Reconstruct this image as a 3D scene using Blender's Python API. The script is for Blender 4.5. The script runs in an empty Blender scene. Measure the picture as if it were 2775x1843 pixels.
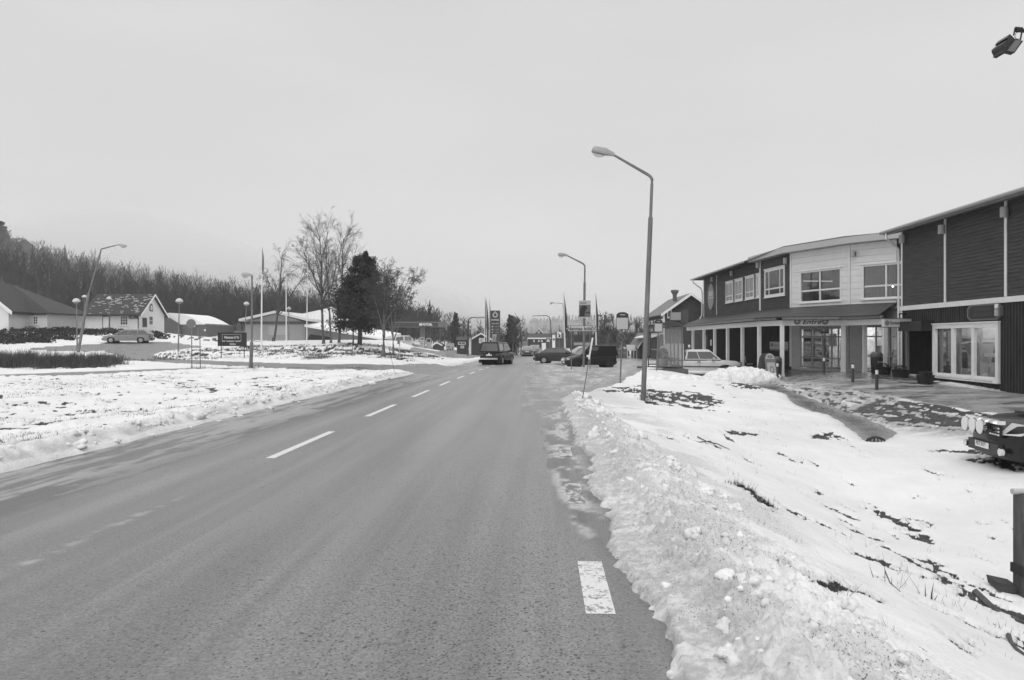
import bpy, bmesh, math, random
import numpy as np
from mathutils import Vector, Matrix
random.seed(7)
R = math.radians
scene = bpy.context.scene
C = scene.collection

# ---------------------------------------------------------------- camera
F, CX, YH, CZ = 1974.5, 1387.5, 919.0, 1.65          # focal length and horizon in photo pixels, eye height in m
cam = bpy.data.cameras.new('camera'); camo = bpy.data.objects.new('camera', cam); C.objects.link(camo)
camo.location = (0, 0, CZ); camo.rotation_euler = (R(90), 0, 0)
cam.sensor_width = 36.0; cam.lens = 36.0 * F / 2775.0
cam.shift_y = -(921.5 - YH) / 2775.0
cam.clip_start = 0.05; cam.clip_end = 8000
scene.camera = camo

# ---------------------------------------------------------------- sky, sun, exposure
world = bpy.data.worlds.new('World'); scene.world = world; world.use_nodes = True
nt = world.node_tree; nt.nodes.clear()
out = nt.nodes.new('ShaderNodeOutputWorld'); bg = nt.nodes.new('ShaderNodeBackground')
sky = nt.nodes.new('ShaderNodeTexSky'); sky.sky_type = 'NISHITA'; sky.sun_disc = False
SUN_EL, SUN_AZ = R(64), R(190)
sky.sun_elevation = SUN_EL; sky.sun_rotation = SUN_AZ
sky.dust_density = 6.0; sky.air_density = 1.5
bw = nt.nodes.new('ShaderNodeRGBToBW')
tc = nt.nodes.new('ShaderNodeTexCoord'); sep = nt.nodes.new('ShaderNodeSeparateXYZ')
ramp = nt.nodes.new('ShaderNodeValToRGB')
cr = ramp.color_ramp
cr.elements[0].position = 0.0; cr.elements[0].color = (8.3,) * 3 + (1,)
cr.elements[1].position = 1.0; cr.elements[1].color = (9.2,) * 3 + (1,)
for p, v in ((0.04, 7.9), (0.10, 7.3), (0.22, 6.75), (0.42, 6.7), (0.6, 7.4)):
    e = cr.elements.new(p); e.color = (v, v, v, 1)
nz = nt.nodes.new('ShaderNodeTexNoise'); nz.inputs['Scale'].default_value = 1.6; nz.inputs['Detail'].default_value = 4
mp = nt.nodes.new('ShaderNodeMapping'); mp.inputs['Scale'].default_value = (1, 1, 3.2)
ma = nt.nodes.new('ShaderNodeMath'); ma.operation = 'MULTIPLY_ADD'; ma.inputs[1].default_value = 0.24; ma.inputs[2].default_value = 0.88
mul = nt.nodes.new('ShaderNodeMath'); mul.operation = 'MULTIPLY'
skm = nt.nodes.new('ShaderNodeMath'); skm.operation = 'MULTIPLY_ADD'; skm.inputs[1].default_value = 0.06
L = nt.links
L.new(tc.outputs['Generated'], sep.inputs[0]); L.new(sep.outputs['Z'], ramp.inputs[0])
L.new(tc.outputs['Generated'], mp.inputs[0]); L.new(mp.outputs[0], nz.inputs[0]); L.new(nz.outputs[0], ma.inputs[0])
L.new(ramp.outputs[0], mul.inputs[0]); L.new(ma.outputs[0], mul.inputs[1])
L.new(sky.outputs[0], bw.inputs[0]); L.new(bw.outputs[0], skm.inputs[0]); L.new(mul.outputs[0], skm.inputs[2])
L.new(skm.outputs[0], bg.inputs[0]); bg.inputs[1].default_value = 0.1
L.new(bg.outputs[0], out.inputs[0])
sun = bpy.data.lights.new('sun', 'SUN'); suno = bpy.data.objects.new('sun', sun); C.objects.link(suno)
sun.energy = 1.25; sun.angle = R(50); sun.color = (1, 1, 1)
suno.rotation_euler = (R(90) - SUN_EL, 0, R(180) - SUN_AZ)
scene.view_settings.view_transform = 'Standard'
try: scene.view_settings.look = 'None'
except Exception: pass
scene.view_settings.exposure = 0.0; scene.view_settings.gamma = 1.0
scene.view_settings.use_curve_mapping = False
scene.cycles.use_denoising = True; scene.cycles.use_adaptive_sampling = False
try: scene.cycles.denoising_prefilter = 'ACCURATE'; scene.cycles.denoising_input_passes = 'RGB_ALBEDO_NORMAL'
except Exception: pass
scene.cycles.max_bounces = 6; scene.cycles.diffuse_bounces = 3; scene.cycles.glossy_bounces = 3
scene.cycles.transparent_max_bounces = 12; scene.cycles.volume_bounces = 3
scene.cycles.volume_step_rate = 4.0; scene.cycles.caustics_reflective = False; scene.cycles.caustics_refractive = False

# ---------------------------------------------------------------- materials (the photograph has no hue: every colour is a grey)
MATS = {}
def mat(name, v, rough=0.75, var=0.0, scale=8.0, bump=0.0, stretch=(1, 1, 1), metal=0.0, spec=0.5, coat=0.0):
    if name in MATS: return MATS[name]
    m = bpy.data.materials.new(name); m.use_nodes = True
    n = m.node_tree.nodes; l = m.node_tree.links; b = n['Principled BSDF']
    b.inputs['Base Color'].default_value = (v, v, v, 1); b.inputs['Roughness'].default_value = rough
    b.inputs['Metallic'].default_value = metal; b.inputs['Specular IOR Level'].default_value = spec
    if coat: b.inputs['Coat Weight'].default_value = coat
    if var or bump:
        t = n.new('ShaderNodeTexCoord'); mpn = n.new('ShaderNodeMapping'); mpn.inputs['Scale'].default_value = stretch
        no = n.new('ShaderNodeTexNoise'); no.inputs['Scale'].default_value = scale; no.inputs['Detail'].default_value = 6; no.inputs['Roughness'].default_value = 0.65
        l.new(t.outputs['Object'], mpn.inputs[0]); l.new(mpn.outputs[0], no.inputs[0])
        if var:
            r = n.new('ShaderNodeMapRange'); r.inputs[1].default_value = 0.3; r.inputs[2].default_value = 0.7
            r.inputs[3].default_value = max(0, v * (1 - var)); r.inputs[4].default_value = min(1, v * (1 + var))
            l.new(no.outputs[0], r.inputs[0]); l.new(r.outputs[0], b.inputs['Base Color'])
        if bump:
            bu = n.new('ShaderNodeBump'); bu.inputs['Strength'].default_value = bump; bu.inputs['Distance'].default_value = 0.02
            l.new(no.outputs[0], bu.inputs['Height']); l.new(bu.outputs[0], b.inputs['Normal'])
    MATS[name] = m; return m
def glassmat(name, tint, refl, rough=0.02):
    if name in MATS: return MATS[name]
    m = bpy.data.materials.new(name); m.use_nodes = True
    n = m.node_tree.nodes; l = m.node_tree.links; n.clear()
    o = n.new('ShaderNodeOutputMaterial'); mx = n.new('ShaderNodeMixShader'); tr = n.new('ShaderNodeBsdfTransparent'); gl = n.new('ShaderNodeBsdfGlossy')
    tr.inputs[0].default_value = (tint,) * 3 + (1,); gl.inputs[0].default_value = (0.9,) * 3 + (1,); gl.inputs[1].default_value = rough
    fr = n.new('ShaderNodeLayerWeight'); fr.inputs[0].default_value = .5; pw_ = n.new('ShaderNodeMath'); pw_.operation = 'POWER'; pw_.inputs[1].default_value = 4.0
    ad = n.new('ShaderNodeMath'); ad.operation = 'MULTIPLY_ADD'; ad.use_clamp = True; ad.inputs[1].default_value = .8; ad.inputs[2].default_value = refl * .5
    l.new(fr.outputs['Facing'], pw_.inputs[0]); l.new(pw_.outputs[0], ad.inputs[0]); l.new(ad.outputs[0], mx.inputs[0]); l.new(tr.outputs[0], mx.inputs[1]); l.new(gl.outputs[0], mx.inputs[2]); l.new(mx.outputs[0], o.inputs[0])
    MATS[name] = m; return m
def dusty(name, trans, dif, mixf):
    if name in MATS: return MATS[name]
    m = bpy.data.materials.new(name); m.use_nodes = True
    n = m.node_tree.nodes; l = m.node_tree.links; n.clear()
    o = n.new('ShaderNodeOutputMaterial'); mx = n.new('ShaderNodeMixShader'); tr = n.new('ShaderNodeBsdfTransparent'); df = n.new('ShaderNodeBsdfPrincipled')
    tr.inputs[0].default_value = (trans,) * 3 + (1,); df.inputs['Base Color'].default_value = (dif,) * 3 + (1,); df.inputs['Roughness'].default_value = .15
    no = n.new('ShaderNodeTexNoise'); no.inputs['Scale'].default_value = .7; no.inputs['Detail'].default_value = 2; r = n.new('ShaderNodeMapRange'); r.inputs[3].default_value = mixf * .9; r.inputs[4].default_value = min(1, mixf * 1.1)
    t = n.new('ShaderNodeTexCoord'); l.new(t.outputs['Object'], no.inputs[0]); l.new(no.outputs[0], r.inputs[0]); l.new(r.outputs[0], mx.inputs[0])
    l.new(tr.outputs[0], mx.inputs[1]); l.new(df.outputs[0], mx.inputs[2]); l.new(mx.outputs[0], o.inputs[0]); MATS[name] = m; return m
def emit(name, v):
    if name in MATS: return MATS[name]
    m = bpy.data.materials.new(name); m.use_nodes = True; b = m.node_tree.nodes['Principled BSDF']
    b.inputs['Base Color'].default_value = (.8, .8, .8, 1); b.inputs['Emission Color'].default_value = (1, 1, 1, 1); b.inputs['Emission Strength'].default_value = v
    MATS[name] = m; return m
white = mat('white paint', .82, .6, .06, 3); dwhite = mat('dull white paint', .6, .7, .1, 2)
darkwood = mat('dark painted boards', .035, .9, .35, 5, .15, (1, 1, .2)); darkwood2 = mat('dark painted clapboard', .052, .75, .5, 3, .1, (.35, .35, 5))
galv = mat('weathered galvanised steel', .2, .55, .25, 6, .05, (1, 1, .3), .3); galvl = mat('pale lamp housing', .42, .5, .12, 12)
black = mat('black plastic', .015, .5); rubber = mat('tyre rubber', .022, .8, .2, 30); chrome = mat('chrome', .75, .12, metal=1)
alu = mat('brushed aluminium', .5, .35, .1, 20, metal=.6); rim = mat('wheel rim', .4, .35, metal=.5)
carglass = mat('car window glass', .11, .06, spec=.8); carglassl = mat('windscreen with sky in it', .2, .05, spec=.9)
glass = glassmat('window glass', .85, .06); glassd = glassmat('shop window glass', .85, .2)
bark = mat('bark', .09, .9, .5, 9, .4, (1, 1, .4)); birchbark = mat('birch bark', .15, .85, .75, 5, .2, (1, 1, 2.2)); twigm = mat('bare twigs', .07, .9, .3, 3)
needle = mat('pine needles', .032, .8, .6, 2.5); forestm = mat('far forest twigs', .05, .95, .5, .15); forestd = mat('far spruce', .022, .95, .4, .2)
snowm = mat('settled snow', .86, .65, .05, 3, .3); concrete = mat('concrete', .3, .85, .2, 6, .2)
tile = mat('roof tiles', .026, .6, .4, 6, .2); sheetroof = mat('sheet roofing', .16, .45, .12, 1.5); steelroof = mat('dark tin roof', .035, .55, .35, 1.2)
signgrey = mat('unlit sign panel', .5, .5); signblk = mat('black sign panel', .018, .35); signdk = mat('dark print', .04, .6); signmid = mat('grey print', .2, .6)

# ---------------------------------------------------------------- mesh builder and tagging
class MB:
    def __init__(s): s.v = []; s.f = []
    def add(s, vs, fs):
        b = len(s.v); s.v += [tuple(p) for p in vs]; s.f += [tuple(b + i for i in f) for f in fs]; return s
    def box(s, c, d, rz=0.0):
        x, y, z = d[0] / 2, d[1] / 2, d[2] / 2; ca, sa = math.cos(rz), math.sin(rz)
        vs = [(c[0] + i * x * ca - j * y * sa, c[1] + i * x * sa + j * y * ca, c[2] + k * z) for i in (-1, 1) for j in (-1, 1) for k in (-1, 1)]
        return s.add(vs, [(0, 1, 3, 2), (4, 6, 7, 5), (0, 4, 5, 1), (2, 3, 7, 6), (0, 2, 6, 4), (1, 5, 7, 3)])
    def hexa(s, a, b):            # two quads (lists of four points) joined into a solid
        return s.add(list(a) + list(b), [(3, 2, 1, 0), (4, 5, 6, 7), (0, 1, 5, 4), (1, 2, 6, 5), (2, 3, 7, 6), (3, 0, 4, 7)])
    def prism(s, poly, d):        # poly: 3d points, d: extrusion vector
        n = len(poly); a = [Vector(p) for p in poly]; b = [p + Vector(d) for p in a]
        return s.add(a + b, [tuple(reversed(range(n))), tuple(range(n, 2 * n))] + [(i, (i + 1) % n, n + (i + 1) % n, n + i) for i in range(n)])
    def tube(s, pts, rad, n=8, cap=True):
        pts = [Vector(p) for p in pts]
        if not hasattr(rad, '__len__'): rad = [rad] * len(pts)
        rings = []
        for i, p in enumerate(pts):
            d = (pts[min(i + 1, len(pts) - 1)] - pts[max(i - 1, 0)])
            d = d.normalized() if d.length > 1e-9 else Vector((0, 0, 1))
            a = d.cross(Vector((0, 0, 1)))
            if a.length < .05: a = d.cross(Vector((0, 1, 0)))
            a.normalize(); b = d.cross(a)
            rings.append([p + (a * math.cos(2 * math.pi * k / n) + b * math.sin(2 * math.pi * k / n)) * rad[i] for k in range(n)])
        base = len(s.v); s.v += [tuple(q) for r in rings for q in r]
        for i in range(len(pts) - 1):
            for k in range(n):
                s.f.append((base + i * n + k, base + i * n + (k + 1) % n, base + (i + 1) * n + (k + 1) % n, base + (i + 1) * n + k))
        if cap and n > 2:
            s.f.append(tuple(base + k for k in reversed(range(n)))); s.f.append(tuple(base + (len(pts) - 1) * n + k for k in range(n)))
        return s
    def lathe(s, prof, c=(0, 0, 0), n=16):    # prof: (r, z)
        base = len(s.v)
        for r, z in prof:
            s.v += [(c[0] + r * math.cos(2 * math.pi * k / n), c[1] + r * math.sin(2 * math.pi * k / n), c[2] + z) for k in range(n)]
        for i in range(len(prof) - 1):
            for k in range(n):
                s.f.append((base + i * n + k, base + i * n + (k + 1) % n, base + (i + 1) * n + (k + 1) % n, base + (i + 1) * n + k))
        s.f.append(tuple(base + k for k in reversed(range(n)))); s.f.append(tuple(base + (len(prof) - 1) * n + k for k in range(n)))
        return s
    def wbox(s, w, s0, s1, z0, z1, d0, d1):
        a = [w.p(s0, z0, d0), w.p(s1, z0, d0), w.p(s1, z1, d0), w.p(s0, z1, d0)]
        b = [w.p(s0, z0, d1), w.p(s1, z0, d1), w.p(s1, z1, d1), w.p(s0, z1, d1)]
        return s.hexa(a, b)
    def mesh(s, name, m, off=(0, 0, 0), smooth=False):
        me = bpy.data.meshes.new(name)
        me.from_pydata([(v[0] - off[0], v[1] - off[1], v[2] - off[2]) for v in s.v], [], s.f)
        bm = bmesh.new(); bm.from_mesh(me); bmesh.ops.recalc_face_normals(bm, faces=bm.faces); bm.to_mesh(me); bm.free()
        if m: me.materials.append(m)
        if smooth:
            me.polygons.foreach_set('use_smooth', [True] * len(me.polygons))
            me.set_sharp_from_angle(angle=R(40))
        return me
class Wall:                       # a vertical wall plane from A to B; d is measured outwards (to the camera's side)
    def __init__(s, A, B):
        s.A = Vector((A[0], A[1], 0)); d = Vector((B[0] - A[0], B[1] - A[1], 0)); s.len = d.length; s.u = d.normalized()
        s.n = Vector((s.u.y, -s.u.x, 0))
        if s.n.dot(-s.A) < 0: s.n = -s.n
    def p(s, a, z, d=0.0):
        q = s.A + s.u * a + s.n * d; return (q.x, q.y, z)
    def px(s, u, v, d=0.0):       # photo pixel -> (a, z) on the wall
        r = Vector(((u - CX) / F, 1, 0)); o = s.A + s.n * d
        k = o.dot(s.n) / r.dot(s.n); q = r * k
        return ((q - s.A).dot(s.u), CZ - (v - YH) / F * k)
def P(u, v, Y): return Vector(((u - CX) / F * Y, Y, CZ - (v - YH) / F * Y))
def tagit(o, label=None, cat=None, group=None, kind=None):
    if label: o['label'] = label
    if cat: o['category'] = cat
    if group: o['group'] = group
    if kind: o['kind'] = kind
    return o
def thing(name, label, cat, loc=(0, 0, 0), rz=0.0, group=None):
    o = bpy.data.objects.new(name, None); C.objects.link(o); o.location = loc; o.rotation_euler = (0, 0, rz); o.empty_display_size = .2
    return tagit(o, label, cat, group)
def obj(name, me, parent=None):
    o = bpy.data.objects.new(name, me); C.objects.link(o)
    if parent: o.parent = parent
    return o
def part(parent, name, mb, m, smooth=False, world=True, label=None, kind=None):
    """a mesh part; world=True: the builder holds world coordinates (thing unrotated)"""
    off = (0, 0, 0)
    if world:
        q = parent
        while q: off = (off[0] + q.location[0], off[1] + q.location[1], off[2] + q.location[2]); q = q.parent
    o = obj(name, mb.mesh(name, m, off, smooth), parent)
    if label: o['label'] = label
    if kind: o['kind'] = kind
    return o
def single(name, label, cat, mb, m, loc=(0, 0, 0), smooth=False, group=None, kind=None):
    o = obj(name, mb.mesh(name, m, loc, smooth)); o.location = loc
    return tagit(o, label, cat, group, kind)
def copy_tree(o, parent=None):
    c = o.copy(); C.objects.link(c)
    if parent: c.parent = parent
    for ch in list(o.children): copy_tree(ch, c)
    return c
_tx = {}
def text_mb(txt, size, th=.004, shear=0.0, bold=0.0, xs=1.0):
    """flat lettering as mesh in the local x-z plane, facing -y, centred"""
    cu = bpy.data.curves.new('lettering', 'FONT'); cu.body = txt; cu.size = size; cu.align_x = 'CENTER'; cu.align_y = 'CENTER'; cu.extrude = th / 2; cu.shear = shear; cu.offset = bold; cu.resolution_u = 3
    o = bpy.data.objects.new('lettering', cu); C.objects.link(o); bpy.context.view_layer.update()
    me = bpy.data.meshes.new_from_object(o.evaluated_get(bpy.context.evaluated_depsgraph_get()))
    b = MB(); b.add([(v.co.x * xs, -v.co.z, v.co.y) for v in me.vertices], [tuple(p.vertices) for p in me.polygons])
    bpy.data.objects.remove(o); bpy.data.curves.remove(cu); bpy.data.meshes.remove(me)
    return b
def place_mb(b, c, ang):          # rotate a local x-z builder about z and move it
    ca, sa = math.cos(ang), math.sin(ang); r = MB()
    r.v = [(c[0] + v[0] * ca - v[1] * sa, c[1] + v[0] * sa + v[1] * ca, c[2] + v[2]) for v in b.v]; r.f = list(b.f); return r
def lettering(parent, txt, size, c, ang, m, name='lettering', **k):
    return part(parent, name, place_mb(text_mb(txt, size, **k), c, ang), m)

# ---------------------------------------------------------------- numeric noise
def _h(ix, iy, seed):
    n = (ix.astype(np.int64) * 374761393 + iy.astype(np.int64) * 668265263 + seed * 974634777) & 0xffffffff
    n = ((n ^ (n >> 13)) * 1274126177) & 0xffffffff
    return ((n ^ (n >> 16)) & 0xffffff) / float(0xffffff)
def vn(x, y, seed=0):
    ix, iy = np.floor(x), np.floor(y); fx, fy = x - ix, y - iy
    fx = fx * fx * (3 - 2 * fx); fy = fy * fy * (3 - 2 * fy)
    a = _h(ix, iy, seed); b = _h(ix + 1, iy, seed); c = _h(ix, iy + 1, seed); d = _h(ix + 1, iy + 1, seed)
    return (a * (1 - fx) + b * fx) * (1 - fy) + (c * (1 - fx) + d * fx) * fy
def fbm(x, y, o=4, seed=0, g=.5):
    t = 0; a = 1; w = 0
    for k in range(o): t = t + a * vn(x * 2 ** k + 17.3 * k, y * 2 ** k - 9.1 * k, seed + k); w += a; a *= g
    return t / w
def lumps(x, y, seed=0):          # rounded clods: 1 at a clod's middle, 0 between clods
    best = np.full(np.shape(x), 9.0); ix, iy = np.floor(x), np.floor(y)
    for dx in (-1, 0, 1):
        for dy in (-1, 0, 1):
            cx, cy = ix + dx, iy + dy
            px = cx + .15 + .7 * _h(cx, cy, seed); py = cy + .15 + .7 * _h(cx, cy, seed + 5); r = .35 + .65 * _h(cx, cy, seed + 9)
            best = np.minimum(best, np.hypot(x - px, y - py) / r)
    return np.sqrt(np.clip(1 - best * best, 0, 1))
def ss(a, b, x):
    t = np.clip((x - a) / (b - a), 0, 1); return t * t * (3 - 2 * t)

# ---------------------------------------------------------------- the lie of the land
TH = math.atan(79.3 / F); CT, ST = math.cos(TH), math.sin(TH)       # the road runs 2.3 degrees right of the view
def st(x, y): return x * ST + y * CT, x * CT - y * ST              # world -> along road, across road
def xy(s, t): return s * ST + t * CT, s * CT - t * ST
_zs = [-60, 0, 15, 30, 45, 62, 85, 108, 140, 170, 260, 4000]
_zz = [0, 0, -.04, -.11, -.27, -.5, -.68, -.85, -1.05, -1.2, -1.3, -1.3]
def zroad(s): return np.interp(s, _zs, _zz)
def dz(x, y, z):                                                    # control point from display pixel + height
    Y = (CZ - z) * 1680.0 / (y - 782.0); return ((x - 1180.5) / 1680.0 * Y, Y, z)
ctrl = [
 # right bank, ditch and lot
 (2.2, 3, -.22), (3.4, 3, -.7), (5, 3, -1.1), (8, 3, -1.15), (2.3, 6, -.22), (3.4, 6, -.65), (4.6, 6.2, -1.05), (6, 6, -1.2), (8.5, 6, -1.1),
 (2.6, 9, -.25), (4, 9, -.75), (5.4, 9.2, -1.18), (7.5, 9, -1.0), (10, 9, -.8), (2.8, 12, -.22), (4.2, 12, -.7), (6, 12, -1.15), (8, 12.2, -.92), (11, 13, -.7),
 (15, 12, -.5), (3.2, 17, -.2), (5.5, 17, -.55), (8.6, 17.2, -.85), (11.5, 17, -.55), (15, 18, -.4), (3.6, 22, -.3), (6, 22, -.35), (8, 22, -.5), (10.3, 23.5, -.72), (13.4, 22, -.4), (16.2, 22, -.32),
 (17, 25, -.28), (17.5, 30, -.1), (15, 30, -.08), (14, 35, -.05), (17, 36, 0), (12.5, 27, -.35), (3.5, 29, -.24), (6, 29, -.1), (9, 30, -.2), (11.5, 34, -.5),
 (6, 36, 0), (8.2, 39, .05), (10.5, 40, -.52), (9.8, 37, -.42), (9.3, 33.5, -.32), (11.4, 38, -.55), (12, 43.5, -.58), (13.8, 44, -.4), (15.6, 46, -.1), (9, 46, -.3), (4, 40, -.15), (2.5, 48, -.15), (7, 50, -.35), (5, 60, -.68), (1.5, 60, -.6), (10, 60, -.65), (5, 75, -.7), (15, 60, -.5), (12, 80, -.7), (22, 75, -.5),
 (20, 20, -.3), (28, 28, -.3), (25, 8, -.8), (14, 3, -1), (12, -8, -1), (28, 50, -.3), (30, 80, -.3),
 # left verge, path, side road, island
 (-9.5, 6, -.3), (-12, 6, -.2), (-9.8, 12, -.4), (-13, 12, -.3), (-18, 12, -.05), (-11.5, 17.8, -.42), (-16, 19, -.15), (-10.4, 23, -.4), (-9.3, 29, -.35), (-14, 26, -.15),
 (-22.6, 32.2, 0), (-20, 26, 0), (-17.7, 40.8, 0), (-12, 36, -.08), (-9, 37, -.05), (-30, 30, .05), (-26, 40, .1), (-33, 45, .25), (-16.5, 47.8, .02), (-6.5, 42, 0), (-8, 50, .0),
 (-27.7, 52.6, .12), (-35.7, 60, .62), (-42, 76, 1.22), (-34, 72, 1.0), (-26.5, 60, .6), (-20, 54, .35), (-15, 52, .25), (-9.2, 52, .3), (-6.5, 56, .1), (-50, 60, .9), (-60, 70, 1.8), (-48, 80, 1.9), (-40, 84, 1.9), (-45, 90, 2.6), (-55, 84, 2.6), (-36, 92, 1.7), (-38, 97, 1.5), (-46, 98, 2.0), (-31, 96, 1.4), (-32, 87, 1.35),
 (-22, 66, .56), (-27, 74, .9), (-23, 78, .9), (-26, 82, 1.35), (-20, 79, 1.15), (-15, 73, 1.15), (-30, 92, 1.4), (-14, 90, 1.3), (-7.5, 66, -.05), (-6.5, 72, -.28), (-9, 90, -.45), (-8, 112, -.65), (-14, 131, -.66), (-7, 84, -.5),
 (-40, 12, 0), (-60, 30, .4), (-30, -10, 0), (0, -30, 0), (-60, 100, 3.5), (-30, 110, 2.4), (-45, 115, 3.6), (12, 110, -.8), (40, 110, -.6), (-25, 130, .4)]
for s_ in (2, 6, 10, 14, 18, 22, 27, 32, 38, 45, 54, 64, 76, 90, 105, 125):
    z_ = float(zroad(s_)); ctrl += [xy(s_, -7.3) + (z_,), xy(s_, .9) + (z_,)] if not 38 < s_ < 58 else [xy(s_, -6.9) + (z_,), xy(s_, .6) + (z_,)]
_c = np.array(ctrl, float)
def _k(d2): return -np.sqrt(d2 + 2.25)
_A = _k((_c[:, 0, None] - _c[None, :, 0]) ** 2 + (_c[:, 1, None] - _c[None, :, 1]) ** 2)
_n = len(_c); _M = np.zeros((_n + 1, _n + 1)); _M[:_n, :_n] = _A + np.eye(_n) * .12; _M[:_n, _n] = 1; _M[_n, :_n] = 1
_w = np.linalg.solve(_M, np.append(_c[:, 2], 0))
def hills(x, y):
    a = x / np.maximum(y, 1.0)
    hr = np.interp(a, [-3, -.9, -.7, -.58, -.46, -.35, -.29, -.2, -.1, 0], [30, 31, 27.5, 24, 20, 16.5, 13.5, 9, 4, 0])
    yr = np.interp(a, [-.8, -.7, -.46, -.29, 0], [240, 260, 330, 380, 420])
    h1 = hr * ss(0, 1, (y - 104) / (yr - 104))
    h2p = np.interp(a, [-1, -.5, -.14, -.09, -.04, 0, .035, .1, .17, .25, .6, 3], [70, 60, 43, 36, 27, 22, 30, 36, 33, 22, 20, 20])
    return h1 + (y > 1) * h2p * ss(520, 1250, y)
def B(x, y):
    x = np.asarray(x, float); y = np.asarray(y, float); shp = x.shape; xf = x.ravel(); yf = y.ravel(); z = np.empty(xf.size)
    for i in range(0, xf.size, 40000):
        j = slice(i, i + 40000)
        z[j] = _k((xf[j, None] - _c[None, :, 0]) ** 2 + (yf[j, None] - _c[None, :, 1]) ** 2) @ _w[:_n] + _w[_n]
    s, t = st(xf, yf); zr = zroad(s)
    k = ss(-8.2, -6.8, t) * (1 - ss(.5, 1.7, t)); z = z * (1 - k) + zr * k
    far = np.interp(xf, [-60, -25, -8, 40], [3.0, 1.5, -1.1, -.9]); far = far * (1 - ss(140, 300, yf)) - 1.0 * ss(140, 300, yf)
    kf = ss(95, 150, np.hypot(xf, yf)); z = z * (1 - kf) + far * kf
    kk = ss(-9, -7, t) * (1 - ss(1, 3, t)); z = z * (1 - kk * kf) + zr * kk * kf
    z = z + hills(xf, yf)
    return z.reshape(shp)
def b1(x, y): return float(B(np.array([x]), np.array([y]))[0])
def gp(u, v):                                                       # photo pixel -> ground point (marching along the ray)
    dx, dzz = (u - CX) / F, -(v - YH) / F
    Y = np.geomspace(2.2, 240, 900); g = CZ + dzz * Y - B(dx * Y, Y)
    i = int(np.argmax(g < 0)) if (g < 0).any() else len(Y) - 1
    if i > 0: y0, y1 = Y[i - 1], Y[i]; k = g[i - 1] / (g[i - 1] - g[i]) if g[i] < 0 else 1; yy = y0 + (y1 - y0) * k
    else: yy = Y[0]
    return (dx * yy, yy)
def gd(x, y): return gp(x * 1.17535, y * 1.17535)                   # the same from display pixels
def onground(u, Y, dzv=0.0):
    x = (u - CX) / F * Y; return (x, Y, b1(x, Y) + dzv)
def sdp(x, y, poly):                                                # signed distance to a polygon, negative inside
    d = np.full(np.shape(x), 1e9); ins = np.zeros(np.shape(x), bool); n = len(poly)
    for i in range(n):
        ax, ay = poly[i]; bx, by = poly[(i + 1) % n]; ex, ey = bx - ax, by - ay
        t = np.clip(((x - ax) * ex + (y - ay) * ey) / (ex * ex + ey * ey + 1e-12), 0, 1)
        d = np.minimum(d, (x - ax - t * ex) ** 2 + (y - ay - t * ey) ** 2)
        c = ((ay > y) != (by > y)) & (x < (bx - ax) * (y - ay) / ((by - ay) if by != ay else 1e-12) + ax); ins ^= c
    d = np.sqrt(d); return np.where(ins, -d, d)
def sdl(x, y, pl):                                                  # distance to a polyline
    d = np.full(np.shape(x), 1e9)
    for (ax, ay), (bx, by) in zip(pl[:-1], pl[1:]):
        ex, ey = bx - ax, by - ay; t = np.clip(((x - ax) * ex + (y - ay) * ey) / (ex * ex + ey * ey + 1e-12), 0, 1)
        d = np.minimum(d, (x - ax - t * ex) ** 2 + (y - ay - t * ey) ** 2)
    return np.sqrt(d)
# ================================================================ ground, snow, roads
side_poly = [gd(*p) for p in ((1000, 839), (914, 842), (760, 840), (683, 838.5), (596, 835), (510, 833), (442, 830), (373, 825), (351, 816), (405, 807.5), (470, 800), (391, 789), (243, 792), (150, 798), (76, 802), (76, 808), (180, 811), (240, 810), (272, 818), (285, 831.5), (378, 838), (510, 844), (596, 848), (700, 854), (800, 855.5), (925, 855))]
side_poly = [xy(60, -6.0), xy(50.5, -6.0)][:0] + [xy(56, -5.5)] + side_poly + [xy(37.5, -5.5)]
path_poly = [gd(*p) for p in ((-250, 884), (0, 872.5), (250, 863), (380, 856), (520, 851.5), (640, 851), (640, 849), (520, 848.5), (380, 850.5), (250, 855.5), (0, 864.5), (-250, 875))]
fore_poly = [gd(*p) for p in ((1092, 826), (1033.6, 826), (992, 814.5), (940, 812), (900, 810), (900, 806.5), (1027, 806.5), (1110, 808.5), (1170, 812), (1190, 816))]
lay_poly = [gd(*p) for p in ((1224, 823), (1380, 816), (1490, 816), (1493, 850), (1466, 865), (1416, 891), (1366, 904.5), (1291, 922), (1256, 950), (1225, 950))]
lot_poly = [gd(*p) for p in ((1785, 872), (1812, 864), (1850, 862), (1950, 863), (2010, 866), (2050, 872), (2160, 885), (2361, 910), (2480, 930), (2480, 1010), (2361, 965), (2256, 950), (2100, 925), (1990, 903), (1900, 891), (1850, 886))]
gut_poly = [gd(*p) for p in ((1622, 861), (1660, 866), (1740, 884), (1830, 905), (1935, 945), (2000, 968), (2065, 1000), (2040, 1017), (2008, 1023), (1985, 1008), (1900, 958), (1810, 912), (1740, 891), (1650, 868))]
dirt_poly = [gd(*p) for p in ((2050, 922), (2130, 928), (2210, 940), (2290, 958), (2330, 990), (2240, 990), (2140, 984), (2040, 972), (1965, 950), (1990, 930))]
tracks = [[gd(*p) for p in q] for q in (
 ((1922, 905), (1930, 925), (1926, 940), (1945, 952), (1990, 968), (2080, 982), (2180, 993), (2270, 1003)),
 ((1960, 905), (1950, 925), (2000, 935), (2100, 955), (2200, 975), (2280, 985)),
 ((1700, 872), (1800, 890), (1900, 905), (1990, 915), (2090, 935)), ((1730, 868), (1850, 886), (1960, 900)), ((1780, 900), (1860, 925), (1930, 938)), ((1690, 868), (1780, 880), (1880, 893)), ((1760, 885), (1880, 905), (1960, 915)), ((1840, 905), (1900, 925), (1960, 950), (2040, 975)))]
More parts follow.
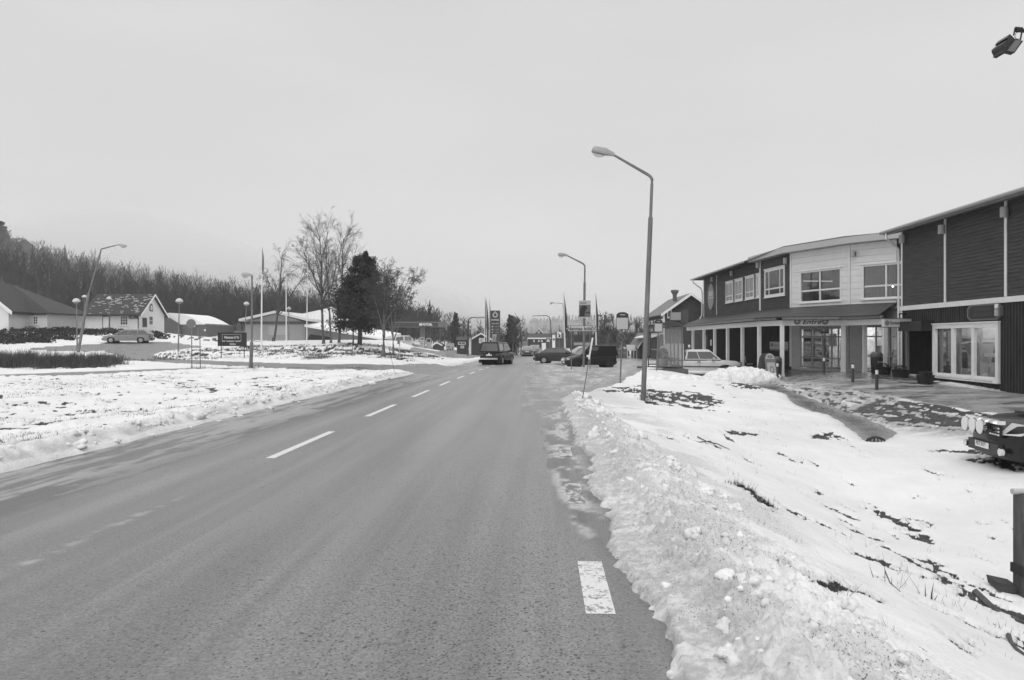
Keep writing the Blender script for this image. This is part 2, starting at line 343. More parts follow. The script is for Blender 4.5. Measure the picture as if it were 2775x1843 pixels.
trod_poly = [gd(*p) for p in ((1690, 866), (1800, 868), (1990, 900), (2100, 922), (2270, 985), (2361, 1008), (2361, 1035), (2110, 1008), (2000, 985), (1900, 935), (1790, 898))]
mud = [[gd(*p) for p in q] for q in (
 ((1905, 1175), (1935, 1190), (1970, 1205)), ((1825, 1188), (1850, 1210)), ((1850, 1205), (1895, 1218), (1945, 1240)), ((1950, 1225), (2010, 1248)),
 ((1940, 1280), (1985, 1295), (2030, 1310), (2060, 1325)), ((2040, 1270), (2100, 1300), (2160, 1335), (2220, 1370), (2290, 1410), (2361, 1440)),
 ((2130, 1300), (2210, 1345), (2300, 1390)), ((2080, 1290), (2150, 1330), (2230, 1385), (2320, 1425)), ((1840, 1350), (1890, 1368), (1960, 1378), (2020, 1400)), ((2150, 1420), (2200, 1440)), ((2250, 1465), (2310, 1490), (2361, 1510)),
 ((1625, 1112), (1660, 1122)), ((1690, 1118), (1730, 1140), (1790, 1195)), ((1690, 1003), (1735, 1005)), ((1910, 1005), (1890, 1015)), ((2020, 1185), (2080, 1215), (2130, 1250)),
 ((1400, 905), (1500, 903)), ((1500, 918), (1560, 935), (1605, 945)), ((1530, 905), (1600, 920), (1650, 925)), ((1490, 935), (1560, 942)), ((2170, 1044), (2260, 1047), (2330, 1060)), ((2290, 1072), (2361, 1090)), ((2250, 1066), (2361, 1075)),
 ((1640, 870), (1700, 885), (1740, 897)), ((1500, 912), (1580, 925), (1640, 938)), ((1560, 915), (1650, 930)), ((1440, 900), (1530, 908)), ((1985, 1293), (2060, 1318), (2130, 1345)), ((2180, 1360), (2270, 1405), (2361, 1450)), ((2230, 1395), (2300, 1420), (2361, 1432)), ((1700, 1130), (1740, 1150), (1780, 1180)), ((1850, 1362), (1900, 1372), (1950, 1376)), ((1520, 1010), (1560, 1025)), ((1600, 1020), (1650, 1035)), ((1400, 897), (1480, 893)))]
mudl = [[gd(*p) for p in q] for q in (
 ((78, 984), (110, 978), (170, 970)), ((0, 998), (30, 992)), ((160, 995), (175, 990)), ((620, 905), (650, 900)), ((570, 898), (620, 905)), ((165, 960), (210, 955)), ((590, 893), (640, 895), (680, 905)),
 ((560, 880), (620, 872), (700, 870)), ((700, 884), (740, 876)), ((470, 895), (500, 905)), ((130, 940), (180, 948)))]

pave_poly = [(13.6, 60), (16.7, 63), (16.7, 48), (17, 44), (18.6, 40), (20.2, 38), (18.0, 33.4), (17.6, 29.5), (16.6, 29.8), (14.6, 31.5), (13.6, 34), (12.4, 36.2), (12.7, 40), (13.0, 50)]
lamp_poly = [gd(*p) for p in ((1425, 898), (1500, 900), (1570, 903), (1645, 915), (1665, 932), (1600, 948), (1520, 940), (1450, 912))]
def ground_fields(x, y):
    """snow thickness over the bare ground, bare-earth cover and slush cover for points of the land"""
    s, t = st(x, y); r = np.hypot(x, y)
    n1 = fbm(x * .9, y * .9, 4, 3); n2 = fbm(x * 3.1, y * 3.1, 4, 11); n3 = fbm(x * 9, y * 9, 3, 21)
    thick = .06 + .07 * (n1 - .4) + .035 * (n2 - .5) * 1.0 + .012 * (n3 - .5)
    # ploughed bank along the right edge
    wob = .22 * (fbm(s * .7, t * 0, 3, 5) - .5) + .22 * (n2 - .5) + .14 * (n3 - .5)
    edge = t - (.68 + wob) - np.interp(s, [0, 4, 9, 14, 20], [.02, 0, .0, -.03, -.1])
    bankw = np.interp(s, [0, 6, 14, 22, 30], [2.3, 1.9, 1.3, .8, .45])
    bank = ss(0, .35, edge) * (1 - ss(.35, 1, edge / bankw)) * (1 - ss(21, 27, s)) * (t > 0)
    wx = x + .16 * (vn(x * 4, y * 4, 91) - .5); wy = y + .16 * (vn(x * 4 + 7, y * 4, 92) - .5); cl = lumps(wx * 3.0, wy * 3.0, 2) * .5 + lumps(wx * 6.5 + 3, wy * 6.5, 8) * .34 + lumps(wx * 13, wy * 13, 14) * .22 + lumps(wx * 24, wy * 24, 15) * .12; n5 = fbm(x * 26, y * 26, 3, 81, .65)
    thick = thick + bank * (.01 + .135 * cl * (.1 + 1.2 * fbm(x * 1.1, y * 1.1, 3, 40)) * ss(.15, .7, edge) + .09 * (n2 - .4) + .14 * (.35 - np.abs(n3 - .5) * 2) * ss(.0, .4, edge) + .08 * (n5 - .5))
    # small berm along the left edge
    le = -(t + 6.85 + .18 * (fbm(s * .5, t * 0 + 3, 3, 6) - .5) + .14 * (n2 - .5))
    lb = ss(0, .3, le) * (1 - ss(.4, 1.5, le)) * (1 - ss(34, 40, s)) * (t < 0)
    thick = thick + lb * (.03 + .12 * cl + .04 * (n5 - .5)); vg = ss(-7.4, -9, t) * (1 - ss(40, 46, y)); thick = thick + vg * (.16 * (fbm(x * 1.3, y * 1.3, 4, 411) - .5) + .08 * (fbm(x * 4.5, y * 4.5, 3, 412) - .5))
    # verge grass lifts and breaks the snow on the left
    clear = np.maximum(0, np.minimum(ss(0, .12, -edge), ss(0, .15, -le)))
    pn = (n2 - .5) * .7 + (n1 - .5) * .6
    sc = np.clip(r / 40, .35, 1.6)
    for poly, am in ((side_poly, .6), (path_poly, .25), (fore_poly, .5), (lay_poly, .5), (lot_poly, .5), (gut_poly, .5), (pave_poly, .35)):
        d = sdp(x, y, poly) + pn * am * sc; clear = np.maximum(clear, ss(.12, -.15, d))
    dirt = np.zeros(x.shape); slush = np.zeros(x.shape)
    dn = fbm(x * 5, y * 2.2, 4, 31)
    dirt = np.maximum(dirt, ss(.35, -.45, sdp(x, y, dirt_poly) + (n1 - .5)) * ss(.40, .50, dn + .06))
    dirt = np.maximum(dirt, ss(.3, -.3, sdp(x, y, lamp_poly) + (n2 - .5)) * ss(.47, .54, fbm(s * 2.2, t * 5, 4, 701)))
    for pl in mud:
        rr = np.hypot(*pl[0]); w = .115 * max(1, rr / 9)
        dirt = np.maximum(dirt, ss(1.0, .4, sdl(x, y, pl) / w + (fbm(x * 9, y * 9, 5, 33, .65) - .5) * 4.0))
    for pl in mudl:
        dirt = np.maximum(dirt, ss(1.0, .3, sdl(x, y, pl) / .22 + (fbm(x * 4, y * 4, 4, 35) - .5) * 5))
    for pl in tracks:
        d = np.minimum(np.abs(sdl(x, y, pl) - .0), np.abs(sdl(x, y, [(p[0] + .35, p[1] + 1.5) for p in pl]))); k_ = ss(.26, .12, d + (n2 - .5) * .3 + (n3 - .5) * .15); slush = np.maximum(slush, k_); dirt = np.maximum(dirt, .75 * k_ * ss(.42, .56, n3 * .6 + n2 * .4))
    # grassy, thinly covered ground: left verge, island, and a little on the right bank
    g = fbm(x * 2.3, y * 2.3, 5, 51, .62); gg = fbm(x * .35, y * .35, 3, 55)
    lv = ss(-8.3, -9.6, t) * (1 - ss(33, 40, y)) * ss(.0, .0001, -t) * ss(-26, -20, x)
    isl = ss(50, 53, y) * (1 - ss(72, 80, y)) * ss(-8, -9.5, t) * ss(-32, -27, x)
    dirt = np.maximum(dirt, lv * ss(.60, .66, fbm(x * 4.2, y * 3.4, 5, 58, .68) + .12 * (gg - .5)) * .9)
    dirt = np.maximum(dirt, isl * ss(.55, .62, fbm(x * 3.4, y * 2.6, 5, 57, .65) + .14 * (gg - .4)) * .9)
    hedge = ss(-27, -29, x) * ss(80, 83, y) * (1 - ss(89, 92, y))
    dirt = np.maximum(dirt, hedge * ss(.5, .56, g))
    rb = ss(2.2, 3.0, t) * (1 - ss(7, 8.5, t)) * (1 - ss(30, 34, y)); dirt = np.maximum(dirt, rb * ss(.70, .74, fbm(s * 1.3 + t * .4, t * 4.5, 5, 77, .6)) * .8)
    slush = np.maximum(slush, ss(-.3, -.1, edge) * (1 - ss(.15, .85, edge)) * (1 - ss(20, 26, s)) * np.clip(.25 + 1.2 * ss(.35, .62, n3 * .5 + n5 * .5), 0, 1) * .75 * (t > 0))
    slush = np.maximum(slush, ss(.3, .0, sdp(x, y, lot_poly)) * .8); slush = np.maximum(slush, ss(.5, -.6, sdp(x, y, trod_poly)) * np.clip(.35 + 1.0 * ss(.40, .56, fbm(x * 1.2, y * 3.5, 4, 601)), 0, 1)); slush = np.maximum(slush, .55 * ss(.5, -.2, sdp(x, y, gut_poly)))
    slush = np.maximum(slush, .7 * ss(0, .05, le) * (1 - ss(.05, .45, le)) * (t < 0) * ss(.4, .6, n2))
    thick = thick * (1 - .75 * np.clip(dirt, 0, 1)) - .01 * dirt
    # terrain under far woods: no snow relief games
    z = thick * (1 - clear) - clear * (.05 + .0006 * r)
    return z, dirt, slush, clear

def sheet(name, X, Y, Z, m, attrs=None, kind='structure', mask=None, smooth=True):
    ny, nx = X.shape; idx = np.arange(ny * nx).reshape(ny, nx)
    q = np.stack([idx[:-1, :-1], idx[:-1, 1:], idx[1:, 1:], idx[1:, :-1]], -1).reshape(-1, 4)
    if mask is not None:
        mk = mask[:-1, :-1] | mask[:-1, 1:] | mask[1:, 1:] | mask[1:, :-1]; q = q[mk.ravel()]
    used, inv = np.unique(q, return_inverse=True); q = inv.reshape(-1, 4)
    co = np.stack([X.ravel(), Y.ravel(), Z.ravel()], 1)[used]
    me = bpy.data.meshes.new(name); me.vertices.add(len(co)); me.vertices.foreach_set('co', co.ravel())
    me.loops.add(q.size); me.loops.foreach_set('vertex_index', q.ravel().astype(np.int32)); me.polygons.add(len(q))
    me.polygons.foreach_set('loop_start', np.arange(0, q.size, 4, dtype=np.int32)); me.polygons.foreach_set('loop_total', np.full(len(q), 4, np.int32))
    me.update(calc_edges=True); me.polygons.foreach_set('use_smooth', np.ones(len(q), bool))
    for k, a in (attrs or {}).items():
        at = me.attributes.new(k, 'FLOAT', 'POINT'); at.data.foreach_set('value', a.ravel()[used].astype(np.float32))
    me.materials.append(m); me.validate()
    bm = bmesh.new(); bm.from_mesh(me); bm.faces.ensure_lookup_table()
    flip = sum(f.normal.z for f in list(bm.faces)[:200]) < 0
    bm.free()
    if flip: me.flip_normals()
    o = obj(name, me)
    if kind: o['kind'] = kind
    return o

def nodemat(name):
    m = bpy.data.materials.new(name); m.use_nodes = True; n = m.node_tree.nodes; l = m.node_tree.links; b = n['Principled BSDF']
    tcn = n.new('ShaderNodeTexCoord')
    def N(scale, detail=4, rough=.6, stretch=None, typ='noise'):
        no = n.new('ShaderNodeTexNoise' if typ == 'noise' else 'ShaderNodeTexVoronoi'); no.inputs['Scale'].default_value = scale
        if typ == 'noise': no.inputs['Detail'].default_value = detail; no.inputs['Roughness'].default_value = rough
        if stretch:
            mpn = n.new('ShaderNodeMapping'); mpn.inputs['Scale'].default_value = stretch; l.new(tcn.outputs['Object'], mpn.inputs[0]); l.new(mpn.outputs[0], no.inputs[0])
        else: l.new(tcn.outputs['Object'], no.inputs[0])
        return no.outputs[0]
    def Mx(op, a, b_=None, c=None, clamp=False):
        q = n.new('ShaderNodeMath'); q.operation = op; q.use_clamp = clamp
        for i, v in enumerate((a, b_, c)):
            if v is None: continue
            if isinstance(v, (int, float)): q.inputs[i].default_value = v
            else: l.new(v, q.inputs[i])
        return q.outputs[0]
    def RG(v, a, b_, c=0.0, d=1.0):
        q = n.new('ShaderNodeMapRange'); q.interpolation_type = 'SMOOTHSTEP'; l.new(v, q.inputs[0])
        for i, k in enumerate((a, b_, c, d)): q.inputs[i + 1].default_value = k
        return q.outputs[0]
    def At(k):
        q = n.new('ShaderNodeAttribute'); q.attribute_name = k; return q.outputs['Fac']
    def Mix(f, a, b_):
        q = n.new('ShaderNodeMix'); q.data_type = 'FLOAT'
        for i, v in ((0, f), (2, a), (3, b_)):
            if isinstance(v, (int, float)): q.inputs[i].default_value = v
            else: l.new(v, q.inputs[i])
        return q.outputs[0]
    def Bump(h, st_, dist):
        q = n.new('ShaderNodeBump'); q.inputs['Strength'].default_value = st_; q.inputs['Distance'].default_value = dist; l.new(h, q.inputs['Height']); l.new(q.outputs[0], b.inputs['Normal'])
    return m, b, l, N, Mx, RG, At, Mix, Bump

# snow material
msnow, b, l, N, Mx, RG, At, Mix, Bump = nodemat('roadside snow')
big = N(.6, 5); fine = N(26, 5, .7); mid = N(5, 6, .7)
base = RG(big, .3, .7, .73, .83)
speck = RG(N(70, 2, .5), .60, .66)
grit = RG(Mx('ADD', At('grit'), Mx('MULTIPLY', mid, .7)), .5, 1.15)
base = Mix(Mx('MULTIPLY', speck, grit), base, .12)
base = Mix(Mx('MULTIPLY', grit, .35), base, .42)
sl = Mx('MULTIPLY', At('slush'), RG(N(13, 6, .75), .32, .6, .35, 1.0)); base = Mix(sl, base, .33)
dr = RG(Mx('ADD', At('dirt'), Mx('MULTIPLY', Mx('SUBTRACT', fine, .5), 1.0)), .42, .6); soil = RG(mid, .3, .7, .025, .085)
base = Mix(dr, base, soil)
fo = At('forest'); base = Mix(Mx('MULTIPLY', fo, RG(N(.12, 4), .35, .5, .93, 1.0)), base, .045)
l.new(base, b.inputs['Base Color']); b.inputs['Roughness'].default_value = .7
l.new(Mix(sl, .75, .35), b.inputs['Roughness'])
Bump(Mx('ADD', Mx('MULTIPLY', fine, .6), mid), .7, .03)
b.inputs['Specular IOR Level'].default_value = .35

ang = np.concatenate([np.linspace(-180, -47, 36, endpoint=False), np.linspace(-47, 0, 310, endpoint=False), np.linspace(0, 47, 440), np.linspace(47, 180, 36)[1:]])
rad = np.concatenate([[.4, 1.0], np.geomspace(1.8, 60, 460), np.geomspace(60, 3200, 135)[1:]])
A_, R_ = np.meshgrid(np.radians(ang), rad); GX = R_ * np.sin(A_); GY = R_ * np.cos(A_)
G0 = B(GX, GY); gz, gdirt, gslush, gclear = ground_fields(GX, GY)
S_, T_ = st(GX, GY)
ggrit = np.clip((1 - ss(.9, 3.2, T_ - .6)) * (T_ > 0) * (1 - ss(22, 32, S_)) + .5 * (T_ < -6.5) * (1 - ss(.3, 1.2, -T_ - 6.9)), 0, 1)
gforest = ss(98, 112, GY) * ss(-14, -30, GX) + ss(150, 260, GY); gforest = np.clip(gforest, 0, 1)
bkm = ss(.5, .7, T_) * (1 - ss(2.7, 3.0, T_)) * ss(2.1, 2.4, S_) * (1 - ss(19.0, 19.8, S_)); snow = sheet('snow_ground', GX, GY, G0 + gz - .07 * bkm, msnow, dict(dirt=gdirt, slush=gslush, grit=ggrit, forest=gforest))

bs = np.geomspace(2.0, 20.5, 720); bt = np.linspace(.3, 3.25, 236); BT, BS = np.meshgrid(bt, bs); bX, bY = xy(BS, BT); bz, bdirt, bslush, _c2 = ground_fields(bX, bY)
bz = bz + (bz > 0) * ss(3.2, 2.4, BT) * .012 * (fbm(bX * 48, bY * 48, 3, 401, .7) - .5) * 2; rim_ = ss(3.25, 2.95, BT) * ss(20.5, 19.5, BS); bz = bz - .03 * (1 - rim_)
bgr = np.clip((1 - ss(.7, 2.8, BT - .6)) * (.25 + 1.3 * ss(.38, .62, fbm(bX * 1.6, bY * 1.6, 4, 611))), 0, 1); sheet('snow_bank', bX, bY, B(bX, bY) + bz, msnow, dict(dirt=bdirt, slush=bslush, grit=bgr, forest=bgr * 0), mask=bz > -.045)
# asphalt of the main road
mroad, b, l, N, Mx, RG, At, Mix, Bump = nodemat('salt-grey asphalt')
fine = N(55, 5, .85); med = N(1.2, 5, .6, (1, .18, 1)); 
def dots(scale, r0, r1, k):
    v_ = mroad.node_tree.nodes.new('ShaderNodeTexVoronoi'); v_.inputs['Scale'].default_value = scale; t_ = mroad.node_tree.nodes.new('ShaderNodeTexCoord'); s_ = mroad.node_tree.nodes.new('ShaderNodeSeparateColor')
    l.new(t_.outputs['Object'], v_.inputs['Vector']); l.new(v_.outputs['Color'], s_.inputs[0]); return Mx('MULTIPLY', RG(v_.outputs['Distance'], r0, r1, 1, 0), RG(Mx('SUBTRACT', s_.outputs[0], Mx('MULTIPLY', At('grit'), k)), .0, .02, 1, 0))
base = RG(fine, .32, .68, .085, .25); base = Mx('MULTIPLY', base, RG(med, .3, .7, .9, 1.08))
base = Mx('MULTIPLY', base, RG(At('track'), 0, 1, 1.0, 1.3)); base = Mx('MULTIPLY', base, RG(At('streak'), 0, 1, 1.0, .42))
wet = At('wet'); base = Mix(Mx('MULTIPLY', wet, .85), base, .075)
sp = dots(40, .24, .36, .62); sp2 = dots(15, .15, .24, .3)
base = Mix(Mx('MAXIMUM', sp, sp2), base, .045)
sl = At('slush'); base = Mix(Mx('MULTIPLY', sl, RG(N(9, 5, .7, (1, 1, 1)), .3, .6, .4, 1)), base, .5)
l.new(base, b.inputs['Base Color']); l.new(Mix(wet, .36, .2), b.inputs['Roughness']); b.inputs['Specular IOR Level'].default_value = 1.0
Bump(fine, .5, .012)
sv = np.concatenate([[-45, -15, -3], np.geomspace(1.5, 95, 520), np.geomspace(95, 330, 40)[1:]]); tv = np.linspace(-7.6, 1.4, 181)
TT, SS_ = np.meshgrid(tv, sv); RX, RY = xy(SS_, TT)
road_z = B(RX, RY)
f1 = fbm(TT * 3.0, SS_ * .22, 5, 91, .6); f2 = fbm(TT * 7, SS_ * .8, 4, 95, .6); f3 = fbm(TT * 1.1, SS_ * .1, 3, 97)
wetv = .4 * ss(-4.7, -5.5, TT + .8 * (f3 - .5)) * ss(.44, .52, fbm(TT * 5, SS_ * .25, 5, 191, .6) * .65 + f2 * .35 + .02) * (1 - .5 * ss(30, 50, SS_))
xe = np.interp(SS_, [0, 4, 8, 12, 18, 26, 60], [.62, .60, .12, .0, -.12, -.6, -1.0])
shoulder = ss(0, .05, TT - xe + .12 * (f2 - .5)) * ss(5.2, 7.0, SS_)
wetv = np.maximum(wetv, shoulder * np.clip(.5 + 1.5 * (f2 - .35), 0, 1) * .9)
wetv = np.maximum(wetv, ss(.0, .35, TT - .52 + .2 * (f2 - .5)) * .8)
wetv = np.maximum(wetv, .5 * ss(.53, .6, f1) * ss(18, 30, SS_) * ss(-2, -.6, TT))
gritv = np.exp(-((TT + .55 + .2 * (f3 - .5)) / .75) ** 2) + .55 * np.exp(-((TT + 2.2) / .25) ** 2) * ss(.45, .6, f1) + .45 * np.exp(-((TT + .1) / .5) ** 2) * (SS_ < 20) + .12
slv = shoulder * ss(.5, .6, fbm(TT * 5, SS_ * 2.2, 4, 99)) * np.exp(-((TT - .32) / .22) ** 2) * 1.3 + ss(.56, .62, f2) * ss(-6.2, -6.7, TT) * .7 + .45 * shoulder * ss(20, 30, SS_) * ss(.42, .6, f2)
track = np.exp(-((TT + 4.35 + .1 * f3) / .14) ** 2) * ss(.35, .5, f3) + .6 * np.exp(-((TT + 1.62) / .16) ** 2) + .3 * np.exp(-((TT + 5.7) / .3) ** 2) + .5 * ss(.48, .6, fbm(TT * 2.2, SS_ * .06, 4, 301)) + .35 * ss(.5, .62, fbm(TT * 9, SS_ * .12, 4, 305))
sf = fbm(TT * 4.2, SS_ * .2, 5, 501, .62) * .6 + fbm(TT * 10, SS_ * 1.3, 4, 503, .6) * .4; lz_ = ss(-4.5, -5.2, TT + .6 * (f3 - .5)); streak = lz_ * ss(.46, .53, sf) * (1 - .5 * ss(35, 60, SS_))
slv = np.maximum(slv, .34 * ss(-5.0, -5.6, TT + .5 * (f3 - .5)) * (1 - streak)); slv = np.maximum(slv, np.exp(-((TT + 3.82) / .05) ** 2) * ss(4.3, 4.8, SS_) * (1 - ss(7.2, 7.8, SS_)) * ss(.50, .66, fbm(TT * 14, SS_ * 9, 4, 505)) * .7)
streak = np.maximum(streak, .8 * shoulder * ss(.45, .6, f2)); streak = np.maximum(streak, .5 * ss(-6.4, -6.7, TT))
road = sheet('main_road', RX, RY, road_z, mroad, dict(streak=np.clip(streak, 0, 1), wet=np.clip(wetv, 0, 1), grit=np.clip(gritv, 0, 1.2), slush=np.clip(slv, 0, 1), track=np.clip(track, 0, 1)))

# icy, slushy side surfaces
def icemat(name, dark, lite, stretch, sc=1.0, rgh=.4, wetp=.5):
    m, b, l, N, Mx, RG, At, Mix, Bump = nodemat(name)
    a = N(1.1 * sc, 6, .65, stretch); c = N(6 * sc, 6, .7, stretch); f = N(50, 4, .7)
    mixv = RG(Mx('ADD', Mx('MULTIPLY', a, .65), Mx('MULTIPLY', c, .35)), .42, .58)
    base = Mix(mixv, dark, lite); base = Mix(RG(Mx('ADD', At('inner'), Mx('MULTIPLY', Mx('SUBTRACT', c, .5), .9)), -.05, .8), .25, base); base = Mx('MULTIPLY', base, RG(f, .25, .75, .8, 1.15))
    l.new(base, b.inputs['Base Color']); l.new(RG(a, .35, .65, rgh * wetp, rgh * 1.6), b.inputs['Roughness']); Bump(Mx('ADD', c, Mx('MULTIPLY', f, .3)), .35, .02)
    return m
def flat_sheet(name, poly, m, lift, grow=.6, step=.5, soft=.5):
    xs = [p[0] for p in poly]; ys = [p[1] for p in poly]
    nx = int(min(160, (max(xs) - min(xs) + 2 * grow) / step)) + 2; nyy = int(min(260, (max(ys) - min(ys) + 2 * grow) / step)) + 2
    X, Y = np.meshgrid(np.linspace(min(xs) - grow, max(xs) + grow, nx), np.linspace(min(ys) - grow, max(ys) + grow, nyy))
    mk = sdp(X, Y, poly) < grow
    sd_ = sdp(X, Y, poly); return sheet(name, X, Y, B(X, Y) + lift - .035 * (1 - ss(-grow, .25 - grow, -sd_)), m, dict(inner=ss(0, soft, -sd_)), mask=mk)
mside = icemat('worn side road', .13, .27, (1, 1, 1), 1, .5); mlay = icemat('gritty ice of the lay-by', .17, .50, (1, .35, 1), 1.2, .5); mlot = icemat('icy car park', .15, .42, (.35, 1, 1), 1, .45)
mwet = icemat('wet dark asphalt', .07, .16, (1, 1, 1), 1.5, .22, .3)
flat_sheet('side_road', side_poly, mside, .006, .9, .45); flat_sheet('footpath', path_poly, mside, .012, .5, .4)
flat_sheet('forecourt', fore_poly, mside, .004, .8, .8); flat_sheet('lay_by', lay_poly, mlay, .010, .45, .35, 1.6)
flat_sheet('car_park', lot_poly, mlot, .006, .5, .3); flat_sheet('gutter', gut_poly, mwet, .014, .4, .2)
pave_poly = [(13.6, 60), (16.7, 63), (16.7, 48), (17, 44), (18.6, 40), (20.2, 38), (18.0, 33.4), (17.6, 29.5), (16.6, 29.8), (14.6, 31.5), (13.6, 34), (12.4, 36.2), (12.7, 40), (13.0, 50)]
flat_sheet('pavement', pave_poly, mwet, .022, .45, .25)

# painted dashes
mpaint, b, l, N, Mx, RG, At, Mix, Bump = nodemat('road paint'); w_ = RG(N(30, 4, .7), .30, .42); l.new(Mix(w_, .25, RG(N(60, 3), .3, .7, .58, .75)), b.inputs['Base Color']); b.inputs['Roughness'].default_value = .6
mpaintw, b, l, N, Mx, RG, At, Mix, Bump = nodemat('worn road paint'); w_ = RG(N(14, 5, .75, (1, .5, 1)), .56, .66); l.new(Mix(w_, .2, .5), b.inputs['Base Color']); b.inputs['Roughness'].default_value = .6
mpaintg, b, l, N, Mx, RG, At, Mix, Bump = nodemat('gritty road paint'); w_ = RG(Mx('ADD', Mx('MULTIPLY', N(45, 4, .7), .6), Mx('MULTIPLY', N(9, 4, .7), .4)), .40, .50); l.new(Mix(w_, .2, .68), b.inputs['Base Color']); b.inputs['Roughness'].default_value = .6
def dash(t0, t1, s0, s1, m):
    n = 8; vs = []; fs = []
    for i in range(n + 1):
        s = s0 + (s1 - s0) * i / n
        for t in (t0, t1):
            x, y = xy(s, t); vs.append((x, y, float(zroad(s)) + .002))
    for i in range(n): fs.append((2 * i, 2 * i + 1, 2 * i + 3, 2 * i + 2))
    mb = MB(); mb.add(vs, fs); me = mb.mesh('road_marking', m); me.flip_normals() if me.polygons[0].normal.z < 0 else None
    o = obj('road_marking', me); o['kind'] = 'structure'; return o
for k in range(0, 17):
    s0 = 10.1 + 5.72 * k; dash(-3.88, -3.75, s0 if k >= 0 else 4.7, s0 + 3.05 if k >= 0 else 7.6, mpaint if k >= 0 else mpaintw)
mpaints, b, l, N, Mx, RG, At, Mix, Bump = nodemat('slushy road paint'); w_ = RG(N(11, 5, .75, (1, .6, 1)), .46, .54); l.new(Mix(w_, .085, .5), b.inputs['Base Color']); b.inputs['Roughness'].default_value = .3
for k, (m_) in enumerate((mpaintg, mpaints, mpaints, mpaints)): dash(.27, .45, 4.42 + 3.0 * k, 5.47 + 3.0 * k, m_)

# loose clods of ploughed snow, too many to count
def clods(n, fn, seed, name):
    rng = np.random.RandomState(seed)
    lib = []
    for sub in (2, 3):
        bm = bmesh.new(); bmesh.ops.create_icosphere(bm, subdivisions=sub, radius=1); lib.append((np.array([v.co[:] for v in bm.verts]), np.array([[v.index for v in f.verts] for f in bm.faces]))); bm.free()
    V = []
    for i in range(n):
        x, y, r, sink = fn(rng); bv, bf = lib[1 if r > .045 else 0]; o1 = rng.rand() * 50
        k = 1 + .95 * (vn(bv[:, 0] * 1.7 + o1, bv[:, 1] * 1.7 + bv[:, 2] * 1.3, 3) - .5) + .5 * (vn(bv[:, 0] * 4 + o1 + bv[:, 2] * 2, bv[:, 1] * 4, 5) - .5) + .22 * (vn(bv[:, 0] * 9 + o1, bv[:, 1] * 9 + bv[:, 2] * 7, 6) - .5)
        q = bv * k[:, None] * r * rng.uniform(.6, 1.25, 3) * np.array([1, 1, .75]); a = rng.rand() * 6.28; q = np.stack([q[:, 0] * math.cos(a) - q[:, 1] * math.sin(a), q[:, 0] * math.sin(a) + q[:, 1] * math.cos(a), q[:, 2]], 1); V.append((x, y, r * sink, q, bf))
    xs = np.array([v[0] for v in V]); ys = np.array([v[1] for v in V]); zz = B(xs, ys) + np.maximum(ground_fields(xs, ys)[0], 0)
    co = np.concatenate([v[3] + np.array([v[0], v[1], zz[i] + v[2]]) for i, v in enumerate(V)]); offs = np.concatenate([[0], np.cumsum([len(v[3]) for v in V])]); fc = np.concatenate([v[4] + offs[i] for i, v in enumerate(V)])
    me = bpy.data.meshes.new(name); me.from_pydata(co.tolist(), [], fc.tolist()); me.polygons.foreach_set('use_smooth', [True] * len(me.polygons)); me.materials.append(msnow2)
    o = obj(name, me); o['kind'] = 'stuff'; return o
msnow2, b, l, N, Mx, RG, At, Mix, Bump = nodemat('ploughed snow'); base = RG(N(3, 5), .3, .7, .7, .88)
base = Mix(RG(N(75, 3, .5), .66, .72), base, .25); base = Mix(RG(N(2.2, 4), .5, .65, 0, .4), base, .45); l.new(base, b.inputs['Base Color']); b.inputs['Roughness'].default_value = .7; Bump(N(18, 5, .7), .6, .02)
def bankpos(rng):
    s = float(np.exp(rng.uniform(math.log(2.2), math.log(24)))); w = np.interp(s, [0, 6, 14, 24], [1.7, 1.4, 1.0, .5]); t = .80 + .1 * math.sin(s) + w * rng.beta(2.2, 2.0)
    x, y = xy(s, t); r = min(.13, .014 + .026 * rng.exponential(1)) * (1.2 if s > 8 else .85); return x, y, r, rng.uniform(-.5, .15)
clods(480, bankpos, 5, 'snow_clods')
def leftpos(rng):
    s = float(np.exp(rng.uniform(math.log(5), math.log(36)))); t = -6.9 - .9 * rng.beta(1.3, 2) + .5 * (rng.rand() < .25) * rng.rand(); x, y = xy(s, t); return x, y, min(.15, .04 + .03 * rng.exponential(1)), rng.uniform(-.3, .3)
clods(260, leftpos, 9, 'snow_clods')

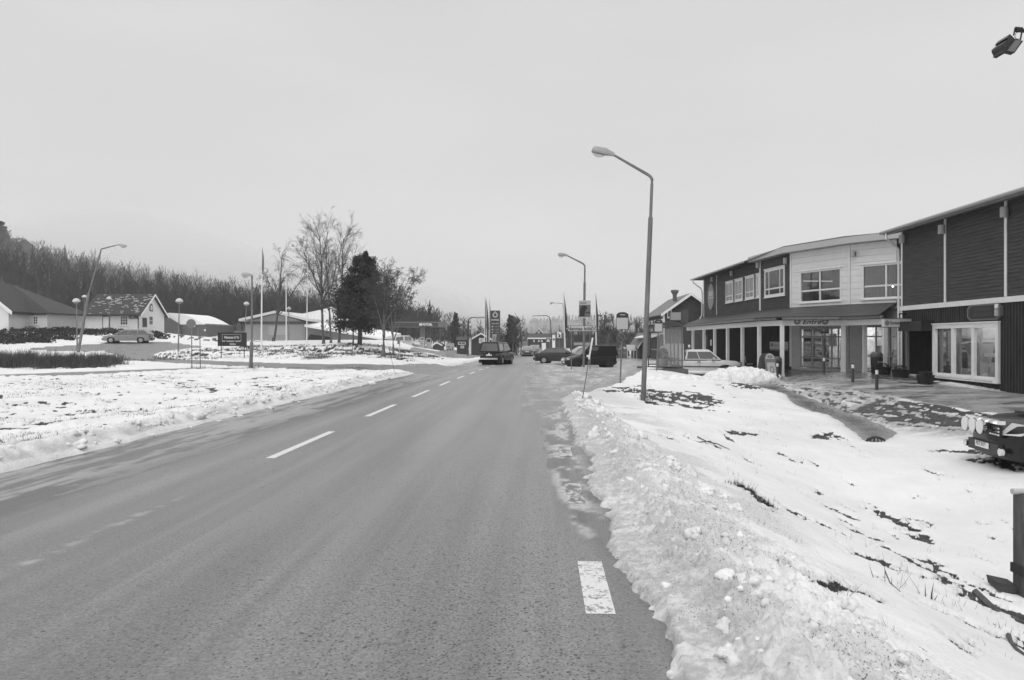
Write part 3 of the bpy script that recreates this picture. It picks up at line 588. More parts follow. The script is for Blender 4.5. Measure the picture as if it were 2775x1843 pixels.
# far hills' woods: one mass nobody could count
def woods(name, pts, rng, spruce_p, hmin, hmax, m1, m2, br=26):
    V = []; Fc = []; V2 = []; F2 = []
    xs = np.array([p[0] for p in pts]); ys = np.array([p[1] for p in pts]); zz = B(xs, ys)
    def tri(V, Fc, a, b_, c): k = len(V); V += [a, b_, c]; Fc.append((k, k + 1, k + 2))
    for i, (x, y) in enumerate(pts):
        z = zz[i] - .3; h = rng.uniform(hmin, hmax) * (.8 + .4 * rng.rand()) * min(1, max(.42, .42 + (y - 108) / 170)); w = max(.05, .00055 * y)
        if rng.rand() < spruce_p:
            h *= rng.uniform(.8, 1.15); rr = h * rng.uniform(.15, .2)
            for k in range(9):
                f = k / 9; zc = z + h * (.1 + .85 * f); r = rr * (1 - f) + .15
                for j in range(5):
                    a = rng.rand() * 6.28; b2 = a + .9; dr = rng.uniform(.7, 1.15)
                    tri(V2, F2, (x, y, zc + h * .17), (x + r * dr * math.cos(a), y + r * dr * math.sin(a), zc - h * .03 * rng.rand()), (x + r * dr * math.cos(b2), y + r * dr * math.sin(b2), zc - .03 * h * rng.rand()))
        else:
            tri(V, Fc, (x - w, y, z), (x + w, y, z), (x + rng.uniform(-.4, .4), y, z + h))
            for k in range(br):
                f = rng.uniform(.25, .97); zc = z + h * f; L_ = h * .19 * (1 - .55 * f) * rng.uniform(.5, 1.3); a = rng.rand() * 6.28; up = L_ * rng.uniform(.9, 2.4)
                ex, ey, ez = x + L_ * math.cos(a), y + L_ * math.sin(a), zc + up; ww = w * .75
                tri(V, Fc, (x, y, zc - ww), (x, y, zc + ww), (ex, ey, ez)); tri(V, Fc, (x * .4 + ex * .6 - ww, y * .4 + ey * .6, zc + up * .55), (x * .4 + ex * .6 + ww, y * .4 + ey * .6, zc + up * .5), (ex + rng.uniform(-.35, .35), ey, ez + rng.uniform(-.2, .7)))
    for nm, VV, FF, mm in ((name, V, Fc, m1), (name, V2, F2, m2)):
        if not VV: continue
        me = bpy.data.meshes.new(nm); me.from_pydata(VV, [], FF); me.materials.append(mm); o = obj(nm, me); o['kind'] = 'stuff'
rng = np.random.RandomState(3); pts = []
while len(pts) < 4700:
    a = rng.uniform(-.95, -.10); yy = 108 + 300 * rng.rand() ** 1.05; x = a * yy
    if yy < 112 and x > -20: continue
    if yy < 150 and x > -26: continue
    if yy > np.interp(a, [-.8, -.7, -.46, -.29, 0], [265, 285, 355, 405, 440]): continue
    pts.append((x, yy))
woods('forest', pts, rng, .05, 6, 9.5, forestm, forestd, 24)
pts = []
while len(pts) < 900:
    a = rng.uniform(-.2, .42); yy = rng.uniform(165, 330); x = a * yy
    if -10 < x - .04 * yy < 4: continue
    pts.append((x, yy))
woods('forest', pts, rng, .3, 3.2, 6.2, forestm, forestd, 26)
pts = [(rng.uniform(-.35, .45) * yy, yy) for yy in rng.uniform(560, 1260, 1300)]
woods('forest', pts, rng, .6, 5, 9, forestm, forestd, 8)
pts = [(rng.uniform(-.33, .40) * yy, yy) for yy in rng.uniform(1200, 1300, 500)]
woods('forest', pts, rng, .7, 6, 11, forestm, forestd, 8)

# pale air
hz = MB(); hz.box((0, 1450, 38), (5600, 3300, 88)); mh = bpy.data.materials.new('haze'); mh.use_nodes = True; mh.node_tree.nodes.clear()
ho = mh.node_tree.nodes.new('ShaderNodeOutputMaterial'); pv = mh.node_tree.nodes.new('ShaderNodeVolumePrincipled'); pv.inputs['Color'].default_value = (.98, .98, .98, 1); pv.inputs['Density'].default_value = .00042; pv.inputs['Anisotropy'].default_value = .1
mh.node_tree.links.new(pv.outputs[0], ho.inputs['Volume'])
hzo = obj('haze', hz.mesh('haze', mh)); hzo['kind'] = 'stuff'

def fog(name, c, r, dens):
    bm = bmesh.new(); bmesh.ops.create_icosphere(bm, subdivisions=4, radius=1); me = bpy.data.meshes.new(name); rr = np.random.RandomState(int(r[0]))
    ph = rr.rand(6) * 6.28
    for v in bm.verts:
        k = 1 + .12 * math.sin(v.co.x * 4 + ph[0]) * math.sin(v.co.y * 5 + ph[1]) + .07 * math.sin(v.co.x * 11 + v.co.z * 7 + ph[2]); v.co = Vector((v.co.x * r[0] * k, v.co.y * r[1] * k, v.co.z * r[2] * k))
    bm.to_mesh(me); bm.free(); m = bpy.data.materials.new(name); m.use_nodes = True; m.node_tree.nodes.clear()
    o_ = m.node_tree.nodes.new('ShaderNodeOutputMaterial'); p_ = m.node_tree.nodes.new('ShaderNodeVolumePrincipled'); p_.inputs['Color'].default_value = (.98, .98, .98, 1); p_.inputs['Density'].default_value = dens
    m.node_tree.links.new(p_.outputs[0], o_.inputs['Volume']); me.materials.append(m); o = obj(name, me); o.location = c; o['kind'] = 'stuff'
fog('fog_bank', (-150, 240, 16), (105, 50, 24), .0075); fog('fog_bank', (-95, 285, 8), (95, 70, 22), .006); fog('fog_bank', (30, 900, 0), (560, 330, 24), .0022); fog('fog_bank', (-110, 900, 8), (110, 160, 28), .006)
# ================================================================ buildings
def cells(s0, s1, z0, z1, holes):
    ss_ = sorted({s0, s1} | {min(max(h[0], s0), s1) for h in holes} | {min(max(h[1], s0), s1) for h in holes})
    zs_ = sorted({z0, z1} | {min(max(h[2], z0), z1) for h in holes} | {min(max(h[3], z0), z1) for h in holes})
    o = []
    for j in range(len(zs_) - 1):
        run = None
        for i in range(len(ss_) - 1):
            cs, cz = (ss_[i] + ss_[i + 1]) / 2, (zs_[j] + zs_[j + 1]) / 2
            inh = any(h[0] < cs < h[1] and h[2] < cz < h[3] for h in holes)
            if not inh: run = [run[0], ss_[i + 1]] if run else [ss_[i], ss_[i + 1]]
            if (inh or i == len(ss_) - 2) and run: o.append((run[0], run[1], zs_[j], zs_[j + 1])); run = None
    return o
def wallmb(mb, w, s0, s1, z0, z1, holes=(), d0=-.2, d1=0.0):
    for a, b_, c, d in cells(s0, s1, z0, z1, holes): mb.wbox(w, a, b_, c, d, d0, d1)
    return mb
def lap(mb, w, s0, s1, z0, z1, pitch, holes=(), proud=.018):        # horizontal lap boarding
    z = z0
    while z < z1 - .01:
        zt = min(z + pitch, z1)
        for a, b_, c, d in cells(s0, s1, z, zt, [h for h in holes if h[2] < zt - 1e-6 and h[3] > z + 1e-6]):
            k = (d - z) / pitch
            mb.hexa([w.p(a, c, .0), w.p(b_, c, .0), w.p(b_, d, .0), w.p(a, d, .0)], [w.p(a, c, proud), w.p(b_, c, proud), w.p(b_, d - .006, proud * .25), w.p(a, d - .006, proud * .25)])
        z += pitch
    return mb
def battens(mb, w, s0, s1, z0, z1, pitch, holes=(), wd=.045, d1=.025):
    s = s0
    while s < s1 - wd:
        for a, b_, c, d in cells(s, s + wd, z0, z1, [h for h in holes if h[0] < s + wd and h[1] > s]): mb.wbox(w, a, b_, c, d, 0.0, d1)
        s += pitch
    return mb
winglass = mat('dark window glass', .045, .05, spec=.9); winglassm = mat('grey window glass', .16, .06, spec=.9)
def window(par, w, s0, s1, z0, z1, vs=(), hs=(), fr=.09, bar=.05, d=.05, fm=None, pane=None, sill=True, pd=None, vz=None):
    """frame with glazing bars (part) and every pane (sub-part); vs/hs are fractions"""
    fm = fm or white; pane = pane or winglass; pd = d * .35 if pd is None else pd
    f = MB(); f.wbox(w, s0, s0 + fr, z0, z1, -.02, d); f.wbox(w, s1 - fr, s1, z0, z1, -.02, d)
    f.wbox(w, s0 + fr, s1 - fr, z0, z0 + fr, -.02, d); f.wbox(w, s0 + fr, s1 - fr, z1 - fr, z1, -.02, d)
    a0, a1, c0, c1 = s0 + fr, s1 - fr, z0 + fr, z1 - fr
    for v in vs: x = a0 + (a1 - a0) * v; f.wbox(w, x - bar / 2, x + bar / 2, c0, c1, -.01, d * .8)
    xs = [a0] + [a0 + (a1 - a0) * v for v in vs] + [a1]; zs = [c0] + [c0 + (c1 - c0) * h for h in hs] + [c1]
    for z in zs[1:-1]:
        for i in range(len(xs) - 1): f.wbox(w, xs[i] + bar / 2, xs[i + 1] - bar / 2, z - bar / 2, z + bar / 2, -.01, d * .7)
    if sill: f.wbox(w, s0 - .03, s1 + .03, z0 - .05, z0 - .003, -.02, d + .05); f.wbox(w, s0 - .04, s1 + .04, z1 + .003, z1 + .05, -.02, d + .04)
    fo = part(par, 'window_frame', f, fm)
    for i in range(len(xs) - 1):
        for j in range(len(zs) - 1):
            q = MB(); q.wbox(w, xs[i], xs[i + 1], zs[j], zs[j + 1], pd - .008, pd); o = obj('pane', q.mesh('pane', pane, tuple(par.location)), fo)
    return fo
def lin(a, b_, k): return tuple(a[i] + (b_[i] - a[i]) * k for i in range(len(a)))

# ---------------------------------------------------------------- entrance building (curved front, canopy on columns)
FA, FB, FC, FD, FE = (16.6, 63.0), (16.5, 48.3), (16.8, 43.9), (18.45, 39.8), (19.97, 37.8)
FF = (21.6, 36.2)
EB = thing('shop_building', 'two-storey shop with curved front, white panelled right half and columned canopy', 'building', (16.8, 44, 0))
wAB, wBC, wCD, wDE, wEF = Wall(FA, FB), Wall(FB, FC), Wall(FC, FD), Wall(FD, FE), Wall(FE, FF)
EZ = 6.82
wins = []
for (u0, u1, v0, v1) in ((1968, 1988, 767, 832), (1992.5, 2014, 762, 829), (2020.6, 2045, 756, 825), (2050, 2070, 749, 821)):
    a, zt = wAB.px(u0, v0); b_, zb = wAB.px(u1, v1); wins.append([a, min(b_, wAB.len - .25)])
ztop, zbot = 6.02, 4.42
hAB = [(a, b_, zbot, ztop) for a, b_ in wins]
a, zt = wBC.px(2073, 740); b_, zb = wBC.px(2128, 816); hBC = [(a, b_, 4.35, 6.15)]
a, zt1 = wCD.px(2169, 729); b_, zb1 = wCD.px(2281, 823); a2, zt2 = wDE.px(2337, 716); b2, zb2 = wDE.px(2440, 818)
WZ0, WZ1 = 3.78, 5.62
hCD = [(a, b_, WZ0, WZ1)]; hDE = [(a2, wDE.len + .5, WZ0, WZ1)]
core = MB()
wallmb(core, wAB, 0, wAB.len, -.6, EZ); wallmb(core, wBC, 0, wBC.len, -.6, EZ)
part(EB, 'wall', core, darkwood)
core = MB(); wallmb(core, wEF, 0, wEF.len, -.6, EZ); part(EB, 'wall', core, darkwood)
dAu, dAz0 = wCD.px(2170, 900); dBu, _q = wCD.px(2286, 900)
gl0, _q = wDE.px(2339, 900)
core2 = MB(); doorhole = (dAu, dBu, -.05, 2.3); gshole = (gl0, wDE.len, .0, 2.33)
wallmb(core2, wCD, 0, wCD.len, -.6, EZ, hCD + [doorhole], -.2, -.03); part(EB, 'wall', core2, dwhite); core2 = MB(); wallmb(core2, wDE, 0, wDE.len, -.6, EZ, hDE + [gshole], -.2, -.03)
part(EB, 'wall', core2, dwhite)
back = MB(); back.prism([(16.6, 63, EZ - .05), (28, 64, EZ - .05), (30, 38, EZ - .05), (21.6, 36.2, EZ - .05)], (0, 0, .04)); back.prism([(16.7, 63.2, -.5), (28, 64, -.5), (28.2, 64, -.5), (16.7, 63.4, -.5)], (0, 0, 7.2))
part(EB, 'back_wall', back, darkwood)
# lap boards: too fine to pick apart singly
lb = MB(); lap(lb, wAB, .12, wAB.len - .12, 3.55, EZ, .145, hAB); lap(lb, wBC, .12, wBC.len, 3.5, EZ, .145, hBC); part(EB, 'lap_boards', lb, darkwood2, kind='stuff')
vb = MB(); battens(vb, wAB, .1, wAB.len, -.1, 2.7, .22); battens(vb, wBC, .1, wBC.len - .1, -.05, 2.7, .22); part(EB, 'board_battens', vb, darkwood, kind='stuff')
# white panel boards, each a piece
def planks(w, s0, s1, z0, z1, n, holes, m, proud=.03):
    hh = (z1 - z0) / n
    for k in range(n):
        for a_, b__, c, d in cells(s0, s1, z0 + k * hh, z0 + (k + 1) * hh, [h for h in holes if h[2] < z0 + (k + 1) * hh - 1e-4 and h[3] > z0 + k * hh + 1e-4]):
            if d - c < .05: continue
            q = MB(); q.wbox(w, a_ + .004, b__ - .004, c, d - .013, -.03, proud); part(EB, 'plank', q, m)
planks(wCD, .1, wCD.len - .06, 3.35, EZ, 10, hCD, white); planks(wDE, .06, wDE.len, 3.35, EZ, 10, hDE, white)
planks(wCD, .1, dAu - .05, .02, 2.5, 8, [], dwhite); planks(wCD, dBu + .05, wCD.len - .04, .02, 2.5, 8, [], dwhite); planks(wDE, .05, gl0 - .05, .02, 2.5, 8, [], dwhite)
# trim strips
for w, s, z0, z1, wd in ((wAB, wAB.px(1943, 800)[0], 3.6, EZ - .02, .07), (wAB, wAB.len - .1, 3.3, EZ - .01, .22), (wAB, .03, 3.0, EZ - .02, .1), (wCD, .02, 3.33, EZ, .12), (wCD, wCD.len - .02, 3.35, EZ, .14), (wBC, wBC.len - .04, .0, 2.6, .1), (wCD, .05, .0, 2.6, .12)):
    q = MB(); q.wbox(w, s - wd / 2, s + wd / 2, z0, z1, .0, .045); part(EB, 'corner_board', q, white)
q = MB(); q.wbox(wCD, 0, wCD.len, 3.25, 3.35, -.03, .07); q.wbox(wDE, 0, wDE.len, 3.25, 3.35, -.03, .07); part(EB, 'skirting_board', q, white)
for h in hAB: window(EB, wAB, *h, vs=(.5,), hs=(.27,), fr=.16, bar=.07, pane=winglassm)
window(EB, wBC, *hBC[0], vs=(.2, .8), hs=(.24,), fr=.16, bar=.09, pane=winglass)
shopdark = mat('dim interior wall', .10, .8, .3, 1.2)
for w, h, n in ((wCD, hCD[0], 1), (wDE, (hDE[0][0], wDE.len + 1.2, WZ0, WZ1), 1)):
    s0, s1 = h[0], h[1]; window(EB, w, s0, s1, h[2], h[3], vs=(.5,) if w is wCD else (.42,), hs=(.36,), fr=.09, bar=.09, pane=glassd, pd=-.02)
    q = MB(); q.wbox(w, s0 - .6, min(s1 + .6, w.len + 1), h[2] - .3, h[3] + .5, -3.2, -3.1); q.wbox(w, s0 - .6, min(s1 + .6, w.len + 1), h[3] + .25, h[3] + .35, -3.1, -.25); q.wbox(w, s0 - .6, min(s1 + .6, w.len + 1), h[2] - .35, h[2] - .25, -3.1, -.25); part(EB, 'room', q, shopdark)
for (a_, b__, c, d, dd) in ((.55, 1.1, 3.7, 4.9, -1.6), (1.5, 1.9, 3.7, 4.4, -1.2), (2.3, 3.1, 3.7, 4.2, -1.9)): q = MB(); q.wbox(wCD, hCD[0][0] + a_, hCD[0][0] + b__, c, d, dd - .2, dd); part(EB, 'shelf', q, mat('shop shelf', .03, .7))
for (a_, b__, c, d, dd) in ((.3, .7, 3.7, 4.6, -1.2), (1.0, 1.3, 3.7, 4.3, -1.3), (1.5, 2.0, 3.7, 4.1, -.9)): q = MB(); q.wbox(wDE, hDE[0][0] + a_, hDE[0][0] + b__, c, d, dd - .2, dd); part(EB, 'shelf', q, mat('shop shelf', .03, .7))
for (w, s, z) in ((wCD, hCD[0][0] + 2.6, 5.05), (wCD, hCD[0][0] + 2.1, 4.6), (wDE, hDE[0][0] + .9, 4.5), (wDE, hDE[0][0] + 1.5, 4.45)):
    q = MB(); c_ = w.p(s, z, -1.5); q.lathe([(.01, -.05), (.05, -.03), (.05, .03), (.01, .05)], c_, 8); part(EB, 'ceiling_spot', q, emit('lit shop spot', 5))
sp = wDE.p(hDE[0][0] + 2.15, 5.05, -2.9); lettering(EB, 'HA', .42, (sp[0], sp[1] - .12, sp[2]), math.atan2(wDE.u.y, wDE.u.x), signdk, 'sign_lettering')
# eaves
def eave(pts, off, z0, z1, m, name, back_=.6):
    P0 = [Vector((p[0], p[1], 0)) for p in pts]; ns = [Wall(pts[i], pts[i + 1]).n for i in range(len(pts) - 1)]
    on = []
    for i, p in enumerate(P0):
        n_ = ns[0] if i == 0 else ns[-1] if i == len(P0) - 1 else (ns[i - 1] + ns[i]).normalized()
        on.append((p + n_ * off, p - n_ * back_))
    q = MB()
    for i in range(len(on) - 1):
        (a_, b__), (c, d) = on[i], on[i + 1]
        q.hexa([(a_.x, a_.y, z0), (c.x, c.y, z0), (d.x, d.y, z0), (b__.x, b__.y, z0)], [(a_.x, a_.y, z1), (c.x, c.y, z1), (d.x, d.y, z1 + .02), (b__.x, b__.y, z1 + .02)])
    return part(EB, name, q, m)
FA2 = (16.62, 64.0)
eave([FA2, FA, (16.5, 49.3)], .75, EZ - .02, EZ + .1, steelroof, 'eave')
eave([(16.5, 49.3), FB, FC, FD, FE, FF], .55, EZ + .0, EZ + .34, mat('pale roof fascia', .5, .5), 'fascia_board')
q = MB(); q.tube([(15.7, 64, EZ + .03), (15.62, 49.3, EZ + .05)], .07, 8); part(EB, 'gutter', q, galvl)
q = MB(); q.prism([(16.0, 64, EZ + .1), (15.8, 48.5, EZ + .1), (16.3, 43.8, EZ + .35), (18, 39.5, EZ + .35), (21.6, 36, EZ + .35), (30, 40, EZ + 1.2), (30, 64, EZ + 1.2)], (0, 0, .06)); part(EB, 'roof', q, sheetroof)
# canopy
K = [(14.17, 58.8), (13.40, 39.4), (13.92, 37.6), (16.8, 36.9), (17.5, 34.3)]; FW = [FA, FB, FC, FD, FE]
q = MB()
for i in range(4):
    a_, b__, c, d = K[i], K[i + 1], FW[i + 1], FW[i]
    q.add([(a_[0] - .35, a_[1] - .2, 2.80), (b__[0] - .35, b__[1] - .25, 2.80), (c[0], c[1], 3.56), (d[0], d[1], 3.56), (a_[0] - .35, a_[1] - .2, 2.74), (b__[0] - .35, b__[1] - .25, 2.74), (c[0], c[1], 3.50), (d[0], d[1], 3.50)], [(0, 1, 2, 3), (7, 6, 5, 4), (0, 4, 5, 1)])
part(EB, 'canopy_roof', q, steelroof)
q = MB(); q.add([(k[0], k[1], 2.60) for k in K] + [(k[0], k[1], 2.61) for k in FW], [(0, 1, 6, 5), (1, 2, 7, 6), (2, 3, 8, 7), (3, 4, 9, 8)]); part(EB, 'canopy_ceiling', q, mat('canopy ceiling boards', .3, .8, .1, 4))
for nm, dz0, dz1, o_, m_ in (('canopy_beam', 2.34, 2.62, 0.0, white), ('gutter', 2.64, 2.76, -.36, galv)):
    q = MB()
    for i in range(4):
        w = Wall(K[i], K[i + 1]); e = -o_; q.wbox(w, -.02 if i else -.4, w.len + (.02 if i < 3 else .3), dz0, dz1, e - (.12 if o_ == 0 else .1), e)
    part(EB, nm, q, m_)
cols = []
for u in (1878, 1908, 1937, 1972, 2012, 2057.5):                    # straight run of columns
    t = 11.8; Y = t / ((u - 1466.8) / F) ; cols.append(((u - CX) / F * Y, Y))
cols += [(13.9, 37.5), (16.8, 36.95), (17.62, 36.4), (17.55, 34.3)]
for i, (x, y) in enumerate(cols):
    z = b1(x, y); q = MB(); q.box((x, y, (z - .1 + 2.34) / 2), (.17, .17, 2.34 - z + .1)); q.box((x, y, z + .06), (.2, .2, .12)); part(EB, 'column', q, white)
# entrance doors
al = mat('pale door frame', .42, .45)
fdo = window(EB, wCD, dAu, dBu, .0, 2.32, vs=(.27, .54, .76, .92), hs=(.22, .79), fr=.1, bar=.09, pane=glassd, pd=-.05, fm=al, sill=False)
q = MB(); q.wbox(wCD, dAu - .3, dBu + .3, .0, 2.6, -2.6, -2.5); part(EB, 'room', q, mat('lit shop interior', .6, .8, .4, 2.2))
q = MB(); q.wbox(wCD, dAu - .3, dBu + .5, 2.45, 2.55, -2.5, -.2); part(EB, 'porch_ceiling', q, dwhite); q = MB(); q.wbox(wCD, dAu - .3, dBu + .5, -.02, .0, -2.5, -.1); part(EB, 'porch_floor', q, mat('tiled floor', .3, .4))
for s, z0, z1, wd, m_ in ((dAu + 1.0, 1.35, 1.75, .5, signgrey), (dAu + 1.0, .55, .95, .7, signmid), (dAu + 2.0, 1.25, 1.95, .8, white), (dAu + 2.9, .5, 1.6, .5, signgrey), (dAu + 3.6, .4, .7, .9, white)):
    q = MB(); q.wbox(wCD, s - wd / 2, s + wd / 2, z0, z1, -.35, -.33); part(EB, 'poster', q, m_)
q = MB(); q.wbox(wCD, dAu + 1.6, dAu + 2.1, 1.98, 2.06, .05, .12); part(EB, 'door_sensor', q, black)
window(EB, wDE, gl0, wDE.len + 1.5, .02, 2.35, vs=(.2, .42, .66, .85), hs=(.3, .78), fr=.08, bar=.07, pane=glassd, pd=-.05, fm=al, sill=False)
q = MB(); q.wbox(wDE, gl0 - .3, wDE.len + 2.0, .0, 2.6, -3.1, -3.0); part(EB, 'room', q, shopdark)
for k in range(6):
    q = MB(); s = gl0 + .2 + k * .45; q.wbox(wDE, s, s + .2, .5 + .3 * (k % 3), 1.3 + .25 * (k % 3), -1.2 - .2 * (k % 2), -1.1 - .2 * (k % 2)); part(EB, 'shelf', q, [signgrey, signmid, white, black, signdk, signgrey][k])
q = MB(); q.wbox(wCD, dAu, dBu, 2.40, 2.44, -2.4, -.3); part(EB, 'ceiling_fill_light', q, emit('shop fill glow', 4.5))  # unseen glowing panel above the doors, added to brighten the entrance interior
q = MB(); q.wbox(wDE, gl0, wDE.len, 2.40, 2.44, -1.8, -1.3); part(EB, 'ceiling_fill_light', q, emit('dim shop fill glow', 2.5))  # the same added glow, weaker, behind the glass front
q = MB(); q.wbox(wCD, hCD[0][0], hCD[0][1], WZ1 + .2, WZ1 + .24, -2.4, -1.9); part(EB, 'ceiling_fill_light', q, emit('dim shop fill glow', 2.5))  # weak glowing panel added out of view to lift the upstairs room
# lettering over the entrance
kw = Wall(K[2], K[3]); ka = math.atan2(kw.u.y, kw.u.x)
s_, z_ = kw.px(2199, 873, .02); c_ = kw.p(s_, z_, .015); lettering(EB, 'Entré', .33, c_, ka, signdk, 'sign_lettering', shear=.35, bold=.004, xs=1.25)
for u in (2160.5, 2236):
    s_, z_ = kw.px(u, 872, .02); q = MB()
    for rr, th in ((.155, .012), ): q.prism([kw.p(s_ + rr * 1.05 * math.cos(a_), z_ + rr * math.sin(a_), .005) for a_ in np.linspace(0, 2 * math.pi, 20, endpoint=False)], kw.n * th)
    e = part(EB, 'emblem', q, signmid)
    q = MB(); q.prism([kw.p(s_ + rr_ * math.cos(a_) - .02, z_ + .9 * rr_ * math.sin(a_) + .02, .018) for a_, rr_ in ((0, .12), (.9, .06), (1.6, .11), (2.5, .05), (3.3, .11), (4.2, .04), (5.2, .1))], kw.n * .006); o = obj('emblem_print', q.mesh('emblem_print', signgrey, tuple(EB.location)), e)
# wall lamps and round sign on the upper floor
def walllamp(w, u, v, lab, r=.13, h=.36):
    s, z = w.px(u, v, .12); c = w.p(s, z, .16); t = thing('wall_lamp', lab, 'lamp', c, 0, 'cylinder lamps high on the dark walls')
    q = MB(); q.lathe([(.02, -h / 2), (r, -h / 2), (r, h / 2), (.02, h / 2)], c, 14); part(t, 'lamp_shade', q, galvl, True)
    q = MB(); q.wbox(w, s - .05, s + .05, z - .12, z + .12, 0, .09); part(t, 'bracket', q, galv); return t
walllamp(wAB, 1984, 741, 'grey cylinder wall lamp above the row of small upper windows'); walllamp(wAB, 2055, 719, 'grey cylinder wall lamp left of the white corner strip on the dark upper wall')
walllamp(wBC, 2130, 707, 'grey cylinder wall lamp high on the dark wall beside the white panelling'); walllamp(wAB, 1931, 757, 'small grey cylinder wall lamp above the round emblem sign')
walllamp(wCD, 2313, 688, 'pale wall lamp high on the white panelled wall between the two large windows', .09, .3)
s_, z_ = wAB.px(1928, 804); t = thing('emblem_sign', 'large round grey emblem sign at the far left end of the dark upper wall', 'sign', wAB.p(s_, z_, 0))
q = MB(); q.prism([wAB.p(s_ + 1.0 * math.cos(a_), z_ + 1.12 * math.sin(a_), .0) for a_ in np.linspace(0, 2 * math.pi, 32, endpoint=False)], wAB.n * .06); part(t, 'board', q, mat('emblem grey', .28, .6))
q = MB()
for i in range(32):
    a0, a1 = 2 * math.pi * i / 32, 2 * math.pi * (i + 1) / 32
    q.hexa([wAB.p(s_ + k * math.cos(a), z_ + k * 1.12 * math.sin(a), .06) for a, k in ((a0, .93), (a1, .93), (a1, .99), (a0, .99))], [wAB.p(s_ + k * math.cos(a), z_ + k * 1.12 * math.sin(a), .075) for a, k in ((a0, .93), (a1, .93), (a1, .99), (a0, .99))])
part(t, 'ring', q, signmid)
q = MB(); q.wbox(wAB, s_ - .8, s_ + .8, z_ - .15, z_ - .05, .061, .07); q.wbox(wAB, s_ - .6, s_ + .6, z_ + .05, z_ + .45, .061, .066); part(t, 'band', q, signgrey)
# downpipe at the left end
q = MB(); q.tube([(15.75, 63.4, EZ + .0), (15.75, 63.4, EZ - .25), (16.4, 63.2, EZ - .8), (16.45, 63.0, EZ - 1.2), (16.4, 62.9, 3.7), (15.7, 61.5, 3.1), (15.2, 61, 3.0)], .06, 8); part(EB, 'downpipe', q, white, True)
# notices on the lower left wall, service door
s_, z_ = wAB.px(1890, 920); q = MB(); q.wbox(wAB, .4, 1.5, -.1, 2.1, .0, .05); part(EB, 'door', q, darkwood); q = MB(); q.wbox(wAB, .55, .85, .3, 1.9, .051, .06); part(EB, 'door_glass', q, signgrey)
q = MB(); q.wbox(wAB, 2.2, 2.6, 1.1, 1.6, .03, .045); part(EB, 'notice', q, white)
# BYGG sign by the entrance
s0_, zt_ = wBC.px(2089, 926); s1_, zb_ = wBC.px(2130, 945); s1_ = wBC.len - .25
t = thing('shop_sign', 'pale rectangular builders shop sign on the dark wall behind the column left of the entrance', 'sign', wBC.p(s0_, zt_, 0))
q = MB(); q.wbox(wBC, s0_, s1_, zb_ - .02, zt_, .03, .08); part(t, 'board', q, signgrey); q = MB(); q.wbox(wBC, s0_, s1_, zb_ - .13, zb_ - .025, .03, .07); part(t, 'lower_strip', q, signmid)
ca = math.atan2(wBC.u.y, wBC.u.x); cc = wBC.p((s0_ * .42 + s1_ * .58), (zt_ + zb_) / 2 - .05, .085); lettering(t, 'BYGGAREN', .26, cc, ca, signmid, xs=1.0 * (s1_ - s0_) / 2.1)
q = MB(); cm = (s0_ + .35, (zt_ + zb_) / 2); q.prism([wBC.p(cm[0] + .2 * math.cos(a_), cm[1] + .13 * math.sin(a_), .082) for a_ in np.linspace(0, 2 * math.pi, 16, endpoint=False)], wBC.n * .008); part(t, 'logo', q, signmid)

# ---------------------------------------------------------------- off-licence building on the right
TL = 16.5
def rd(s, t): return xy(s, t)
c0s = 33.4 * CT + 17.85 * ST
SA, SB = rd(c0s, TL), rd(3.0, TL); sw = Wall(SA, SB)
SY = thing('shop_building', 'two-storey dark boarded shop with three-pane display window at the right edge', 'building', (SA[0], SA[1], -.28))
ZB, ZT = -.23, 6.58
sx0, zz0 = sw.px(2533.6, 879.5); sx1, zz1 = sw.px(2712.7, 1036.6); WTOP = 2.25; WBOT = .09
d0, _q = sw.px(2452, 900); d1, _q = sw.px(2531, 900)
holes = [(sx0 + .06, sx1 - .06, WBOT + .1, WTOP - .1), (d0, d1, -.4, 2.12)]
q = MB(); wallmb(q, sw, 0, sw.len, ZB, ZT, holes, -.25, 0); part(SY, 'wall', q, darkwood)
q = MB(); q.wbox(sw, 0.02, d0, -.7, ZB - .004, -.2, .02); q.wbox(sw, d1, sw.len, -.9, ZB - .004, -.2, .03); part(SY, 'plinth', q, concrete)
e2 = rd(c0s + .0, TL + 12); sw2 = Wall((SA[0], SA[1]), e2); q = MB(); q.hexa([(SA[0], SA[1] + .0, -.7), (e2[0], e2[1], -.7), (e2[0], e2[1] - .2, -.7), (SA[0] + .02, SA[1] - .2, -.7)], [(SA[0], SA[1], ZT), (e2[0], e2[1], ZT + 1.6), (e2[0], e2[1] - .2, ZT + 1.6), (SA[0] + .02, SA[1] - .2, ZT)]); part(SY, 'wall', q, darkwood)
q = MB(); lap(q, sw, .1, sw.len, 3.16, ZT, .135); part(SY, 'lap_boards', q, darkwood2, kind='stuff')
q = MB(); battens(q, sw, .14, 26, ZB, 2.94, .165, [(sx0 - .02, sx1 + .02, WBOT - .06, WTOP + .06), (d0 - .05, d1 + .05, -.4, 2.2)], .06, .03); part(SY, 'board_battens', q, darkwood, kind='stuff')
q = MB(); q.wbox(sw, -.05, sw.len, 2.95, 3.15, 0, .06); part(SY, 'band_board', q, white)
for u in (2446, 2563.4, 2728):
    s_, _q = sw.px(u, 700); wd = .13; s_ = max(s_, .07); q = MB(); q.wbox(sw, s_ - wd / 2, s_ + wd / 2, 3.16, ZT - .0, .02, .05); part(SY, 'corner_board', q, white)
q = MB(); q.wbox(sw, 0.0, .14, ZB - .1, 2.94, .032, .05); part(SY, 'corner_board', q, white)
window(SY, sw, sx0, sx1, WBOT, WTOP, vs=(.318, .655), hs=(), fr=.17, bar=.19, d=.11, pane=glassd, pd=-.07)
q = MB()
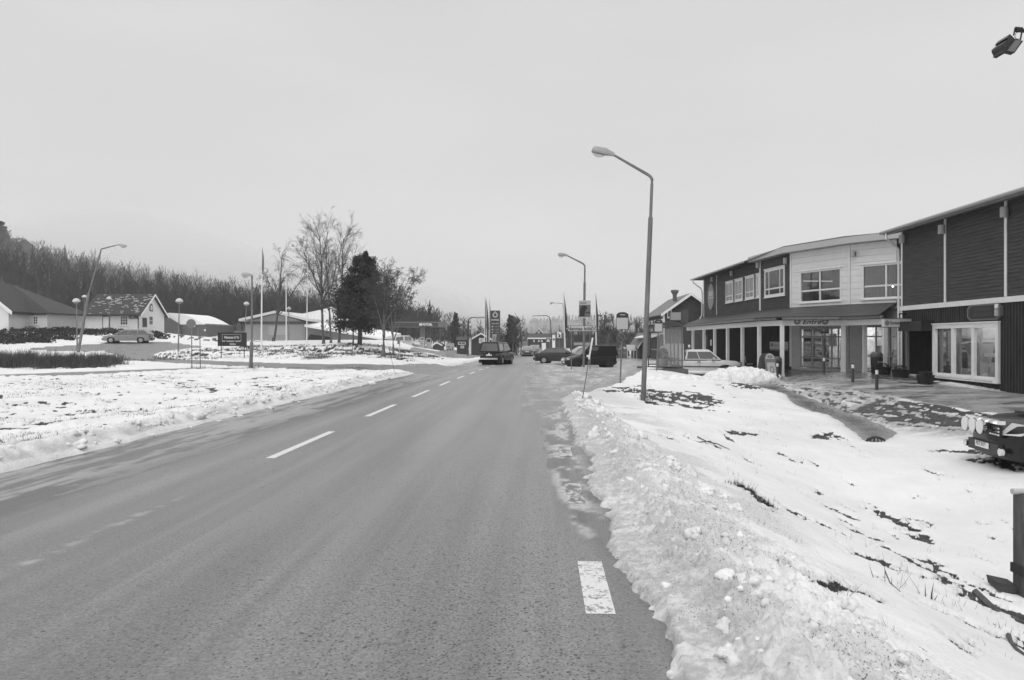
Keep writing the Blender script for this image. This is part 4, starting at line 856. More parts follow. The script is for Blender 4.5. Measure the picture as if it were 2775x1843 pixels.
for k in range(3):
    a_ = sx0 + .25 + (sx1 - sx0 - .5) * k / 3; q.wbox(sw, a_ + .05, a_ + (sx1 - sx0 - .5) / 3 - .05, WBOT + .02, WBOT + .1, .11, .17)
part(SY, 'sill', q, white)
q = MB(); q.wbox(sw, sx0 - .3, sx1 + .3, -.2, 2.6, -1.5, -1.4); q.wbox(sw, sx0 - .3, sx1 + .3, -.1, WBOT + .05, -1.4, -.26); part(SY, 'room', q, mat('display backdrop', .42, .8, .4, 1.2))
q = MB(); q.wbox(sw, sx0 + .2, sx1 - .2, 2.5, 2.54, -1.2, -.6); part(SY, 'ceiling_fill_light', q, emit('display fill glow', 6.0)); q = MB(); ctr = sx0 + (sx1 - sx0) * .63; q.prism([sw.p(ctr + 1.15 * math.cos(a_), .75 + 1.0 * math.sin(a_), -1.38) for a_ in np.linspace(0, 2 * math.pi, 28, endpoint=False)], sw.n * .04); part(SY, 'display_disc', q, mat('display disc', .06, .6))  # glowing panel hidden over the window head, added to brighten the display
for k, (a_, b__, c, d, mm) in enumerate(((.33, .98, .95, 1.1, white), (.5, .95, 1.42, 1.47, white), (.02, .3, 1.0, 1.5, signmid), (.36, .6, .2, .75, dwhite), (.1, .3, .2, .45, dwhite), (.7, .74, .3, 1.6, signgrey), (.9, .93, .3, .95, black), (.78, .88, .3, .8, dwhite))):
    q = MB(); q.wbox(sw, sx0 + (sx1 - sx0) * a_, sx0 + (sx1 - sx0) * b__, c, d, -1.2 + .08 * k, -1.15 + .08 * k); part(SY, 'display_piece', q, mm)
# entrance recess with doors
q = MB(); q.wbox(sw, d0 - .05, d1 + .05, -.4, 2.5, -1.3, -1.2); part(SY, 'recess_wall', q, mat('grey recess', .085, .6, .1, 2))
q = MB(); q.wbox(sw, d0, d1, 2.12, 2.2, -1.2, -.02); part(SY, 'recess_ceiling', q, darkwood); q = MB(); q.wbox(sw, d1 - .0, d1 + .08, -.4, 2.12, -1.2, -.02); part(SY, 'recess_cheek', q, mat('grey recess', .1)); 
for a_, b__ in ((.12, .47), (.5, .86)):
    q = MB(); q.wbox(sw, d0 + (d1 - d0) * a_, d0 + (d1 - d0) * b__, -.25, 2.02, -1.2, -1.12); dd = part(SY, 'door', q, mat('grey door', .11, .45, .1, 2)); q = MB(); q.wbox(sw, d0 + (d1 - d0) * (b__ - .06), d0 + (d1 - d0) * (b__ - .045), .6, 1.2, -1.12, -1.08); obj('handle', q.mesh('handle', chrome, tuple(SY.location)), dd)
q = MB(); q.wbox(sw, d0 + .02, d0 + .1, -.3, 2.12, -.15, -.02); q.wbox(sw, d1 - .09, d1 - .01, -.3, 2.12, -.15, -.02); part(SY, 'door_post', q, mat('door post grey', .25))
a_, _q = sw.px(2471, 875); q = MB(); q.wbox(sw, a_ - .1, d1 + .06, 2.0, 2.42, .03, .55); part(SY, 'awning', q, signblk)
# roof, gutter, downpipe
q = MB(); q.hexa([sw.p(-.12, 6.40, .75), sw.p(sw.len, 6.40, .75), sw.p(sw.len, 6.62, -.3), sw.p(-.12, 6.62, -.3)], [sw.p(-.12, 6.55, .78), sw.p(sw.len, 6.55, .78), sw.p(sw.len, 6.80, -.3), sw.p(-.12, 6.80, -.3)])
q.hexa([sw.p(-.12, 6.63, -.31), sw.p(sw.len, 6.63, -.31), sw.p(sw.len, 8.2, -9), sw.p(-.12, 8.2, -9)], [sw.p(-.12, 6.80, -.31), sw.p(sw.len, 6.80, -.31), sw.p(sw.len, 8.4, -9), sw.p(-.12, 8.4, -9)]); part(SY, 'roof', q, mat('roof fascia grey', .2, .5, .1, 3))
q = MB(); q.tube([sw.p(-.2, 6.53, .86), sw.p(sw.len, 6.53, .86)], .075, 8); part(SY, 'gutter', q, mat('pale gutter', .36, .4))
q = MB(); q.tube([sw.p(.35, 6.45, .86), sw.p(.35, 6.2, .84), sw.p(.1, 5.95, .35), sw.p(-.05, 5.75, .12), sw.p(-.07, 5.4, .1), sw.p(-.07, .35, .1), sw.p(-.07, .15, .2)], .05, 8); part(SY, 'downpipe', q, white, True)
walllamp(sw, 2554, 622, 'grey cylinder wall lamp on the dark gable wall beside the left white strip'); walllamp(sw, 2724, 575, 'grey cylinder wall lamp near the right edge of the photo beside a white strip'); walllamp(sw, 2447, 648, 'grey cylinder wall lamp at the corner with the white downpipe')
# wall signs
s_, z_ = sw.px(2666, 846, .1); t = thing('shop_sign', 'dark eight-sided sign with raised rim above the display window', 'sign', sw.p(s_, z_, 0)); hw, hh = 1.02, .30
oc = [(-hw, -hh + .14), (-hw + .2, -hh), (hw - .2, -hh), (hw, -hh + .14), (hw, hh - .14), (hw - .2, hh), (-hw + .2, hh), (-hw, hh - .14)]
q = MB(); q.prism([sw.p(s_ + a_, z_ + b__, .03) for a_, b__ in oc], sw.n * .1); part(t, 'board', q, mat('sign rim grey', .14, .4))
q = MB(); q.prism([sw.p(s_ + a_ * .88, z_ + b__ * .8, .131) for a_, b__ in oc], sw.n * .012); part(t, 'panel', q, signblk)
sa = math.atan2(sw.u.y, sw.u.x)
for tx, dz_ in (('SYSTEM', .09), ('BOLAGET', -.09)): lettering(t, tx, .17, sw.p(s_, z_ + dz_, .15), sa, mat('dim sign letters', .12), xs=1.6)
s_, z_ = sw.px(2704.5, 840, .1); t = thing('wall_lamp', 'small wall lamp with white head beside the eight-sided sign', 'lamp', sw.p(s_, z_, 0)); q = MB(); q.lathe([(.02, -.22), (.08, -.22), (.08, .02), (.03, .03)], sw.p(s_, z_, .14), 12); part(t, 'lamp_body', q, galvl, True); q = MB(); q.lathe([(.03, .035), (.075, .06), (.075, .19), (.02, .22)], sw.p(s_, z_, .14), 12); part(t, 'lamp_head', q, white, True); q = MB(); q.wbox(sw, s_ - .03, s_ + .03, z_ - .15, z_ - .05, 0, .08); part(t, 'bracket', q, galv)
# hanging sign
hy = 32.55; p0, p1 = P(2392, 864, hy), P(2466.5, 886.7, hy); t = thing('hanging_sign', 'pale illuminated box sign hanging out from the corner by the downpipe', 'sign', ((p0.x + p1.x) / 2, hy, p0.z))
q = MB(); q.box(((p0.x + p1.x) / 2, hy, (p0.z + p1.z) / 2), (p1.x - p0.x, .2, p0.z - p1.z)); part(t, 'sign_box', q, mat('frosted sign', .62, .4))
q = MB()
for zz_ in (p0.z + .005, p1.z - .005): q.box(((p0.x + p1.x) / 2, hy - .0, zz_), (p1.x - p0.x + .02, .23, .03))
part(t, 'rim', q, mat('sign rim grey', .14)); lettering(t, 'Systembolaget', .205, ((p0.x + p1.x) / 2 + .13, hy - .105, (p0.z + p1.z) / 2), 0, signdk, bold=.004, xs=.80)
q = MB(); q.prism([(p0.x + .15 + .1 * math.cos(a_), hy - .101, (p0.z + p1.z) / 2 + .12 * math.sin(a_)) for a_ in np.linspace(0, 2 * math.pi, 14, endpoint=False)], (0, -.008, 0)); part(t, 'logo', q, signmid)
q = MB(); q.tube([(p0.x + .75, hy, p0.z), (p0.x + .75, hy, p0.z + .22), (SA[0] + .0, hy + .5, p0.z + .25)], .035, 6); part(t, 'bracket', q, black)

# ---------------------------------------------------------------- barn with roof ventilator behind the shelter
Yg = 75.0; ax = P(1870.8, 796, Yg); el = P(1790, 851.8, Yg); hw = ax.x - el.x; bx, by = ax.x, Yg; ln = 13.0; Rv = Vector((ST, CT, 0)); Rt = Vector((CT, -ST, 0))
BN = thing('barn', 'dark barn-like house with white bargeboards and a roof ventilator behind the bus shelter', 'house', (ax.x, Yg, b1(ax.x, Yg)))
def hp(a_, l_, z): p = Vector((ax.x, Yg, 0)) + Rt * a_ + Rv * l_; return (p.x, p.y, z)
wv = hw - .35
q = MB(); q.prism([hp(-wv, 0, -1), hp(wv, 0, -1), hp(wv, 0, el.z + .12), hp(0, 0, ax.z - .2), hp(-wv, 0, el.z + .12)], Rv * ln); part(BN, 'wall', q, mat('dark red-stained boards', .045, .8, .2, 4))
for sg in (-1, 1):
    q = MB(); q.hexa([hp(sg * hw, -.45, el.z - .12), hp(sg * hw, ln, el.z - .12), hp(0, ln, ax.z - .05), hp(0, -.45, ax.z - .05)], [hp(sg * hw, -.45, el.z), hp(sg * hw, ln, el.z), hp(0, ln, ax.z + .07), hp(0, -.45, ax.z + .07)]); part(BN, 'roof', q, mat('grey ribbed roof', .17, .6, .15, 3))
    q = MB(); q.hexa([hp(sg * hw, -.50, el.z - .26), hp(sg * hw, -.46, el.z - .26), hp(0, -.46, ax.z - .2), hp(0, -.50, ax.z - .2)], [hp(sg * hw, -.50, el.z + .03), hp(sg * hw, -.46, el.z + .03), hp(0, -.46, ax.z + .1), hp(0, -.50, ax.z + .1)]); part(BN, 'bargeboard', q, white)
vp = hp(-1.3, 1.6, 0); q = MB(); q.lathe([(.22, ax.z - .7), (.22, ax.z + .0), (.42, ax.z + .3), (.42, ax.z + .45), (.36, ax.z + .5)], (vp[0], vp[1], 0), 4); part(BN, 'ventilator', q, mat('vent grey', .13, .6))
wbl = Wall(hp(-wv - .01, ln, 0)[:2], hp(-wv - .01, 0, 0)[:2])
for a_ in (2, 4.5, 7, 9.5, 11.7): window(BN, wbl, a_, a_ + 1.1, 2.6, 3.7, vs=(.5,), fr=.12)
q = MB()
for zz_ in (.45, 2.2): q.wbox(wbl, 0, ln, zz_, zz_ + .1, .0, .05)
part(BN, 'band_board', q, white); q = MB(); q.box((hp(-wv, 0, 0)[0] - .02, Yg - .02, 2.2), (.2, .1, 4.2)); part(BN, 'corner_board', q, white)
q = MB(); q.hexa([hp(-hw - 1.0, -.1, 1.75), hp(-hw - 1.0, ln, 1.75), hp(-wv, ln, 2.15), hp(-wv, -.1, 2.15)], [hp(-hw - 1.0, -.1, 1.85), hp(-hw - 1.0, ln, 1.85), hp(-wv, ln, 2.27), hp(-wv, -.1, 2.27)]); part(BN, 'porch_roof', q, white)
wg = Wall(hp(-wv, 0, 0)[:2], hp(wv, 0, 0)[:2])
s_, z_ = wg.px(1815, 851); t = thing('advert_sign', 'tall white vertical advert sign on the gable of the dark barn-like house', 'sign', wg.p(s_, z_, 0)); q = MB(); q.wbox(wg, s_ - .28, s_ + .2, z_ - .45, z_ + .48, .02, .1); part(t, 'board', q, white); q = MB(); q.wbox(wg, s_ - .18, s_ + .1, z_ - .3, z_ + .3, .101, .11); part(t, 'print', q, signmid)
s_, z_ = wg.px(1831, 856); q = MB(); q.wbox(wg, s_ - .6, s_ + .7, z_ - .45, z_ + .35, .05, .5); single('air_unit', 'grey box unit mounted on the gable of the dark barn-like house', 'ventilation unit', q, mat('unit grey', .3), wg.p(s_, z_, .3))
q = MB(); c_ = P(1890, 857, 68); q.box((c_.x + .5, 68, c_.z), (3.4, 3, 1.2)); part(BN, 'balcony', q, darkwood2)
# fence and open shed beyond the car park
fx0, fx1, fy = (1640 - CX) / F * 88, (1702 - CX) / F * 88, 88.0
t = thing('board_fence', 'dark board fence beyond the car park behind the bus stop sign', 'fence', ((fx0 + fx1) / 2, fy, b1(fx0, fy)))
k = 0; x = fx0
fm_ = MB(); fm_.box((0, 0, .6), (.13, .03, 1.25)); fme = fm_.mesh('board', darkwood2)
while x < fx1:
    o = obj('board', fme, t); o.location = (x - t.location.x, random.uniform(-.004, .004), random.uniform(-.03, .03)); x += .15
q = MB(); q.box(((fx0 + fx1) / 2, fy + .05, b1(fx0, fy) + .9), (fx1 - fx0, .05, .1)); part(t, 'rail', q, darkwood2)
Ys = 86; zb_ = b1(13.8, Ys); t = thing('carport', 'small white-framed trolley shelter with pale roof beside the dark shed', 'shelter', ((1713 - CX) / F * Ys, Ys, zb_)); xl, xr = (1700 - CX) / F * Ys, (1726 - CX) / F * Ys
q = MB()
for x in (xl, xl + .35, xl + .75, xr - .02): q.box((x, Ys, zb_ + .5), (.06, .06, 1.0))
q.box(((xl + xr) / 2, Ys, zb_ + 1.0), (xr - xl, .06, .06)); part(t, 'frame', q, white); q = MB(); q.prism([(xl, Ys, zb_ + 1.03), (xr, Ys, zb_ + 1.03), (xr - .05, Ys + .8, zb_ + 1.6), (xl, Ys + .8, zb_ + 1.6)], (0, 0, .05)); part(t, 'roof', q, galvl)
def gable_house(name, label, x0, x1, y, depth, zb_, ze, za, wm, rm, over=.35, along='x', trim=None, apx=None):
    """plain gabled house; along='y': gable faces the camera"""
    t = thing(name, label, 'house', ((x0 + x1) / 2, y, zb_)); q = MB(); trim = trim or white
    if along == 'y':
        xm = (x0 + x1) / 2 if apx is None else apx
        q.prism([(x0, y, zb_ - 1), (x1, y, zb_ - 1), (x1, y, ze), (xm, y, za), (x0, y, ze)], (0, depth, 0)); part(t, 'wall', q, wm)
        for a_, b__ in ((x0, -1), (x1, 1)):
            k_ = (za - ze) / abs(a_ - xm); e = (a_ + b__ * over, ze - k_ * over)
            q = MB(); q.hexa([(e[0], y - over, e[1]), (e[0], y + depth + over, e[1]), (xm, y + depth + over, za), (xm, y - over, za)], [(e[0], y - over, e[1] + .12), (e[0], y + depth + over, e[1] + .12), (xm, y + depth + over, za + .14), (xm, y - over, za + .14)]); part(t, 'roof', q, rm)
            q = MB(); q.hexa([(e[0], y - over - .04, e[1] - .12), (xm, y - over - .04, za - .12), (xm, y - over - .04, za + .16), (e[0], y - over - .04, e[1] + .14)], [(e[0], y - over - .005, e[1] - .12), (xm, y - over - .005, za - .12), (xm, y - over - .005, za + .16), (e[0], y - over - .005, e[1] + .14)]); part(t, 'bargeboard', q, trim)
    else:
        ym = y + depth / 2; q.prism([(x1, y, zb_ - 1), (x1, y + depth, zb_ - 1), (x1, y + depth, ze), (x1, ym, za), (x1, y, ze)], (x0 - x1, 0, 0)); part(t, 'wall', q, wm)
        for yy, b__ in ((y, -1), (y + depth, 1)):
            k_ = (za - ze) / (depth / 2); e = (yy + b__ * over, ze - k_ * over)
            q = MB(); q.hexa([(x0 - over, e[0], e[1]), (x1 + over, e[0], e[1]), (x1 + over, ym, za), (x0 - over, ym, za)], [(x0 - over, e[0], e[1] + .12), (x1 + over, e[0], e[1] + .12), (x1 + over, ym, za + .14), (x0 - over, ym, za + .14)]); part(t, 'roof', q, rm)
            q = MB(); X_ = x1 + over; q.hexa([(X_ + .005, e[0], e[1] - .12), (X_ + .005, ym, za - .12), (X_ + .005, ym, za + .15), (X_ + .005, e[0], e[1] + .13)], [(X_ + .045, e[0], e[1] - .12), (X_ + .045, ym, za - .12), (X_ + .045, ym, za + .15), (X_ + .045, e[0], e[1] + .13)]); part(t, 'bargeboard', q, trim)
    return t
redw = mat('dark painted house boards', .055, .8, .2, 3); palew = mat('pale rendered wall', .6, .8, .06, 1.5); whitew = mat('white boarded wall', .76, .75, .05, 2)
gable_house('shed', 'small dark shed with pale roof edge between the fence and the street lamp', (1733 - CX) / F * 85, (1775 - CX) / F * 85, 85, 6, -.4, 1.0, 2.3, redw, mat('grey ribbed roof', .17), .3, 'y')

# ---------------------------------------------------------------- left side: houses
Yh = 88.0; x0, x1 = (231 - CX) / F * Yh, (377.5 - CX) / F * Yh; zb_ = 2.5
H1 = gable_house('house', 'white single-storey house lettered for room letting with dark partly snowed tile roof', x0, x1, Yh, 6.3, zb_, 4.75, 7.15, whitew, tile, .4, 'x')
fw = Wall((x0, Yh), (x1, Yh)); gw = Wall((x1, Yh), (x1, Yh + 6.3)); gw.n = Vector((1, 0, 0))
def pw(t, w, u0, u1, v0, v1, **k): a_, zt_ = w.px(u0, v0); b__, zb__ = w.px(u1, v1); return window(t, w, min(a_, b__), max(a_, b__), zb__, zt_, **k)
dk = mat('dark window surround', .06)
pw(H1, fw, 325, 348, 855, 882, vs=(.33, .66), hs=(.33, .66), fr=.1, bar=.04); pw(H1, gw, 403, 414, 856, 882, vs=(.5,), hs=(.5,), fr=.1)
q = MB(); a_, zt_ = fw.px(278, 856); b__, _q = fw.px(298, 856); q.wbox(fw, a_, b__, zb_ + .1, zt_, 0, .05); part(H1, 'door_frame', q, dk); q = MB(); q.wbox(fw, a_ + .1, b__ - .1, zb_ + .1, zt_ - .1, .051, .08); part(H1, 'door', q, white)
c_ = fw.p(fw.px(361, 859)[0], fw.px(361, 860)[1], .03); lettering(H1, 'RUM', .55, c_, 0, mat('grey sign letters', .1), bold=.015); q = MB(); q.wbox(fw, fw.px(350, 855)[0], fw.px(372.5, 855)[0], fw.px(350, 865)[1], fw.px(350, 853.5)[1], .0, .02); part(H1, 'sign_board', q, mat('pale sign ground', .4))
q = MB(); q.tube([(x1 - .25, Yh - .42, 4.7), (x1 - .1, Yh - .06, 4.3), (x1 - .1, Yh - .06, zb_)], .05, 6); part(H1, 'downpipe', q, dk)
q = MB(); q.wbox(fw, -.4, fw.len + .4, 4.50, 4.62, .38, .5); part(H1, 'gutter', q, dk)
q = MB(); q.wbox(gw, gw.px(386, 861)[0], gw.px(397.5, 861)[0], gw.px(386, 886)[1], gw.px(386, 861)[1], 0, .05); part(H1, 'notice_board', q, dk)
q = MB(); s_, z_ = gw.px(409.5, 834); q.prism([gw.p(s_ + a_, z_ + b__, .0) for a_, b__ in ((-.4, -.45), (.4, -.45), (.4, .1), (.25, .4), (0, .5), (-.25, .4), (-.4, .1))], (.05, 0, 0)); f_ = part(H1, 'window_frame', q, dk); q = MB(); q.prism([gw.p(s_ + a_ * .7, z_ + b__ * .7, .051) for a_, b__ in ((-.4, -.45), (.4, -.45), (.4, .1), (.25, .4), (0, .5), (-.25, .4), (-.4, .1))], (.01, 0, 0)); obj('pane', q.mesh('pane', dwhite, tuple(H1.location)), f_)
rng = np.random.RandomState(1); q = MB()                                # snow left lying along the tile courses
for k in range(24):
    f = (k + .7) / 25; yy = Yh - .35 + (6.3 / 2 + .3) * f; zz_ = 4.75 - .27 + (7.15 - 4.75 + .27) * f + .15; xx = x0 + .2
    while xx < x1 + .2:
        l_ = rng.uniform(.12, .6)
        if rng.rand() < .36 - .4 * abs(f - .55) : q.box((xx + l_ / 2, yy, zz_ + .005), (l_, .05, .05))
        xx += l_ + rng.uniform(.05, .4)
part(H1, 'roof_snow', q, snowm, kind='stuff')
# left hipped house
Yh = 84.0; xe = (136 - CX) / F * Yh; H2 = thing('house', 'pale house with large dark hipped tile roof at the left edge', 'house', (xe - 6, Yh, 2.4)); zr_ = 8.3; xr_ = (25.5 - CX) / F * 88
q = MB(); q.box((xe - 9.6, Yh + 4.3, 3.1), (18, 7.8, 3.2)); part(H2, 'wall', q, whitew)
q = MB(); X0 = xe - 19; q.add([(X0, Yh, 4.67), (xe, Yh, 4.67), (xe, Yh + 8.6, 4.67), (X0, Yh + 8.6, 4.67), (X0 + 7, Yh + 4.3, zr_), (xr_, Yh + 4.3, zr_), (X0, Yh, 4.55), (xe, Yh, 4.55), (xe, Yh + 8.6, 4.55), (X0, Yh + 8.6, 4.55)], [(0, 1, 5, 4), (1, 2, 5), (2, 3, 4, 5), (3, 0, 4), (0, 6, 7, 1), (1, 7, 8, 2), (2, 8, 9, 3), (9, 8, 7, 6)]); part(H2, 'roof', q, tile)
q = MB()
for k in range(14):
    f = (k + .5) / 14; q.add([(X0 + 7 * f, Yh + 4.3 * f - .03, 4.69 + (zr_ - 4.67) * f), (xe + (xr_ - xe) * f, Yh + 4.3 * f - .03, 4.69 + (zr_ - 4.67) * f), (xe + (xr_ - xe) * f, Yh + 4.3 * f, 4.76 + (zr_ - 4.67) * f), (X0 + 7 * f, Yh + 4.3 * f, 4.76 + (zr_ - 4.67) * f)], [(0, 1, 2, 3)])
part(H2, 'tile_courses', q, mat('tile edges', .075), kind='stuff')
hw_ = Wall((xe - 18, Yh + .4), (xe - .6, Yh + .4))
for a_, b__ in ((27, 41), (58, 74), (89, 104.5)): pw(H2, hw_, a_, b__, 856, 880, vs=(.5,), hs=(.33, .66), fr=.12, fm=white)
q = MB(); q.wbox(hw_, 8, hw_.len, 4.45, 4.55, .1, .35); part(H2, 'gutter', q, dk)
xg = (38 - CX) / F * 81; q = MB(); q.prism([(xg - 9, 81, 1.5), (xg - .6, 81, 1.5), (xg - .6, 81, 4.7), (xg - 4.6, 81, 8.0), (xg - 9, 81, 4.7)], (0, 5, 0)); part(H2, 'gable_wing', q, whitew)
q = MB(); q.hexa([(xg, 80.7, 4.4), (xg - 4.6, 80.7, 8.1), (xg - 4.6, 80.7, 8.4), (xg, 80.7, 4.72)], [(xg, 86, 4.4), (xg - 4.6, 86, 8.1), (xg - 4.6, 86, 8.4), (xg, 86, 4.72)]); part(H2, 'wing_roof', q, tile)
q = MB(); q.hexa([(xg + .02, 80.6, 4.3), (xg - 4.6, 80.6, 8.0), (xg - 4.6, 80.6, 8.4), (xg + .02, 80.6, 4.72)], [(xg + .02, 80.68, 4.3), (xg - 4.6, 80.68, 8.0), (xg - 4.6, 80.68, 8.4), (xg + .02, 80.68, 4.72)]); part(H2, 'bargeboard', q, white)
# garage and barrel-roofed hall
def ux(u, Y): return (u - CX) / F * Y
def vz(v, Y): return CZ - (v - YH) / F * Y
G1 = gable_house('garage', 'small pale double garage with snowy roof between the two white houses', ux(150, 92), ux(196, 92), 92, 7, vz(891, 92), vz(866, 92), vz(853, 92), palew, galvl, .3, 'y')
for k in (0, 1): q = MB(); q.box((ux(160 + 18 * k, 92) + .1, 91.97, vz(880, 92)), (.75, .06, 1.05)); part(G1, 'garage_door', q, white)
q = MB(); q.box((ux(212, 93), 95, vz(880, 93)), (2.0, 4, 1.3)); part(G1, 'side_wing', q, palew)
Yb = 98; BH = thing('hall', 'grey barrel-roofed hall with snow on its curved roof behind the white house', 'building', (ux(500, Yb), Yb, 1.4)); xa, xb = ux(420, Yb), ux(558, Yb); q = MB(); q.box(((xa + xb) / 2, Yb + 5, (vz(877, Yb) + .8) / 2), (xb - xa, 10, vz(877, Yb) - .8)); part(BH, 'wall', q, mat('grey hall wall', .12, .7, .1, 1))
prof = [(420, 850), (440, 847), (465, 848), (490, 851), (510, 856), (530, 865), (548, 875), (558, 879), (486, 879), (465, 868), (445, 852), (420, 850.5)]
q = MB(); pr = [(ux(u, Yb), Yb - .05, vz(v, Yb)) for u, v in ((400, 852), (425, 848), (465, 848), (490, 850), (510, 856), (530, 865), (548, 875), (559, 879.5), (400, 879.5))]; q.prism(pr, (0, 9, 0)); part(BH, 'roof', q, snowm)
q = MB(); q.prism([(ux(u, Yb - .3), Yb - .3, vz(v, Yb - .3)) for u, v in ((395, 850), (438, 852), (460, 862), (486, 878), (489, 905), (489, 925), (395, 925))], (0, .2, 0)); part(BH, 'front_wall', q, mat('grey hall wall', .12))
# low restaurant building with wide snowy roof
Yr = 91; RB = thing('restaurant', 'low pale boarded restaurant with wide shallow snow-covered gable roof behind the flagpoles', 'building', (ux(745, Yr), Yr, 1.3)); zb_ = vz(926, Yr)
xl, xm, xr = ux(653, Yr), ux(749.5, Yr), ux(840, Yr); q = MB(); q.prism([(ux(664, Yr), Yr, zb_ - 1), (ux(828, Yr), Yr, zb_ - 1), (ux(828, Yr), Yr, vz(873, Yr)), (xm, Yr, vz(850, Yr)), (ux(664, Yr), Yr, vz(873, Yr))], (0, 14, 0)); part(RB, 'wall', q, mat('pale grey boards', .36, .75, .05, 2))
rw = Wall((ux(664, Yr), Yr), (ux(828, Yr), Yr)); q = MB(); battens(q, rw, 0, rw.len, zb_ - .3, vz(879, Yr), .25); part(RB, 'board_battens', q, mat('pale grey boards', .36), kind='stuff')
q = MB(); q.wbox(rw, .02, rw.len, vz(879, Yr), vz(871, Yr), .0, .06); part(RB, 'dark_band', q, mat('band grey', .1))
for a_, b__ in (((653, 872), (749.5, 850)), ((749.5, 850), (840, 872))):
    q = MB(); q.hexa([(ux(a_[0], Yr), Yr - .8, vz(a_[1] - 1, Yr)), (ux(b__[0], Yr), Yr - .8, vz(b__[1] - 1, Yr)), (ux(b__[0], Yr), Yr + 15, vz(b__[1] - 1, Yr)), (ux(a_[0], Yr), Yr + 15, vz(a_[1] - 1, Yr))], [(ux(a_[0], Yr), Yr - .8, vz(a_[1] - 7.5, Yr)), (ux(b__[0], Yr), Yr - .8, vz(b__[1] - 7.5, Yr)), (ux(b__[0], Yr), Yr + 15, vz(b__[1] - 9, Yr)), (ux(a_[0], Yr), Yr + 15, vz(a_[1] - 9, Yr))]); part(RB, 'roof', q, mat('snowy bargeboard', .66, .7, .06, 1))
q = MB(); q.wbox(rw, 3.0, 5.2, zb_ + .8, vz(884, Yr), .02, .05); part(RB, 'shutter', q, mat('shutter pale', .42))
# right wing sloping to the ground, and the steep dormer
q = MB(); q.prism([(ux(833, Yr), Yr - .5, vz(884, Yr)), (ux(1030, Yr), Yr - .5, vz(919.5, Yr)), (ux(1030, Yr), Yr - .5, vz(935, Yr)), (ux(833, Yr), Yr - .5, vz(935, Yr))], (0, 6, 0)); part(RB, 'wing_wall', q, mat('grey wing wall', .2, .7, .1, 2))
q = MB(); q.hexa([(ux(830, Yr), Yr - .8, vz(886, Yr)), (ux(1035, Yr), Yr - .8, vz(921, Yr)), (ux(1060, Yr), Yr + 8, vz(912, Yr)), (ux(830, Yr), Yr + 8, vz(868, Yr))], [(ux(830, Yr), Yr - .8, vz(880, Yr)), (ux(1035, Yr), Yr - .8, vz(916, Yr)), (ux(1060, Yr), Yr + 8, vz(902, Yr)), (ux(830, Yr), Yr + 8, vz(862, Yr))]); part(RB, 'wing_roof', q, snowm)
q = MB(); q.prism([(ux(846, Yr), Yr - .55, vz(906, Yr)), (ux(900, Yr), Yr - .55, vz(914, Yr)), (ux(905, Yr), Yr - .55, vz(924, Yr)), (ux(838, Yr), Yr - .55, vz(921, Yr))], (0, -.4, 0)); part(RB, 'dark_opening', q, mat('dark opening', .02))
Yd = 97; q = MB(); q.prism([(ux(892, Yd), Yd, vz(872, Yd)), (ux(912, Yd), Yd - 1.2, vz(872, Yd)), (ux(900, Yd), Yd - .4, vz(834, Yd))], (.0, .3, 0)); part(RB, 'dormer_gable', q, whitew)
q = MB(); q.hexa([(ux(810, Yd), Yd, vz(852, Yd)), (ux(898, Yd), Yd - .4, vz(834, Yd)), (ux(892, Yd), Yd - .5, vz(872, Yd)), (ux(810, Yd), Yd, vz(872, Yd))], [(ux(810, Yd), Yd + 3, vz(850, Yd)), (ux(898, Yd), Yd + 3, vz(832, Yd)), (ux(892, Yd), Yd + 3, vz(870, Yd)), (ux(810, Yd), Yd + 3, vz(870, Yd))]); part(RB, 'dormer_roof', q, snowm)
q = MB(); q.hexa([(ux(898, Yd), Yd - .6, vz(832, Yd)), (ux(914, Yd), Yd - 1.4, vz(874, Yd)), (ux(910, Yd), Yd - 1.4, vz(874, Yd)), (ux(896, Yd), Yd - .6, vz(838, Yd))], [(ux(898, Yd), Yd + 1, vz(832, Yd)), (ux(914, Yd), Yd + 1, vz(874, Yd)), (ux(910, Yd), Yd + 1, vz(874, Yd)), (ux(896, Yd), Yd + 1, vz(838, Yd))]); part(RB, 'bargeboard', q, white)
q = MB(); q.box((ux(925, Yd), Yd, vz(870, Yd)), (2.4, 3, .5)); q.box((ux(925, Yd), Yd, vz(877, Yd)), (2.0, 3, .5)); part(RB, 'balcony', q, dwhite)
# houses beyond
def bgwin(t, w, lst, m=white):
    for (u0, u1, v0, v1) in lst:
        a_, zt_ = w.px(u0, v0); b__, zb__ = w.px(u1, v1); window(t, w, a_, b__, zb__, zt_, vs=(.5,), fr=.12, bar=.08, fm=m, sill=False)
Yk = 112; t = gable_house('house', 'dark house with white bargeboards and white-framed windows behind the three flagpoles', ux(1274, Yk), ux(1333, Yk), Yk, 8, -.6, vz(921, Yk), vz(904, Yk), redw, mat('dark roof', .05), .25, 'y'); bgwin(t, Wall((ux(1274, Yk), Yk), (ux(1333, Yk), Yk)), [(1298, 1305, 916, 930), (1306.5, 1313, 916, 930)])
q = MB(); q.box((ux(1274, Yk), Yk - .1, .4), (.3, .2, 2.2)); part(t, 'corner_board', q, white)
Yk = 120; t = gable_house('house', 'dark low outbuilding with two wide white-framed windows beside the billboard', ux(1238, Yk), ux(1264, Yk), Yk, 6, -.8, vz(923, Yk), vz(915, Yk), redw, mat('dark roof', .05), .2, 'x'); bgwin(t, Wall((ux(1238, Yk), Yk), (ux(1264, Yk), Yk)), [(1241, 1262, 926, 934), (1248, 1258, 937, 944)])
Yk = 128; gable_house('shed', 'small dark gabled shed beyond the fuel pumps', ux(1173, Yk), ux(1196, Yk), Yk, 5, -.8, vz(935, Yk), vz(929, Yk), redw, mat('dark roof', .05), .2, 'y')
